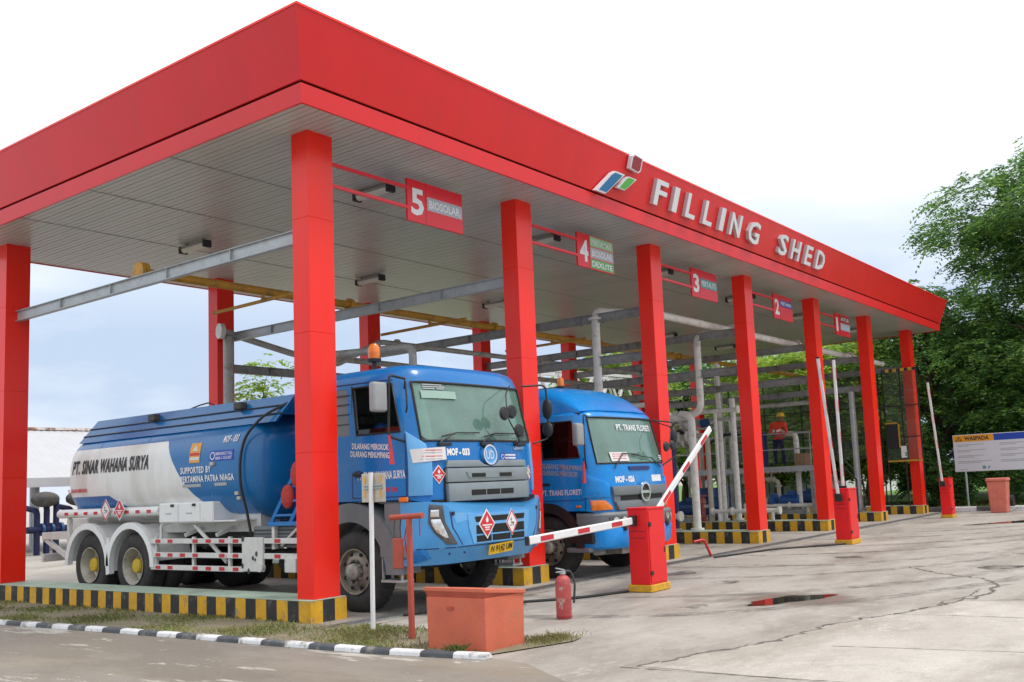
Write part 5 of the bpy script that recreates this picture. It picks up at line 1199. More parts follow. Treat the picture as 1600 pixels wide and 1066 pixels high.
# interior
MB().box(-1.05, 1.05, -.86, -.45, 1.62, 1.80).build('dashboard', 'interior', T2, bevel=.03)
for x in (-.6, .6):
    mb = MB().box(x - .26, x + .26, -.2, .28, 1.3, 1.5); mb.box(x - .25, x + .25, .3, .46, 1.5, 2.2); mb.box(x - .14, x + .14, .34, .46, 2.22, 2.4); mb.build('seat', 'interior', T2, bevel=.04)
MB().tube([(-.6 + .21 * math.cos(a), -.46 - .1 * math.sin(a), 1.86 + .17 * math.sin(a)) for a in [2 * math.pi * i / 20 for i in range(21)]], .016, 6, cap=False).build('steering_wheel', 'black_plastic', T2, smooth=60)
driver(T2, -.6, -.34, 'driver with a pale cap seated behind the dark side window of the domed tanker', 'white_clean', .08)
for sgn in (-1, 1):
    x = sgn * (HW2 + .001)
    for a, b_ in (((x, .13, 1.1), (x, .13, 2.5)), ((x, -.74, 1.1), (x, -.74, 1.92))):
        q = Vector(b_); q.x *= .97 if b_[2] > 2.2 else 1
        MB().beam(a, q, .012, .006, up=(1, 0, 0)).build('seam', 'navy', shell2)
    MB().box(*sorted((x, x + sgn * .03)), -.06, .10, 1.50, 1.54).build('door_handle', 'black_plastic', T2, bevel=.01)
    MB().box(*sorted((x, x + sgn * .025)), -.66, -.56, 1.13, 1.17).build('side_marker', 'orange_lens', T2, bevel=.01)
side_text('lettering', 'DILARANG MENUMPANG', .085, .12, 1.79, 'ink_grey', T2, .84, -HW2, -.09); side_text('lettering', 'DILARANG MEROKOK', .085, .12, 1.685, 'ink_grey', T2, .74, -HW2, -.09)
side_text('lettering', 'PT. TRANS FLORETI', .085, .12, 1.34, 'ink_white', T2, .80, -HW2, 0.)
MB().box(-HW2 - .004, -HW2 + .004, -.70, .3, 1.245, 1.255).build('crease', 'navy', T2)
# front
for sgn in (-1, 1):
    uo = cw2.u[n2_ - 1 + 6] + .02; e0 = U2(.95)
    poly = [(sgn * uo, 1.28), (sgn * U2(.86), 1.28), (sgn * U2(.88), 1.5), (sgn * (uo - .1), 1.66), (sgn * uo, 1.66)]
    wrapped('corner_vane', poly if sgn < 0 else poly[::-1], cw2, -.005, .025, 'blue_hino', T2, 8, 3, .006, 40)
    hp = [(sgn * (uo - .13), 1.24), (sgn * (uo - .15), 1.075), (sgn * U2(.82), 1.08), (sgn * U2(.85), 1.14), (sgn * U2(.97), 1.235)]
    hp = hp if sgn < 0 else hp[::-1]
    wrapped('turn_lamp', hp, cw2, .0, .03, 'orange_lens', T2, 8, 2, .006, 40)
g2 = wrapped('grille', [(-.74, 1.06), (.74, 1.06), (.80, 1.22), (.84, 1.445), (-.84, 1.445), (-.80, 1.22)], cw2, .0, .03, 'grey_plastic', T2, 10, 3)
wrapped('grille_bar', [(-.82, 1.30), (.82, 1.30), (.84, 1.445), (-.84, 1.445)], cw2, .03, .055, 'grey_plastic', g2, 12, 1, .008, 30)
wrapped('grille_bar', [(-.72, 1.06), (.72, 1.06), (.79, 1.2), (-.79, 1.2)], cw2, .03, .06, 'grey_plastic', g2, 12, 1, .008, 30)
wrapped('slot', rect(-.66, .66, 1.215, 1.29), cw2, .029, .033, 'dark', g2, 10, 1)
ringpart('emblem_ring', disc(0, 1.335, .15, 28, .165), disc(0, 1.335, .115, 28, .13), cw2, 'chrome', g2, .05, .085)
wrapped('emblem_back', disc(0, 1.335, .13, 22), cw2, .05, .06, 'black_plastic', g2, 3, 3)
wrapped('emblem_bar', rect(-.115, .115, 1.312, 1.358), cw2, .06, .076, 'chrome', g2, 2, 1)
text('fleet_number', 'MOF - 026', .095, lambda a, b, t: cw2(a - .72, 1.51 + b, t), 'ink_white', T2, width=.52, bold=.055, cutu=4)
wrapped('call_sticker', rect(.36, .72, 1.50, 1.61), cw2, .001, .004, 'ink_white', T2, 4, 1)
text('screen_banner', 'PT. TRANS FLORETI', .10, lambda a, b, t: cw2(-.40 + a, 2.37 + b, t), 'ink_white', W2, width=1.14, bold=.025, cutu=6, off=.008, space=1.1)
sp = wrapped('notice_paper', [(-.74, 1.85), (-.27, 1.85), (-.29, 2.0), (-.76, 2.0)], cw2, .006, .009, 'paper', T2, 4, 1)
for z in (1.89, 1.93, 1.965): wrapped('line', rect(-.70, -.34, z, z + .008), cw2, .009, .011, 'ink_red', sp, 3, 1)
for z, a0 in ((1.93, .80), (1.90, .78), (1.87, .82)): wrapped('screen_print', rect(U2(a0), U2(.98), z, z + .016), cw2, .007, .009, 'ink_white', W2, 2, 1)
wrapped('top_shade', [(U2(-1.0), 2.33), (U2(1.0), 2.33), (U2(.98), 2.57), (U2(-.98), 2.57)], cw2, -.035, -.03, 'tint_glass', W2, 10, 3)
tr = wrapped('cowl_vent', [(-.32, 1.70), (.28, 1.70), (.33, 1.735), (.30, 1.765), (-.34, 1.765)], cw2, .0, .02, 'navy', T2, 4, 1, .005)
for x in (-.72, .42):
    p0 = cw2(U2(x), 1.74, .03); p1 = cw2(U2(x + .22 if x < 0 else x + .1), 1.93, .035)
    p0, p1 = (p0, cw2(U2(x + .28), 1.98, .03)) if x < 0 else (cw2(U2(.72), 1.74, .03), cw2(U2(.42), 1.90, .03))
    w_ = MB().tube([p0, p1], .011, 6).build('wiper', 'black_plastic', T2); MB().tube([p1, cw2(U2(x + .75 if x < 0 else -.2), 1.96, .025)], .008, 6).build('blade', 'black_plastic', w_)
# bumper
bh2 = [(0, -1.17), (.5, -1.16), (.8, -1.12), (1.0, -1.04), (1.12, -.90), (1.18, -.72), (1.18, -.56)]
bw2 = Wrap(bh2)
def brings(zs):
    out = []
    for z, k in zs:
        o = [(x * k, y + (1 - k), z) for x, y in outline_fn(bh2)] + [(1.0, -.6, z), (-1.0, -.6, z)]
        out.append(o)
    return out
MB().loft(brings(((.80, .99), (.82, 1.), (1.0, 1.), (1.04, .97))), cap=(True, True)).build('bumper', 'grey_plastic', T2, smooth=35)
MB().loft(brings(((.46, .95), (.5, .98), (.76, 1.), (.795, .985))), cap=(True, True)).build('bumper_skirt', 'blue_hino', T2, smooth=35)
for sgn in (-1, 1):
    hp = [(sgn * bw2.uof(x), z) for x, z in ((.58, .84), (.96, .84), (.98, .97), (.62, .97))]
    hl = wrapped('headlight', hp if sgn > 0 else hp[::-1], bw2, .0, .012, 'lamp_dark', T2, 5, 2, .004)
    for cx in (.68, .86): wrapped('lens', disc(sgn * bw2.uof(cx), .905, .055, 16), bw2, .012, .022, 'lamp_lens', hl, 3, 3)
    MB().ell(bw2(sgn * bw2.uof(.66), .79, .01), (.05, .03, .06), 10, 8).build('tow_eye', 'black_plastic', T2, smooth=60)
    arch('wheel_arch', T2, *sorted((sgn * .8, sgn * 1.19)), .05, .48, .58, .74, 0, 180, 'black_plastic')
    MB().box(*sorted((sgn * .9, sgn * 1.18)), -.86, -.40, .56, .80).build('step', 'black_plastic', T2, bevel=.02)
    MB().box(*sorted((sgn * .9, sgn * 1.2)), -.80, -.34, .42, .50).build('lower_step', 'grey_plastic', T2, bevel=.02)
    MB().box(*sorted((sgn * .85, sgn * 1.16)), .62, .84, .5, 1.1).build('side_skirt', 'blue_hino', T2, bevel=.02)
    wheel(T2, sgn * 1.12, .05, sgn, r=.5)
    for y in (5.0, 6.3): wheel(T2, sgn * 1.12, y, sgn, dual=True, front=False, r=.5)
    MB().box(*sorted((sgn * .36, sgn * .44)), -.5, 7.3, .74, .98).build('chassis_rail', 'chassis', T2)
MB().box(-.6, -.2, -1.02, -.4, .36, .46).build('front_axle', 'rim_grey', T2)
MB().cyl((-.95, -.75, .42), (.1, -.45, .36), .06, 12).build('intercooler_pipe', 'pipe_grey', T2, smooth=40)
MB().box(-.34, .34, -.5, .9, .6, 1.05).build('engine', 'chassis', T2, bevel=.05)
# mirrors of tanker 2
ar = MB().pipe([(-1.02, -.75, 2.58), (-1.38, -.92, 2.60), (-1.40, -.93, 1.95), (-1.16, -.78, 1.75)], .014, 8, bend=.08).build('mirror_arm', 'black_plastic', T2, smooth=50)
MB().box(-1.60, -1.40, -.95, -.83, 2.10, 2.46).build('mirror', 'mirror_shell', T2, bevel=.04, seg=3, smooth=40)
MB().hexa([(-1.37, -.86, 1.52), (-1.31, -.87, 1.52), (-1.30, -.84, 1.52), (-1.35, -.82, 1.52)], [(-1.34, -.85, 1.86), (-1.31, -.86, 1.86), (-1.30, -.84, 1.86), (-1.32, -.83, 1.86)]).build('ribbon', 'reflector_red', ar)
ar = MB().pipe([(1.02, -.75, 2.58), (1.45, -.92, 2.54), (1.5, -.93, 1.95), (1.18, -.78, 1.75)], .014, 8, bend=.08).build('mirror_arm', 'black_plastic', T2, smooth=50)
MB().ell((1.42, -.94, 2.3), (.09, .06, .16), 12, 10).build('mirror', 'black_plastic', T2, smooth=60)
for x, z in ((.62, 2.08), (.85, 2.1)): MB().lathe([(.02, -.05), (.07, -.045), (.09, -.01), (.085, 0)], (x, -1.22, z), 'y', 18).build('mirror', 'black_plastic', T2, smooth=40)
MB().pipe([(.98, -.8, 2.55), (.9, -1.2, 2.42), (.74, -1.24, 2.15)], .010, 6, bend=.08).build('mirror_arm', 'black_plastic', T2, smooth=50)
t2k = MB().loft([[(x * .97, y - .35, z - .12) for x, y, z in tring(y, k)] for y, k in ((2.02, .02), (2.03, .35), (2.07, .62), (2.15, .83), (2.25, .935), (2.36, .985), (2.47, 1.), (7.1, 1.), (7.28, .985), (7.40, .94), (7.50, .84), (7.57, .64), (7.6, .35), (7.61, .02))], cap=(True, True)).build('tank', 'white_paint', T2, smooth=40)
for sgn in (-1, 1): MB().box(*sorted((sgn * .84, sgn * .88)), 1.6, 6.6, 2.55, 2.86).build('coaming', 'white_paint', t2k)
for y in (2.2, 3.4, 4.6): MB().lathe([(.26, 0), (.26, .06), (.22, .09), (.05, .10), (.02, .1)], (0, y, 2.73), 'z', 20).build('hatch', 'galv', t2k, smooth=40)

# ================================================================== BARRIERS
def barrier(label, x0, x1, y0, y1, h, booms):
    cx, cy = (x0 + x1) / 2, (y0 + y1) / 2
    t = thing('boom_barrier', label, 'barrier', (cx, cy, 0), group='red boom barriers')
    MB().box(x0 - .03, x1 + .03, y0 - .03, y1 + .03, .004, .10).build('base_plate', 'yellow_paint', t, w=True, bevel=.008)
    cb = MB().box(x0, x1, y0, y1, .10, h).build('cabinet', 'red_box', t, w=True, bevel=.008)
    MB().box(x0 - .012, x1 + .012, y0 - .02, y1 + .012, h - .012, h + .012).build('lid', 'red_box', t, w=True, bevel=.006)
    dr = MB().box(x0 + .02, x1 - .02, y0 - .012, y0, .13, h - .04).build('door', 'red_box', t, w=True, bevel=.004)
    for z in (h - .22, .26): MB().cyl((x0 + .03, y0 - .028, z), (x0 + .03, y0 - .01, z), .032, 12).build('hinge', 'black_plastic', dr, w=True)
    MB().box(x1 - .07, x1 - .05, y0 - .02, y0 - .01, h * .45, h * .52).build('lock', 'black_plastic', dr, w=True)
    for k in range(2): MB().box(x0 - .006, x0, cy - .10, cy + .12, h * .72 - k * .09, h * .72 - k * .09 + .012).build('vent', 'logo_red', cb, w=True)
    for i, (p, q, side) in enumerate(booms):
        p, q = Vector(p), Vector(q); d = (q - p).normalized(); L_ = (q - p).length
        bw_ = (.045, .10) if abs(d.z) < .9 else (.032, .07)
        bm_ = MB().beam(p, q, *bw_, up=(0, 1, 0) if abs(d.z) > .9 else (0, 0, 1)).build('boom', 'white_boom', t, w=True, bevel=.012)
        n = max(3, int(L_ / .62)); up = Vector((0, 0, 1)) if abs(d.z) < .9 else Vector((1, 0, 0)); v = d.cross(Vector((0, 1, 0))).normalized()
        for k in range(n):
            c = p + d * (L_ * (k + .55) / n); a, b_ = c - d * .13, c + d * .13
            for s_ in (-1, 1):
                o_ = Vector((0, s_ * .0235 if abs(d.z) < .9 else s_ * .036, 0))
                hh = .046 if abs(d.z) < .9 else .02
                MB().hexa([a - v * hh / 1 * .5 * 1.3 + o_, a + v * hh * .65 + o_, a + v * hh * .65 + o_ * 1.08, a - v * hh * .65 + o_ * 1.08], [b_ - v * hh * .65 + o_, b_ + v * hh * .65 + o_, b_ + v * hh * .65 + o_ * 1.08, b_ - v * hh * .65 + o_ * 1.08]).build('reflector', 'reflector_red', bm_, w=True)
        MB().beam(q, q + d * .03, bw_[0] + .004, bw_[1] + .004, up=(0, 1, 0) if abs(d.z) > .9 else (0, 0, 1)).build('end_cap', 'black_plastic', bm_, w=True)
        c = p - d * .02; MB().beam(c - d * .10, c + d * .06, .07, .14, up=(0, 1, 0) if abs(d.z) > .9 else (0, 0, 1)).build('hinge_bracket', 'black_plastic', t, w=True)
    return t
b1 = barrier('red barrier box behind the extinguisher, one boom lowered to the left, one half raised', 3.52, 3.98, -2.62, -2.30, 1.14, [((3.46, -2.42, .975), (1.12, -2.42, .875), 0), ((4.06, -2.42, 1.04), (5.92, -2.42, 2.30), 1)])
hs_ = MB().pipe([(4.02, -2.4, .95), (4.07, -2.4, .80), (4.05, -2.4, .62), (4.09, -2.4, .55)], .045, 10).build('counterweight_arm', 'grey_plastic', b1, w=True, smooth=50)
b2 = barrier('red barrier box with both booms upright in front of the fifth column', 11.88, 12.38, -2.42, -2.10, 1.15, [((11.78, -2.25, 1.02), (11.20, -2.25, 3.86), 0), ((12.10, -2.25, 1.17), (12.10, -2.25, 3.90), 1)])
b3 = barrier('farthest red barrier box with an upright boom beside the striped kerb', 21.95, 22.35, -1.84, -1.55, 1.16, [((21.75, -1.7, 1.05), (21.10, -1.7, 3.98), 0)])
o = MB().pipe([(3.45, -2.3, .02), (2.6, -2.0, .018), (1.6, -1.1, .018), (.6, -.85, .018)], .018, 8, bend=.3).build('cable', 'black_plastic'); tag(o, 'black power cable lying on the concrete left of the near barrier', 'cable')
o = MB().pipe([(11.85, -2.3, .02), (10.5, -1.3, .018), (8.6, -.95, .018)], .018, 8, bend=.3).build('cable', 'black_plastic'); tag(o, 'black power cable lying on the concrete left of the second barrier', 'cable')
# bent red pipe guard by column 3
o = MB().pipe([(8.66, -.5, .30), (8.85, -.62, .33), (8.92, -.72, .004)], .028, 8, bend=.06).build('bent_pipe', 'reflector_red', smooth=50); tag(o, 'small bent red pipe poking from the concrete beside the third column', 'pipe')

# ================================================================== SMALL THINGS IN FRONT
sb = thing('sand_box', 'terracotta coloured steel sand box with a sloping lid on the kerb corner', 'box', (-.75, -3.2, 0))
bq = [(-1.05, -2.86), (-1.03, -3.58), (-.47, -3.59), (-.49, -2.87)]
cx, cy = -.76, -3.22; sc_ = lambda k, z, dz=0: [(cx + (x - cx) * k, cy + (y - cy) * k, z) for x, y in bq]
MB().hexa(sc_(1., .004), sc_(1.02, .50)).build('body', 'terracotta', sb, w=True, bevel=.006)
def lidz(z): return [(x, y, z + (.05 if x < cx else -.02)) for x, y, _ in sc_(1.07, 0)]
MB().hexa(lidz(.505), lidz(.545)).build('lid', 'terracotta', sb, w=True, bevel=.006)
MB().hexa([(x, y, z + .001) for x, y, z in sc_(.99, .50)], [(x, y, z - .002) for x, y, z in [(p[0] * .98 + cx * .02, p[1] * .98 + cy * .02, p[2]) for p in lidz(.512)]]).build('lid_lip', 'red_oxide', sb, w=True)
MB().beam((-1.052, -3.2, .40), (-1.052, -3.12, .40), .012, .03).build('latch', 'red_oxide', sb, w=True)
ex = thing('fire_extinguisher', 'scuffed pale red fire extinguisher standing on the concrete', 'extinguisher', (1.09, -2.93, 0))
bd_ = MB().lathe([(.085, .004), (.09, .02), (.09, .40), (.085, .44), (.06, .475), (.028, .49), (.028, .51), (.001, .515)], (0, 0, 0), 'z', 24).build('cylinder', 'ext_red', ex, smooth=40)
MB().lathe([(.0915, .015), (.0915, .035), (.089, .036), (.089, .014)], (0, 0, 0), 'z', 24).build('foot_ring', 'logo_red', ex, smooth=40)
MB().cyl((0, 0, .50), (0, 0, .535), .035, 14).build('valve', 'galv', ex, smooth=40)
MB().beam((-.09, .02, .575), (.03, 0, .545), .03, .012).build('lever', 'galv', ex); MB().beam((-.09, .02, .53), (.02, 0, .535), .03, .012).build('handle', 'galv', ex)
MB().pipe([(.02, -.01, .53), (.10, -.04, .53), (.155, -.06, .40), (.13, -.05, .16)], .013, 8, bend=.07).build('hose', 'chassis', ex, smooth=50)
MB().prism(rect(-.5, .35, .24, .36), lambda a, b, t: (math.sin(a - .6) * (.09 + t), -math.cos(a - .6) * (.09 + t), b), .001, .002).build('label', 'paper', ex) if False else None
mb = MB(); seg_ = [(-.75 + .1 * i) for i in range(11)]
mb.loft([[(math.sin(a) * .0915, -math.cos(a) * .0915, z) for a in seg_] for z in (.22, .33)], closed=False).build('label', 'ext_red', ex)
rp_ = thing('tool_stand', 'rust red T-post with a hanging red plate beside the sand box', 'stand', (-.69, -2.28, 0))
MB().box(-.715, -.665, -2.305, -2.255, .0, 1.24).build('post', 'red_oxide', rp_, w=True, bevel=.004)
MB().cyl((-.70, -2.02, 1.255), (-.67, -2.46, 1.27), .03, 12).build('crossbar', 'red_oxide', rp_, w=True, smooth=40)
pt_ = MB().box(-.72, -.69, -2.20, -2.05, .72, 1.04).build('hanging_plate', 'red_oxide', rp_, w=True, bevel=.01)
for y in (-2.08, -2.17): MB().tube([(-.70, y, 1.24), (-.705, y + .01, 1.14), (-.705, y, 1.03)], .007, 5).build('chain', 'chassis', rp_, w=True)
MB().tube([(-.69, -2.25, 1.2), (-.70, -2.22, 1.05), (-.69, -2.23, .9), (-.69, -2.25, .8)], .006, 5).build('chain', 'logo_red', rp_, w=True)
MB().tube([(-.68, -2.42, 1.25), (-.685, -2.43, 1.15), (-.68, -2.42, 1.06)], .006, 5).build('chain', 'logo_red', rp_, w=True)
sp_ = thing('sign_post', 'slim white post with a sign plate seen from behind, in the verge', 'sign', (-.46, -1.45, 0))
MB().cyl((-.46, -1.45, .0), (-.46, -1.47, 1.75), .026, 12).build('post', 'white_boom', sp_, w=True, smooth=40)
MB().box(-.43, -.42, -1.66, -1.28, 1.42, 1.74).build('plate', 'beige', sp_, w=True, bevel=.003)
for z in (1.57, 1.60): MB().box(-.449, -.431, -1.62, -1.32, z, z + .014).build('bracket', 'galv', sp_, w=True)
for y in (-1.60, -1.35): 
    for z in (1.47, 1.63): MB().box(-.434, -.430, y, y + .03, z, z + .08).build('rust_mark', 'orange_sticker', sp_, w=True)
# far right: warning board, bin
bo = thing('warning_board', 'white notice board headed WASPADA with amber and blue title bars', 'sign', (27.1, -2.2, 0))
MB().box(27.1, 27.14, -3.75, -.74, 1.30, 2.56).build('panel', 'board_white', bo, w=True, bevel=.006)
bfn = plane((27.1, -.74, 1.30), (0, -1, 0), (0, 0, 1), (-1, 0, 0))
panel('title_bar', rect(.03, 1.32, 1.02, 1.24), bfn, 'amber_sign', bo, .001, .006, w=True); panel('title_bar', rect(1.33, 2.98, 1.02, 1.24), bfn, 'blue_sign', bo, .001, .006, w=True)
text('title', 'WASPADA', .13, lambda a, b, t: bfn(.38 + a, 1.065 + b, t), 'ink_black', bo, width=.80, bold=.04, off=.009, w=True)
ringpart('warning_triangle', [(.08, 1.05), (.32, 1.05), (.20, 1.21)], [(.12, 1.07), (.28, 1.07), (.20, 1.18)], bfn, 'ink_black', bo, .006, .009, w=True)
panel('exclamation', rect(.19, .21, 1.085, 1.15), bfn, 'ink_black', bo, .006, .009, w=True)
r3 = random.Random(4)
for cxx, wmax in ((.12, 1.1), (1.5, 1.3)):
    z = .93
    for k in range(4):
        panel('text_line', rect(cxx, cxx + wmax * r3.uniform(.75, 1), z - .025, z), bfn, 'ink_grey', bo, .001, .004, w=True)
        panel('text_line', rect(cxx, cxx + wmax * r3.uniform(.3, .8), z - .075, z - .05), bfn, 'ink_grey', bo, .001, .004, w=True); z -= .19
for a in (.95, 2.32): panel('stamp', disc(a, .13, .06, 16), bfn, 'tag_teal', bo, .001, .005, w=True)
panel('text_line', rect(.12, .42, .06, .08), bfn, 'ink_grey', bo, .001, .004, w=True)
panel('stamp', [(1.06, .08), (1.10, .08), (1.15, .17), (1.11, .17)], bfn, 'logo_blue', bo, .001, .005, w=True)
for y in (-1.06, -3.4): MB().cyl((27.17, y, 0), (27.17, y, 2.5), .035, 10).build('post', 'galv', bo, w=True, smooth=40)
bn = thing('waste_bin', 'salmon pink panelled waste bin by the far kerb', 'bin', (24.85, -2.55, 0))
q0 = [(24.55, -2.28), (24.60, -2.85), (25.18, -2.83), (25.13, -2.26)]; cx, cy = 24.865, -2.555
S_ = lambda k, z: [(cx + (x - cx) * k, cy + (y - cy) * k, z) for x, y in q0]
MB().hexa(S_(.84, .004), S_(1., .98)).build('body', 'bin_pink', bn, w=True, bevel=.02)
MB().hexa(S_(1.10, .98), S_(1.08, 1.08)).build('lid', 'bin_pink', bn, w=True, bevel=.02)
for z0, z1 in ((.12, .40), (.44, .72)):
    for f0, f1 in ((.1, .46), (.54, .9)):
        A, B = Vector(q0[0]), Vector(q0[1]); k0 = .84 + .16 * z0 / .98; k1 = .84 + .16 * z1 / .98
        P = lambda f, z, k, o: (cx + (A.lerp(B, f).x - cx) * k - o, cy + (A.lerp(B, f).y - cy) * k, z)
        MB().hexa([P(f0, z0, k0, 0), P(f1, z0, k0, 0), P(f1, z1, k1, 0), P(f0, z1, k1, 0)], [P(f0, z0, k0, .012), P(f1, z0, k0, .012), P(f1, z1, k1, .012), P(f0, z1, k1, .012)]).build('raised_panel', 'bin_pink', bn, w=True)
MB().cyl((25.25, -2.6, .35), (25.25, -2.9, .35), .18, 14).build('wheel', 'black_plastic', bn, w=True)
# ================================================================== LOADING EQUIPMENT ON THE FAR ISLANDS
def valve(mb_parent, c, r, wheelm, bodym, parent, axis=(1, 0, 0)):
    c = Vector(c); a = Vector(axis).normalized(); mb = MB(); mb.cyl(c - a * r * 1.6, c - a * r * 1.3, r * 1.7, 12); mb.cyl(c + a * r * 1.3, c + a * r * 1.6, r * 1.7, 12); mb.ell(c, (r * 1.3,) * 3, 10, 8); mb.cyl(c, c + Vector((0, 0, r * 3.6)), r * .35, 8)
    o = mb.build('valve', bodym, parent, w=True, smooth=50)
    t = c + Vector((0, 0, r * 3.6)); MB().tube([t + Vector((math.cos(k) * r * 1.7, math.sin(k) * r * 1.7, 0)) for k in [2 * math.pi * i / 12 for i in range(13)]], r * .25, 5, cap=False).build('handwheel', wheelm, o, w=True)
    MB().beam(t - Vector((r * 1.6, 0, 0)), t + Vector((r * 1.6, 0, 0)), r * .25, r * .25).build('spoke', wheelm, o, w=True)
def pump_skid(x, y, label, col, k):
    t = thing('pump_skid', label, 'pump', (x, y, ZI), group='loading pump skids')
    z = ZI + .004
    MB().box(x - .26, x + .26, y - .7, y + .7, z, z + .12).build('base_frame', 'steel_grey', t, w=True, bevel=.01)
    MB().cyl((x, y - .55, z + .38), (x, y + .05, z + .38), .19, 18).build('motor', col, t, w=True, smooth=40)
    mb = MB()
    for i in range(10): a = 2 * math.pi * i / 10; c = Vector((x + .2 * math.cos(a), 0, z + .38 + .2 * math.sin(a))); mb.beam((c.x, y - .5, c.z), (c.x, y, c.z), .012, .03, up=(math.cos(a), 0, math.sin(a)))
    mb.build('cooling_fins', col, t, w=True)
    MB().lathe([(.12, 0), (.24, .02), (.26, .12), (.2, .2), (.1, .24)], (x, y + .2, z + .38), 'y', 18).build('pump_casing', col, t, w=True, smooth=40)
    MB().box(x - .1, x + .1, y - .4, y - .2, z + .55, z + .68).build('terminal_box', col, t, w=True, bevel=.01)
    MB().pipe([(x, y + .45, z + .38), (x, y + .9, z + .38), (x, y + .9, z + 1.0), (x, y + 1.4, z + 1.05)], .07, 12).build('outlet_pipe', 'beige', t, w=True, smooth=40)
    for c, ax in (((x, y + .5, z + .38), (0, 1, 0)), ((x, y + .9, z + .8), (0, 0, 1))): flange(MB(), c, ax, .13).build('flange', 'beige', t, w=True, smooth=40)
    valve(None, (x, y + 1.15, z + 1.03), .07, 'reflector_red' if k % 2 else 'valve_blue', 'beige', t, (0, 1, 0))
    for s_ in (-1, 1): MB().box(x - .03 + s_ * .12, x + .03 + s_ * .12, y - .66, y - .6, z + .1, z + .3).build('foot', 'steel_grey', t, w=True)
    return t
pump_skid(12.6, 3.2, 'blue pump skid on the fourth island, half hidden behind the white pipe', 'valve_blue', 0)
pump_skid(16.8, 4.3, 'blue pump skid low on the fifth island', 'pump_blue', 1)
pump_skid(21.0, 3.0, 'blue pump skid under the steel platform on the sixth island', 'valve_blue', 2)
pump_skid(12.55, 6.2, 'dark blue pump skid at the rear of the fourth island', 'pump_blue', 3)
pump_skid(25.05, 4.0, 'blue pump skid on the farthest island', 'pump_blue', 5)
def manifold(x, y, z, label, k):
    t = thing('manifold', label, 'pipework', (x, y, ZI), group='flanged manifolds')
    MB().pipe([(x, y, ZI + .004), (x, y, z), (x, y + 2.2, z), (x, y + 2.2, ZI + .004)], .075, 12).build('pipe_run', 'beige', t, w=True, smooth=40)
    for i in range(6): flange(MB(), (x, y + .35 + i * .27, z), (0, 1, 0), .16, .07).build('flange', 'pipe_white', t, w=True, smooth=40)
    MB().cyl((x - .05, y + 1.1, z - .05), (x - .05, y + 1.1, ZI + .9), .06, 10).build('meter', 'beige', t, w=True, smooth=40)
    MB().lathe([(.05, -.1), (.16, -.08), (.16, .12), (.1, .18), (.03, .19)], (x, y + .7, z + .3), 'z', 14).build('strainer', 'pipe_grey', t, w=True, smooth=40)
    MB().cyl((x, y + .7, z), (x, y + .7, z + .25), .05, 10).build('neck', 'pipe_grey', t, w=True)
    for yy in (y + .5, y + 1.6): MB().box(x - .03, x + .03, yy, yy + .05, ZI + .004, z - .06).build('support', 'steel_grey', t, w=True)
    MB().box(x - .16, x + .06, y + 1.3, y + 1.55, z - 1.0, z - .45).build('meter_box', ('valve_blue', 'interior_light', 'beige')[k % 3], t, w=True, bevel=.02)
    MB().tube([(x - .1, y + 1.8, z), (x - .2, y + 1.9, z - .5), (x - .18, y + 1.7, z - 1.1), (x - .1, y + 1.6, z - 1.5)], .04, 8).build('loading_hose', 'black_plastic', t, w=True, smooth=50)
    return t
manifold(12.6, 4.6, 2.75, 'beige flanged manifold at the rear of the fourth island', 0)
manifold(16.8, 5.2, 2.85, 'beige flanged manifold with hoses at the rear of the fifth island', 1)
manifold(16.72, 3.3, 2.7, 'flanged manifold with a dark hose in the middle of the fifth island', 2)
manifold(21.0, 5.8, 2.7, 'flanged manifold at the rear of the sixth island', 3)
manifold(8.4, 4.9, 2.6, 'flanged manifold on the third island behind the domed tanker', 5)
post_pipe(12.52, 2.05, 2.6, .07, 'navy', 'navy blue vertical pipe behind the thick white one on the fourth island')
post_pipe(12.62, 2.6, 3.6, .06, 'pipe_grey', 'grey riser with a valve on the fourth island')
post_pipe(16.7, 6.9, 4.5, .06, 'pipe_white', 'slim white riser at the rear of the fifth island')
post_pipe(20.9, 4.9, 4.6, .06, 'pipe_grey', 'grey riser at the rear of the sixth island')
post_pipe(21.0, .55, 3.9, .09, 'galv', 'grey steel pole standing just behind the sixth column')
for i, (x, y, m_, l_) in enumerate(((16.72, 3.55, 'ext_red', 'red hydrant pillar with a side outlet on the fifth island'), (20.95, 1.5, 'reflector_red', 'red valve pillar with a round wheel on the sixth island'))):
    t = thing('hydrant', l_, 'hydrant', (x, y, ZI)); z = ZI + .004
    MB().lathe([(.10, 0), (.10, .04), (.06, .05), (.06, .5), (.085, .52), (.085, .6), (.03, .68), (.01, .69)], (x, y, z), 'z', 16).build('body', m_, t, w=True, smooth=40)
    MB().cyl((x, y, z + .42), (x - .02, y - .18, z + .42), .05, 12).build('outlet', 'beige', t, w=True, smooth=40)
    MB().tube([(x + .12 * math.cos(a), y + .12 * math.sin(a), z + .72) for a in [2 * math.pi * i / 14 for i in range(15)]], .02, 6, cap=False).build('handwheel', m_, t, w=True)
for i, (x, y) in enumerate(((20.85, 5.15), (20.95, 5.75), (25.0, 6.9))):
    l_ = ['navy drum on the sixth island, nearer of a pair', 'navy drum on the sixth island, farther of a pair', 'navy drum standing alone on the farthest island'][i]
    t = thing('drum', l_, 'drum', (x, y, ZI + .004), group='navy drums')
    MB().lathe([(.275, 0), (.285, .02), (.28, .28), (.29, .30), (.28, .32), (.28, .56), (.29, .58), (.28, .6), (.285, .86), (.27, .88), (.265, .86), (.01, .86)], (0, 0, 0), 'z', 24).build('body', 'pump_blue', t, smooth=40)
    MB().cyl((.15, 0, .86), (.15, 0, .885), .03, 10).build('bung', 'galv', t)
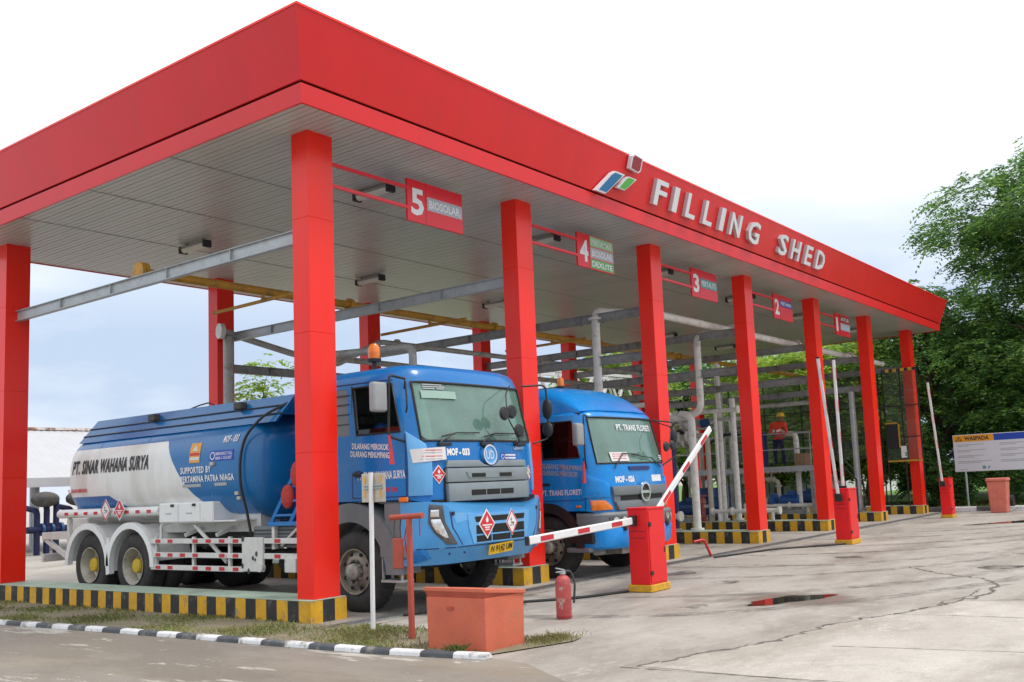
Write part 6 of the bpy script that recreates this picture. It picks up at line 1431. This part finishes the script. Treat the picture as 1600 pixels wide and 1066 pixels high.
# long pipes on brackets above the islands
def yrun(x, z, y0, y1, r, m, label, drops=()):
    t = thing('branch_pipe', label, 'pipe', (x, (y0 + y1) / 2, z - r), group='branch pipes above the islands')
    MB().cyl((x, y0, z), (x, y1, z), r, 12).build('pipe_run', m, t, w=True, smooth=40)
    for k, yy in enumerate((y0, y0 + (y1 - y0) * .35, y0 + (y1 - y0) * .7, y1)): flange(MB(), (x, yy, z), (0, 1, 0), r * 1.75, .06).build('flange', m, t, w=True, smooth=40)
    for yy, zb in drops: MB().pipe([(x, yy, z), (x, yy, zb)], r * .75, 10).build('drop', m, t, w=True, smooth=40)
for x, nm in ((12.5, 'fourth'), (16.7, 'fifth'), (20.85, 'sixth')):
    ys = 3.9 if x > 20 else 2.3
    yrun(x, 3.36, ys, 7.9, .065, 'pipe_white', f'upper pale pipe running front to back above the {nm} island', ((ys + .7, ZI + .01), (7.6, ZI + .01)))
    yrun(x + .2, 3.14, ys + .3, 7.9, .05, 'pipe_grey', f'lower grey pipe running front to back above the {nm} island', ((5.0, ZI + .01), (7.5, ZI + .01)))
yrun(21.05, 3.7, 1.6, 7.8, .07, 'pipe_grey', 'topmost grey pipe above the platform on the sixth island', ((1.75, ZI + .01), (7.4, ZI + .01)))
yrun(20.8, .52, 1.9, 4.2, .06, 'pipe_white', 'low white pipe along the foot of the sixth island', ((2.1, ZI + .01), (4.0, ZI + .01)))
yrun(16.6, .55, 1.2, 3.2, .06, 'pipe_white', 'low white pipe along the foot of the fifth island', ((1.4, ZI + .01), (3.0, ZI + .01)))
yrun(12.45, .62, 1.9, 4.2, .07, 'pipe_white', 'low white pipe along the foot of the fourth island', ((2.1, ZI + .01), (4.0, ZI + .01)))
def arm(x, y, label, m='black_plastic', k=0):
    t = thing('fuel_loader', label, 'loader', (x, y, ZI), group='fuel loaders')
    MB().cyl((x, y, ZI + .004), (x, y, 2.5), .07, 12).build('stand', 'steel_grey', t, w=True, smooth=40)
    MB().pipe([(x, y, 2.45), (x - .12, y - .1, 2.75), (x - .16, y + .5, 2.9), (x - .2, y + 1.2, 2.6), (x - .2, y + 1.25, 1.3)], .055, 12, bend=.15).build('arm_pipe', m, t, w=True, smooth=40)
    MB().cyl((x - .16, y + .5, 2.9), (x - .05, y - .45, 3.05), .05, 10).build('counterweight_rod', 'steel_grey', t, w=True, smooth=40)
    MB().cyl((x - .06, y - .4, 3.04), (x - .03, y - .62, 3.07), .12, 14).build('counterweight', 'beige' if k % 2 else 'pump_blue', t, w=True, smooth=40)
    for zz in (1.0, 1.9): flange(MB(), (x, y, zz), (0, 0, 1), .13).build('flange', 'pipe_grey', t, w=True, smooth=40)
    MB().lathe([(.05, -.15), (.13, -.13), (.13, .1), (.06, .16), (.02, .17)], (x - .2, y + 1.25, 1.3), 'z', 12).build('coupler', 'galv', t, w=True, smooth=40)
    MB().box(x - .12, x + .1, y - .12, y + .12, 1.25, 1.6).build('meter', 'beige', t, w=True, bevel=.02)
arm(12.62, 3.9, 'dark loading arm with counterweight on the fourth island', k=1)
arm(12.62, 5.6, 'grey loading arm at the back of the fourth island', 'pipe_grey')
arm(16.85, 3.9, 'dark loading arm with counterweight on the fifth island')
arm(16.85, 6.3, 'pale loading arm at the back of the fifth island', 'pipe_white', 1)
arm(20.95, 4.2, 'dark loading arm rising through the platform on the sixth island', k=1)
arm(8.42, 3.1, 'pale loading arm on the third island beside the domed tanker', 'pipe_white')
for x, y, l_, m_ in ((20.9, 3.62, 'dark blue control cabinet on the platform left of the worker', 'navy'), (16.75, 5.1, 'dark control cabinet on the platform of the fifth island', 'black_plastic')):
    t = thing('control_cabinet', l_, 'cabinet', (x, y, 1.722)); MB().box(x - .15, x + .12, y - .2, y + .2, 1.724, 2.85).build('case', m_, t, w=True, bevel=.015)
    MB().box(x - .156, x - .15, y - .17, y + .17, 1.78, 2.8).build('door', m_, t, w=True); MB().box(x - .16, x - .156, y - .08, y + .08, 2.45, 2.62).build('display', 'interior_light', t, w=True)
# platform with rails
def platform(x0, x1, y0, y1, z, label, stairs=False):
    t = thing('platform', label, 'platform', ((x0 + x1) / 2, (y0 + y1) / 2, ZI))
    MB().box(x0, x1, y0, y1, z - .03, z).build('deck', 'steel_grey', t, w=True)
    fr = MB(); fr.box(x0 - .02, x0, y0, y1, z - .15, z + .02); fr.box(x1, x1 + .02, y0, y1, z - .15, z + .02); fr.box(x0, x1, y0 - .02, y0, z - .15, z + .02); fr.box(x0, x1, y1, y1 + .02, z - .15, z + .02); fr.build('edge_channel', 'galv', t, w=True)
    mb = MB(); k = 0
    y = y0 + .1
    while y < y1: mb.box(x0 - .024, x0 - .018, y, y + .06, z - .19, z - .15); y += .14
    mb.build('toe_teeth', 'steel_grey', t, w=True)
    for x in (x0 + .05, x1 - .05):
        for y in (y0 + .1, (y0 + y1) / 2, y1 - .1):
            MB().box(x - .05, x + .05, y - .05, y + .05, ZI + .004, z - .03).build('leg', 'steel_grey', t, w=True)
            MB().cyl((x, y, z), (x, y, z + 1.05), .022, 8).build('rail_post', 'steel_grey', t, w=True)
    for x in (x0 + .05, x1 - .05):
        for h in (.55, 1.05): MB().cyl((x, y0 + .1, z + h), (x, y1 - .1, z + h), .02, 8).build('rail', 'galv', t, w=True)
    if stairs:
        n = 7
        for k in range(n):
            f = (k + .5) / n; MB().box(x0 + .05, x1 - .05, y0 - 1.3 * f - .12, y0 - 1.3 * f + .06, z - f * (z - ZI) - .02, z - f * (z - ZI) + .01).build('tread', 'steel_grey', t, w=True)
        for x in (x0 + .02, x1 - .02):
            MB().beam((x, y0, z - .08), (x, y0 - 1.3, ZI + .03), .03, .16).build('stringer', 'steel_grey', t, w=True)
            MB().cyl((x, y0, z + .95), (x, y0 - 1.3, ZI + .95), .022, 8).build('handrail', 'black_plastic', t, w=True)
            MB().cyl((x, y0 - 1.28, ZI + .004), (x, y0 - 1.28, ZI + .95), .022, 8).build('rail_post', 'black_plastic', t, w=True)
    return t
platform(20.62, 21.22, 1.75, 7.4, 1.72, 'grey steel platform with railings and stairs on the sixth island', True)
platform(16.42, 17.02, 4.6, 7.9, 1.72, 'grey steel platform with railings at the rear of the fifth island')
# worker on the platform
wx, wy, wz = 20.95, 3.0, 1.722
J = dict(pelvis=(0, 0, .90), waist=(0, 0, 1.06), chest=(.01, -.02, 1.30), neck=(.02, -.05, 1.44), head=(.03, -.10, 1.55), crown=(.035, -.12, 1.65), shl=(.0, .19, 1.36), ell=(-.05, .24, 1.10), wrl=(-.14, .06, .98), hal=(-.17, -.01, .98),
         shr=(.02, -.21, 1.36), elr=(.0, -.30, 1.11), wrr=(-.12, -.22, .98), har=(-.17, -.18, .98), hipl=(0, .09, .86), knl=(-.02, .12, .48), anl=(.01, .12, .08), toel=(-.14, .14, .035), hipr=(0, -.09, .86), knr=(-.03, -.14, .48), anr=(.01, -.16, .08), toer=(-.14, -.18, .035))
rad = dict(pelvis=.13, waist=.125, chest=(.13, .15), neck=.055, head=(.08, .095), crown=.075, sh=.08, el=.05, wr=.038, ha=.042, hip=.09, kn=.065, an=.045, toe=.04)
def pk(c):
    if c.z > 1.44: return 2
    if c.x < -.13 and .9 < c.z < 1.05: return 2
    if 1.14 < c.z < 1.19 and abs(c.y) < .17: return 3
    if c.z > .88: return 0
    return 1 if c.z > .09 else 4
wk = person('person', None, J, rad, ['uniform_orange', 'uniform_navy', 'skin_brown', 'white_clean', 'black_plastic'], pk, 'worker in orange shirt, navy trousers and yellow helmet standing on the steel platform', loc=(wx, wy, wz))
MB().lathe([(.15, 0), (.15, .012), (.125, .02), (.122, .07), (.09, .125), (.03, .145), (.005, .147)], (.03, -.115, 1.595), 'z', 20).build('helmet', 'helmet_yellow', wk, smooth=45)
MB().lathe([(.155, 0), (.155, .008), (.12, .012), (.12, .0)], (.015, -.118, 1.597), 'z', 20).build('helmet_brim', 'helmet_yellow', wk, smooth=45)
for s_ in (-1, 1):
    for k in range(4): MB().tube([(-.18 - .005 * k, (-.02 if s_ < 0 else -.17) + (k - 1.5) * .018, .985), (-.215, (-.02 if s_ < 0 else -.17) + (k - 1.5) * .019, .975), (-.235, (-.02 if s_ < 0 else -.17) + (k - 1.5) * .018, .955)], .009, 6).build('finger', 'skin_brown', wk)
cl = MB().box(20.66, 20.80, 2.78, 3.02, 2.68, 2.70).build('clipboard', 'interior_light', smooth=None); tag(cl, 'pale clipboard held by the worker in the orange shirt', 'clipboard')
o = MB().box(20.72, 21.12, 2.05, 2.42, 1.724, 2.12).build('carton', 'cardboard', bevel=.006); tag(o, 'brown cardboard carton on the steel platform beside the worker', 'box')
# splash screens: transparent panes in thin frames
def screen(nm, x, ys, zs, label, trim, legs):
    t = thing(nm, label, 'screen', (x, (ys[0] + ys[-1]) / 2, 0))
    for y in ys: MB().box(x - .02, x + .02, y - .018, y + .018, legs, zs[-1]).build('post', 'black_plastic', t, w=True)
    for z in zs: MB().box(x - .024, x - .02 + .04, ys[0], ys[-1], z - .016, z + .016).build('rail', 'black_plastic', t, w=True)
    for a, b in zip(ys[:-1], ys[1:]):
        for c, d in zip(zs[:-1], zs[1:]): MB().box(x - .004, x + .004, a + .02, b - .02, c + .018, d - .018).build('pane', 'fence_pane', t, w=True)
    if trim:
        n = 9
        for k in range(n):
            a = ys[0] + (ys[-1] - ys[0]) * k / n; b = ys[0] + (ys[-1] - ys[0]) * (k + 1) / n
            MB().box(x - .04, x - .026, a, b, zs[-1] - .05, zs[-1] + .05).build('stripe', 'yellow_paint' if k % 2 else 'black_paint', t, w=True)
        MB().box(x - .04, x - .026, ys[0], ys[-1], zs[0] - .03, zs[0] + .03).build('sill', 'pipe_yellow', t, w=True)
        fr = MB(); fr.box(x - .08, x - .03, .34, .38, 2.2, 3.05); fr.box(x - .08, x - .03, .34, .82, 3.0, 3.05); fr.build('yellow_frame', 'pipe_yellow', t, w=True)
        MB().box(x - .07, x - .035, .40, .80, 2.2, 2.98).build('dark_panel', 'black_plastic', t, w=True)
        nb = MB().box(x - .05, x - .03, .16, .34, 1.86, 2.25).build('notice', 'white_clean', t, w=True)
        text('notice_text', '3', .12, lambda a, b, tt: Vector((x - .05 - tt, .22 - a, 1.92 + b)), 'ink_black', nb, width=.06, bold=.03, w=True)
    return t
screen('splash_screen', 24.82, [-.34, .22, .80], [1.76, 2.55, 3.6, 4.8], 'transparent screen with striped yellow top trim beside the last column', True, ZI + .004)
screen('end_screen', 25.9, [1.3, 2.75, 4.2, 5.65, 7.1, 8.5], [1.9, 2.75, 3.7, 4.95], 'tall black-framed transparent screen closing the far end of the shed', False, 0)

# ================================================================== BACKGROUND BUILDINGS
def warehouse(x0, x1, y0, y1, ze, zr, label):
    t = thing('warehouse', label, 'building', ((x0 + x1) / 2, (y0 + y1) / 2, 0))
    ym = (y0 + y1) / 2
    for (ya, za, yb_, zb) in ((y0 - .5, ze, ym, zr), (y1 + .5, ze, ym, zr)):
        mb = MB(); n = int((x1 - x0) / .12); V = []
        for i in range(n + 1):
            x = x0 - .3 + (x1 - x0 + .6) * i / n; dz = .022 * (i % 2)
            V += [(x, ya, za + dz), (x, yb_, zb + dz)]
        mb.add(V, [(2 * i, 2 * i + 2, 2 * i + 3, 2 * i + 1) for i in range(n)]); mb.build('roof', 'roof_sheet', t, w=True)
    MB().box(x0 - .3, x1 + .3, ym - .18, ym + .18, zr - .03, zr + .06).build('ridge_cap', 'roof_rust', t, w=True)
    MB().box(x0 - .3, x1 + .3, y0 - .56, y0 - .50, ze - .28, ze + .03).build('fascia_board', 'roof_sheet', t, w=True)
    x = x0
    while x <= x1: 
        MB().box(x - .08, x + .08, y0 - .1, y0 + .06, 0, ze).build('post', 'galv', t, w=True); x += 3.2
    x = x0
    while x <= x1: MB().box(x - .08, x + .08, y1 - .1, y1 + .06, 0, ze).build('post', 'galv', t, w=True); x += 3.2
    return t
warehouse(-17.6, 13.5, 24, 31, 2.45, 4.4, 'low open shed with a pale corrugated roof beyond the first tanker')
for i, (x, y) in enumerate(((7.2, 22.2), (8.5, 22.6))):
    l_ = ['blue pipe rig under the low shed roof, nearer the red column', 'blue pipe rig under the low shed roof, nearer the tanker'][i]
    t = thing('pipe_rig', l_, 'pipework', (x, y, 0))
    for k in range(3): MB().pipe([(x + .3 * k, y, 0), (x + .3 * k, y, 1.4 + .2 * k), (x + .3 * k, y + .8, 1.5 + .2 * k)], .09, 10)  .build('riser', 'uniform_navy', t, w=True, smooth=40)
    MB().cyl((x - .3, y, .8), (x + 1.2, y, .8), .11, 12).build('header', 'uniform_navy', t, w=True, smooth=40)
    for k in range(3): flange(MB(), (x + .15 + .3 * k, y, .8), (1, 0, 0), .2, .08).build('flange', 'pump_blue', t, w=True)
    MB().ell((x + .2, y - .1, 1.75), (.45, .25, .25), 14, 10).build('vessel', 'chassis', t, w=True, smooth=50)
# white truss footbridge and tank behind the bays
t = thing('truss_bridge', 'white lattice truss bridge behind the second bay', 'bridge', (26, 14, 0))
for y in (14, 15):
    mb = MB()
    for z in (5.0, 6.1): mb.beam((21, y, z), (34, y, z + .25), .12, .12)
    for k in range(10): x = 21 + 1.3 * k; mb.beam((x, y, 5.0), (x + .65, y, 6.15), .08, .08); mb.beam((x + .65, y, 6.15), (x + 1.3, y, 5.02), .08, .08)
    mb.build('truss', 'wall_white', t, w=True)
for x in (21.2, 33.6): MB().box(x, x + .25, 14, 15, 0, 5).build('pier', 'wall_white', t, w=True)
t = thing('storage_tank', 'large white storage tank beyond the bays', 'tank', (52, 52, 0))
MB().lathe([(8, 0), (8, 7.2), (7.9, 7.4), (4, 8.3), (.1, 8.6)], (52, 52, 0), 'z', 48).build('shell', 'wall_white', t, w=True, smooth=35)
for z in (1.8, 3.6, 5.4): MB().lathe([(8.02, z), (8.02, z + .06), (8.0, z + .061), (8.0, z - .001)], (52, 52, 0), 'z', 48).build('seam_ring', 'galv', t, w=True)
o = MB().box(34, 60, 11.5, 11.8, 0, 2.0).build('yard_wall', 'wall_white'); tag(o, 'long white boundary wall behind the far trees', 'wall')
o = MB().box(-60, 21, 46, 46.3, 0, 1.6).build('yard_wall', 'wall_white'); tag(o, 'low white boundary wall beyond the low shed', 'wall')
# ================================================================== VEGETATION
def np_mesh(name, V, F4, m, parent=None):
    me = bpy.data.meshes.new(name); nV, nF = len(V), len(F4)
    me.vertices.add(nV); me.vertices.foreach_set('co', np.asarray(V, np.float32).ravel())
    k = F4.shape[1]; me.loops.add(nF * k); me.loops.foreach_set('vertex_index', F4.astype(np.int32).ravel())
    me.polygons.add(nF); me.polygons.foreach_set('loop_start', np.arange(0, nF * k, k, dtype=np.int32)); me.polygons.foreach_set('loop_total', np.full(nF, k, np.int32))
    me.update(calc_edges=True); me.validate(); me.materials.append(MATS[m])
    o = bpy.data.objects.new(name, me); COL.objects.link(o)
    if parent is not None: o.parent = parent
    return o
def fronds(rs, P, D, L_, npair, lw, ll, droop):
    """feathery compound leaves: base points P, directions D (n,3), lengths L_; returns quads"""
    n = len(P); up = np.array([0, 0, 1.]); V = []
    side = np.cross(D, up); side /= np.linalg.norm(side, axis=1, keepdims=True) + 1e-6
    for k in range(npair):
        t = (k + 1) / npair
        c = P + D * (L_ * t)[:, None]; c[:, 2] -= droop * L_ * t * t
        for s in (-1, 1):
            a = rs.uniform(.6, 1.1, (n, 1)); ld = side * s + D * rs.uniform(.3, .8, (n, 1)); ld[:, 2] -= rs.uniform(.0, .7, n); ld /= np.linalg.norm(ld, axis=1, keepdims=True)
            wv = np.cross(ld, up + rs.normal(0, .5, (n, 3))); wv /= np.linalg.norm(wv, axis=1, keepdims=True) + 1e-6
            tip = c + ld * ll * a * (1.1 - .5 * abs(t - .45)); mid = (c + tip) / 2
            V.append(np.stack([c, mid + wv * lw * .5, tip, mid - wv * lw * .5], 1))
    V = np.concatenate(V, 0); return V.reshape(-1, 3)
def crown_mesh(rs, clumps, per, fl, npair, lw, ll, droop):
    Ps, Ds, Ls = [], [], []
    for (c, r) in clumps:
        k = max(6, int(per * r[0] * r[1]))
        d = rs.normal(size=(k, 3)); d[:, 2] = np.abs(d[:, 2]) * .9 - .25; d /= np.linalg.norm(d, axis=1, keepdims=True)
        rad = rs.uniform(.35, 1., (k, 1)) ** .5
        p = np.array(c) + d * np.array(r) * rad
        dd = d * np.array([1, 1, .45]) + rs.normal(0, .35, (k, 3)); dd[:, 2] *= .6; dd /= np.linalg.norm(dd, axis=1, keepdims=True)
        Ps.append(p); Ds.append(dd); Ls.append(fl * rs.uniform(.6, 1.25, k))
    V = fronds(rs, np.concatenate(Ps), np.concatenate(Ds), np.concatenate(Ls), npair, lw, ll, droop)
    F = np.arange(len(V)).reshape(-1, 4); return V, F
def tree(name, loc, H, spread, base, ncl, per, label, leaf, seed, fl=.75, npair=6, lw=.07, ll=.22, droop=.5, trunk_r=.22, clr=(.9, 1.7), flat=.5, group=None, shape=None):
    rs = np.random.RandomState(seed); r2 = random.Random(seed)
    t = thing(name, label, 'tree', loc, group=group)
    mb = MB(); cl = []
    top = H
    mb.tube([(0, 0, -.05), (.05, .02, base * .5), (.1, -.05, base), (.15, .05, (base + top) / 2), (.1, .1, top * .9)], [trunk_r * 1.25, trunk_r, trunk_r * .85, trunk_r * .5, trunk_r * .15], 10)
    for i in range(ncl):
        f = (i + .5) / ncl; z = base + (top - base) * (f ** .85)
        prof = shape(f) if shape else (math.sin(math.pi * min(1, .18 + f * .80)) ** .7)
        a = i * 2.399 + r2.uniform(-.5, .5); rr = spread * prof * math.sqrt(r2.uniform(.12, 1.))
        c = (rr * math.cos(a), rr * math.sin(a), z + r2.uniform(-.3, .3)); cr = r2.uniform(*clr) * (1 if f < .85 else .75)
        cl.append((c, (cr, cr, cr * flat)))
        if i % 2 == 0: mb.tube([(.1, 0, max(base * .7, z - rr * .6 - .4)), (c[0] * .5, c[1] * .5, z - .35), (c[0] * .95, c[1] * .95, z - .05)], [trunk_r * .38, trunk_r * .22, trunk_r * .06], 6)
    mb.build('trunk', 'bark', t, smooth=60)
    V, F = crown_mesh(rs, cl, per, fl, npair, lw, ll, droop)
    np_mesh('crown', V, F, leaf, t)
    return t
G_ = 'trees along the lawn behind the shed'
tree('rain_tree', (33.2, -3.8, 0), 13.2, 4.3, 3.2, 68, 72, 'tall feathery green tree at the right edge behind the notice board', 'leaf_tree', 11, fl=.8, npair=7, lw=.075, ll=.24, droop=.55, trunk_r=.3, clr=(.85, 1.6), group=G_, shape=lambda f: .8 + .25 * math.sin(f * 9) if f < .8 else 1.0 - (f - .8) * 2.6)
tree('rain_tree', (33.5, 1.6, 0), 8.6, 4.0, 2.2, 44, 48, 'dark spreading tree behind the far end of the shed roof', 'leaf_tree', 12, fl=.75, npair=7, lw=.08, ll=.24, droop=.6, trunk_r=.28, group=G_)
tree('rain_tree', (38.5, -1.5, 0), 7.5, 4.5, 1.2, 40, 42, 'low dense tree filling in behind the notice board', 'leaf_tree', 13, fl=.8, npair=6, lw=.10, ll=.28, group=G_)
tree('rain_tree', (31.5, 5.2, 0), 6.6, 3.0, 1.4, 34, 80, 'mid green tree seen through the end screen of the shed', 'leaf_bright', 14, fl=.7, npair=6, lw=.09, ll=.25, group=G_)
tree('broad_tree', (35, 9.3, 0), 7.0, 3.6, 1.3, 36, 60, 'bright green bushy tree behind the fourth bay', 'leaf_bright', 15, fl=.7, npair=5, lw=.12, ll=.28, group=G_)
tree('broad_tree', (31.5, 16.6, 0), 7.6, 3.2, 1.6, 34, 60, 'bright green tree behind the domed tanker', 'leaf_bright', 16, fl=.7, npair=5, lw=.12, ll=.28, group=G_)
tree('broad_tree', (39, 16.5, 0), 7.8, 4.0, 1.4, 34, 50, 'green tree farther back between the middle columns', 'leaf_tree', 17, fl=.8, npair=5, lw=.14, ll=.32, group=G_)
tree('broad_tree', (44, 8, 0), 8.5, 4.6, 1.2, 36, 45, 'large dark tree at the back behind the far bays', 'leaf_dark', 18, fl=.9, npair=5, lw=.16, ll=.36, group=G_)
tree('broad_tree', (46, 0, 0), 9.0, 5.0, 1.2, 36, 45, 'large tree at the back right behind the feathery one', 'leaf_tree', 19, fl=.9, npair=5, lw=.16, ll=.36, group=G_)
tree('broad_tree', (42, -9, 0), 9.0, 5.0, 1.0, 36, 45, 'rear tree at the right edge of the lawn', 'leaf_dark', 20, fl=.9, npair=5, lw=.16, ll=.36, group=G_)
tree('sapling', (12.6, 18.0, 0), 6.0, .8, 3.6, 12, 90, 'slim yellow-green sapling top showing above the first tanker', 'leaf_bright', 21, fl=.4, npair=5, lw=.07, ll=.2, trunk_r=.07, clr=(.3, .55), flat=.8)
tree('sapling', (14.4, 18.0, 0), 6.2, .6, 4.4, 7, 60, 'thin sapling showing beside the near red column', 'leaf_tree', 22, fl=.4, npair=5, lw=.06, ll=.18, trunk_r=.05, clr=(.25, .45), flat=.8)
def shrub(loc, r, h, label, leaf, seed, n=900, ll=.16, lw=.06):
    rs = np.random.RandomState(seed); t = thing('shrub', label, 'shrub', loc, group='shrubs on the lawn')
    cl = [((rs.uniform(-.5, .5) * r, rs.uniform(-.5, .5) * r, h * (.3 + .5 * rs.rand())), (r * .5, r * .5, h * .35)) for _ in range(7)]
    V, F = crown_mesh(rs, cl, n / 7 / (r * r * .25), .35, 5, lw, ll, .4); V[:, 2] = np.maximum(V[:, 2], .01); np_mesh('crown', V, F, leaf, t)
    mb = MB()
    for k in range(5): a = k * 1.26; mb.tube([(0, 0, -.02), (.2 * r * math.cos(a), .2 * r * math.sin(a), h * .4), (.4 * r * math.cos(a), .4 * r * math.sin(a), h * .75)], [.03, .02, .008], 5)
    mb.build('stem', 'bark', t)
SH = [((29.5, 3.2, .02), 1.5, 4.8, 'yellow-green bush right behind the end screen', 'leaf_bright'), ((29.3, 6.0, .02), 1.5, 4.6, 'green bush behind the middle of the end screen', 'leaf_bright'), ((29.0, 9.2, .02), 1.5, 4.4, 'bush behind the left part of the end screen', 'leaf_bright'), ((28.9, -.2, .02), .8, 1.5, 'round shrub on the lawn left of the notice board', 'leaf_dark'),
      ((30.2, -1.9, .02), 1.1, 1.6, 'round shrub on the lawn behind the notice board post', 'leaf_tree'), ((31, -4.6, .02), 1.2, 1.3, 'low shrub on the lawn at the right edge', 'leaf_tree'), ((29.6, 1.2, .02), 1.0, 2.4, 'dark shrub under the tree beside the last column', 'leaf_dark')]
for i, (l_, r_, h_, lb, lf) in enumerate(SH): shrub(l_, r_, h_, lb, lf, 40 + i, n=1400)
# grass on the verge: thin blades, dry clumps near the sand box
def blades(name, pts, hmin, hmax, wd_, m, seed, kind_label):
    rs = np.random.RandomState(seed); n = len(pts); P = np.zeros((n, 3)); P[:, :2] = pts; P[:, 2] = .012
    h = rs.uniform(hmin, hmax, n); a = rs.uniform(0, 6.283, n); ln = rs.uniform(.2, 1.2, n) * h
    w_ = np.stack([np.cos(a + 1.57), np.sin(a + 1.57), np.zeros(n)], 1) * (wd_ * rs.uniform(.6, 1.3, n))[:, None]
    tip = P + np.stack([np.cos(a) * ln, np.sin(a) * ln, h], 1); mid = P + np.stack([np.cos(a) * ln * .35, np.sin(a) * ln * .35, h * .65], 1)
    V = np.stack([P - w_, P + w_, mid + w_ * .7, tip, mid - w_ * .7], 1).reshape(-1, 3); F = np.arange(n * 5).reshape(-1, 5)
    o = np_mesh(name, V, F, m); tag(o, kind_label, 'grass', kind='stuff'); return o
rs = np.random.RandomState(3)
def verge_pts(n, dens):
    out = []
    while len(out) < n:
        y = rs.uniform(-3.6, 8.5, 4000); f = (y + 3.7) / 12.2; xl = np.interp(y, [-3.6, -2.6, -.8, 1.5, 4.4, 8.5], [-1.14, -1.28, -1.38, -1.47, -1.65, -1.92]); x = xl + (np.where(y < -.3, -.14, -.31) - xl) * rs.rand(4000)
        g = np.sin(x * 5 + y * 2.1) + np.sin(y * 3.7 - x * 2) + rs.normal(0, .8, 4000)
        ok = (g > dens) & ~((x > -1.08) & (x < -.45) & (y < -2.83)); out += list(zip(x[ok], y[ok]))
    return np.array(out[:n])
blades('verge_grass', verge_pts(9000, .2), .01, .042, .004, 'leaf_grass', 5, 'short patchy green grass on the narrow verge')
blades('dry_grass', np.concatenate([verge_pts(2500, .6), np.stack([rs.normal(-.22, .16, 900), rs.normal(-3.72, .10, 900)], 1), np.stack([rs.normal(-.75, .28, 1500), rs.normal(-1.6, .35, 1500)], 1)]), .01, .05, .0035, 'leaf_dry', 6, 'dry straw-coloured grass clumps around the sand box')
wp_ = np.stack([rs.normal(-1.23, .03, 60), rs.normal(-3.40, .06, 60)], 1); blades('weed', wp_, .05, .12, .008, 'leaf_grass', 7, 'small green weed growing against the kerb by the sand box')
lp = np.stack([rs.uniform(26.25, 34, 30000), rs.uniform(-9, 4, 30000)], 1); blades('lawn_grass', lp, .04, .12, .012, 'leaf_grass', 8, 'mown green lawn grass beyond the far kerb')
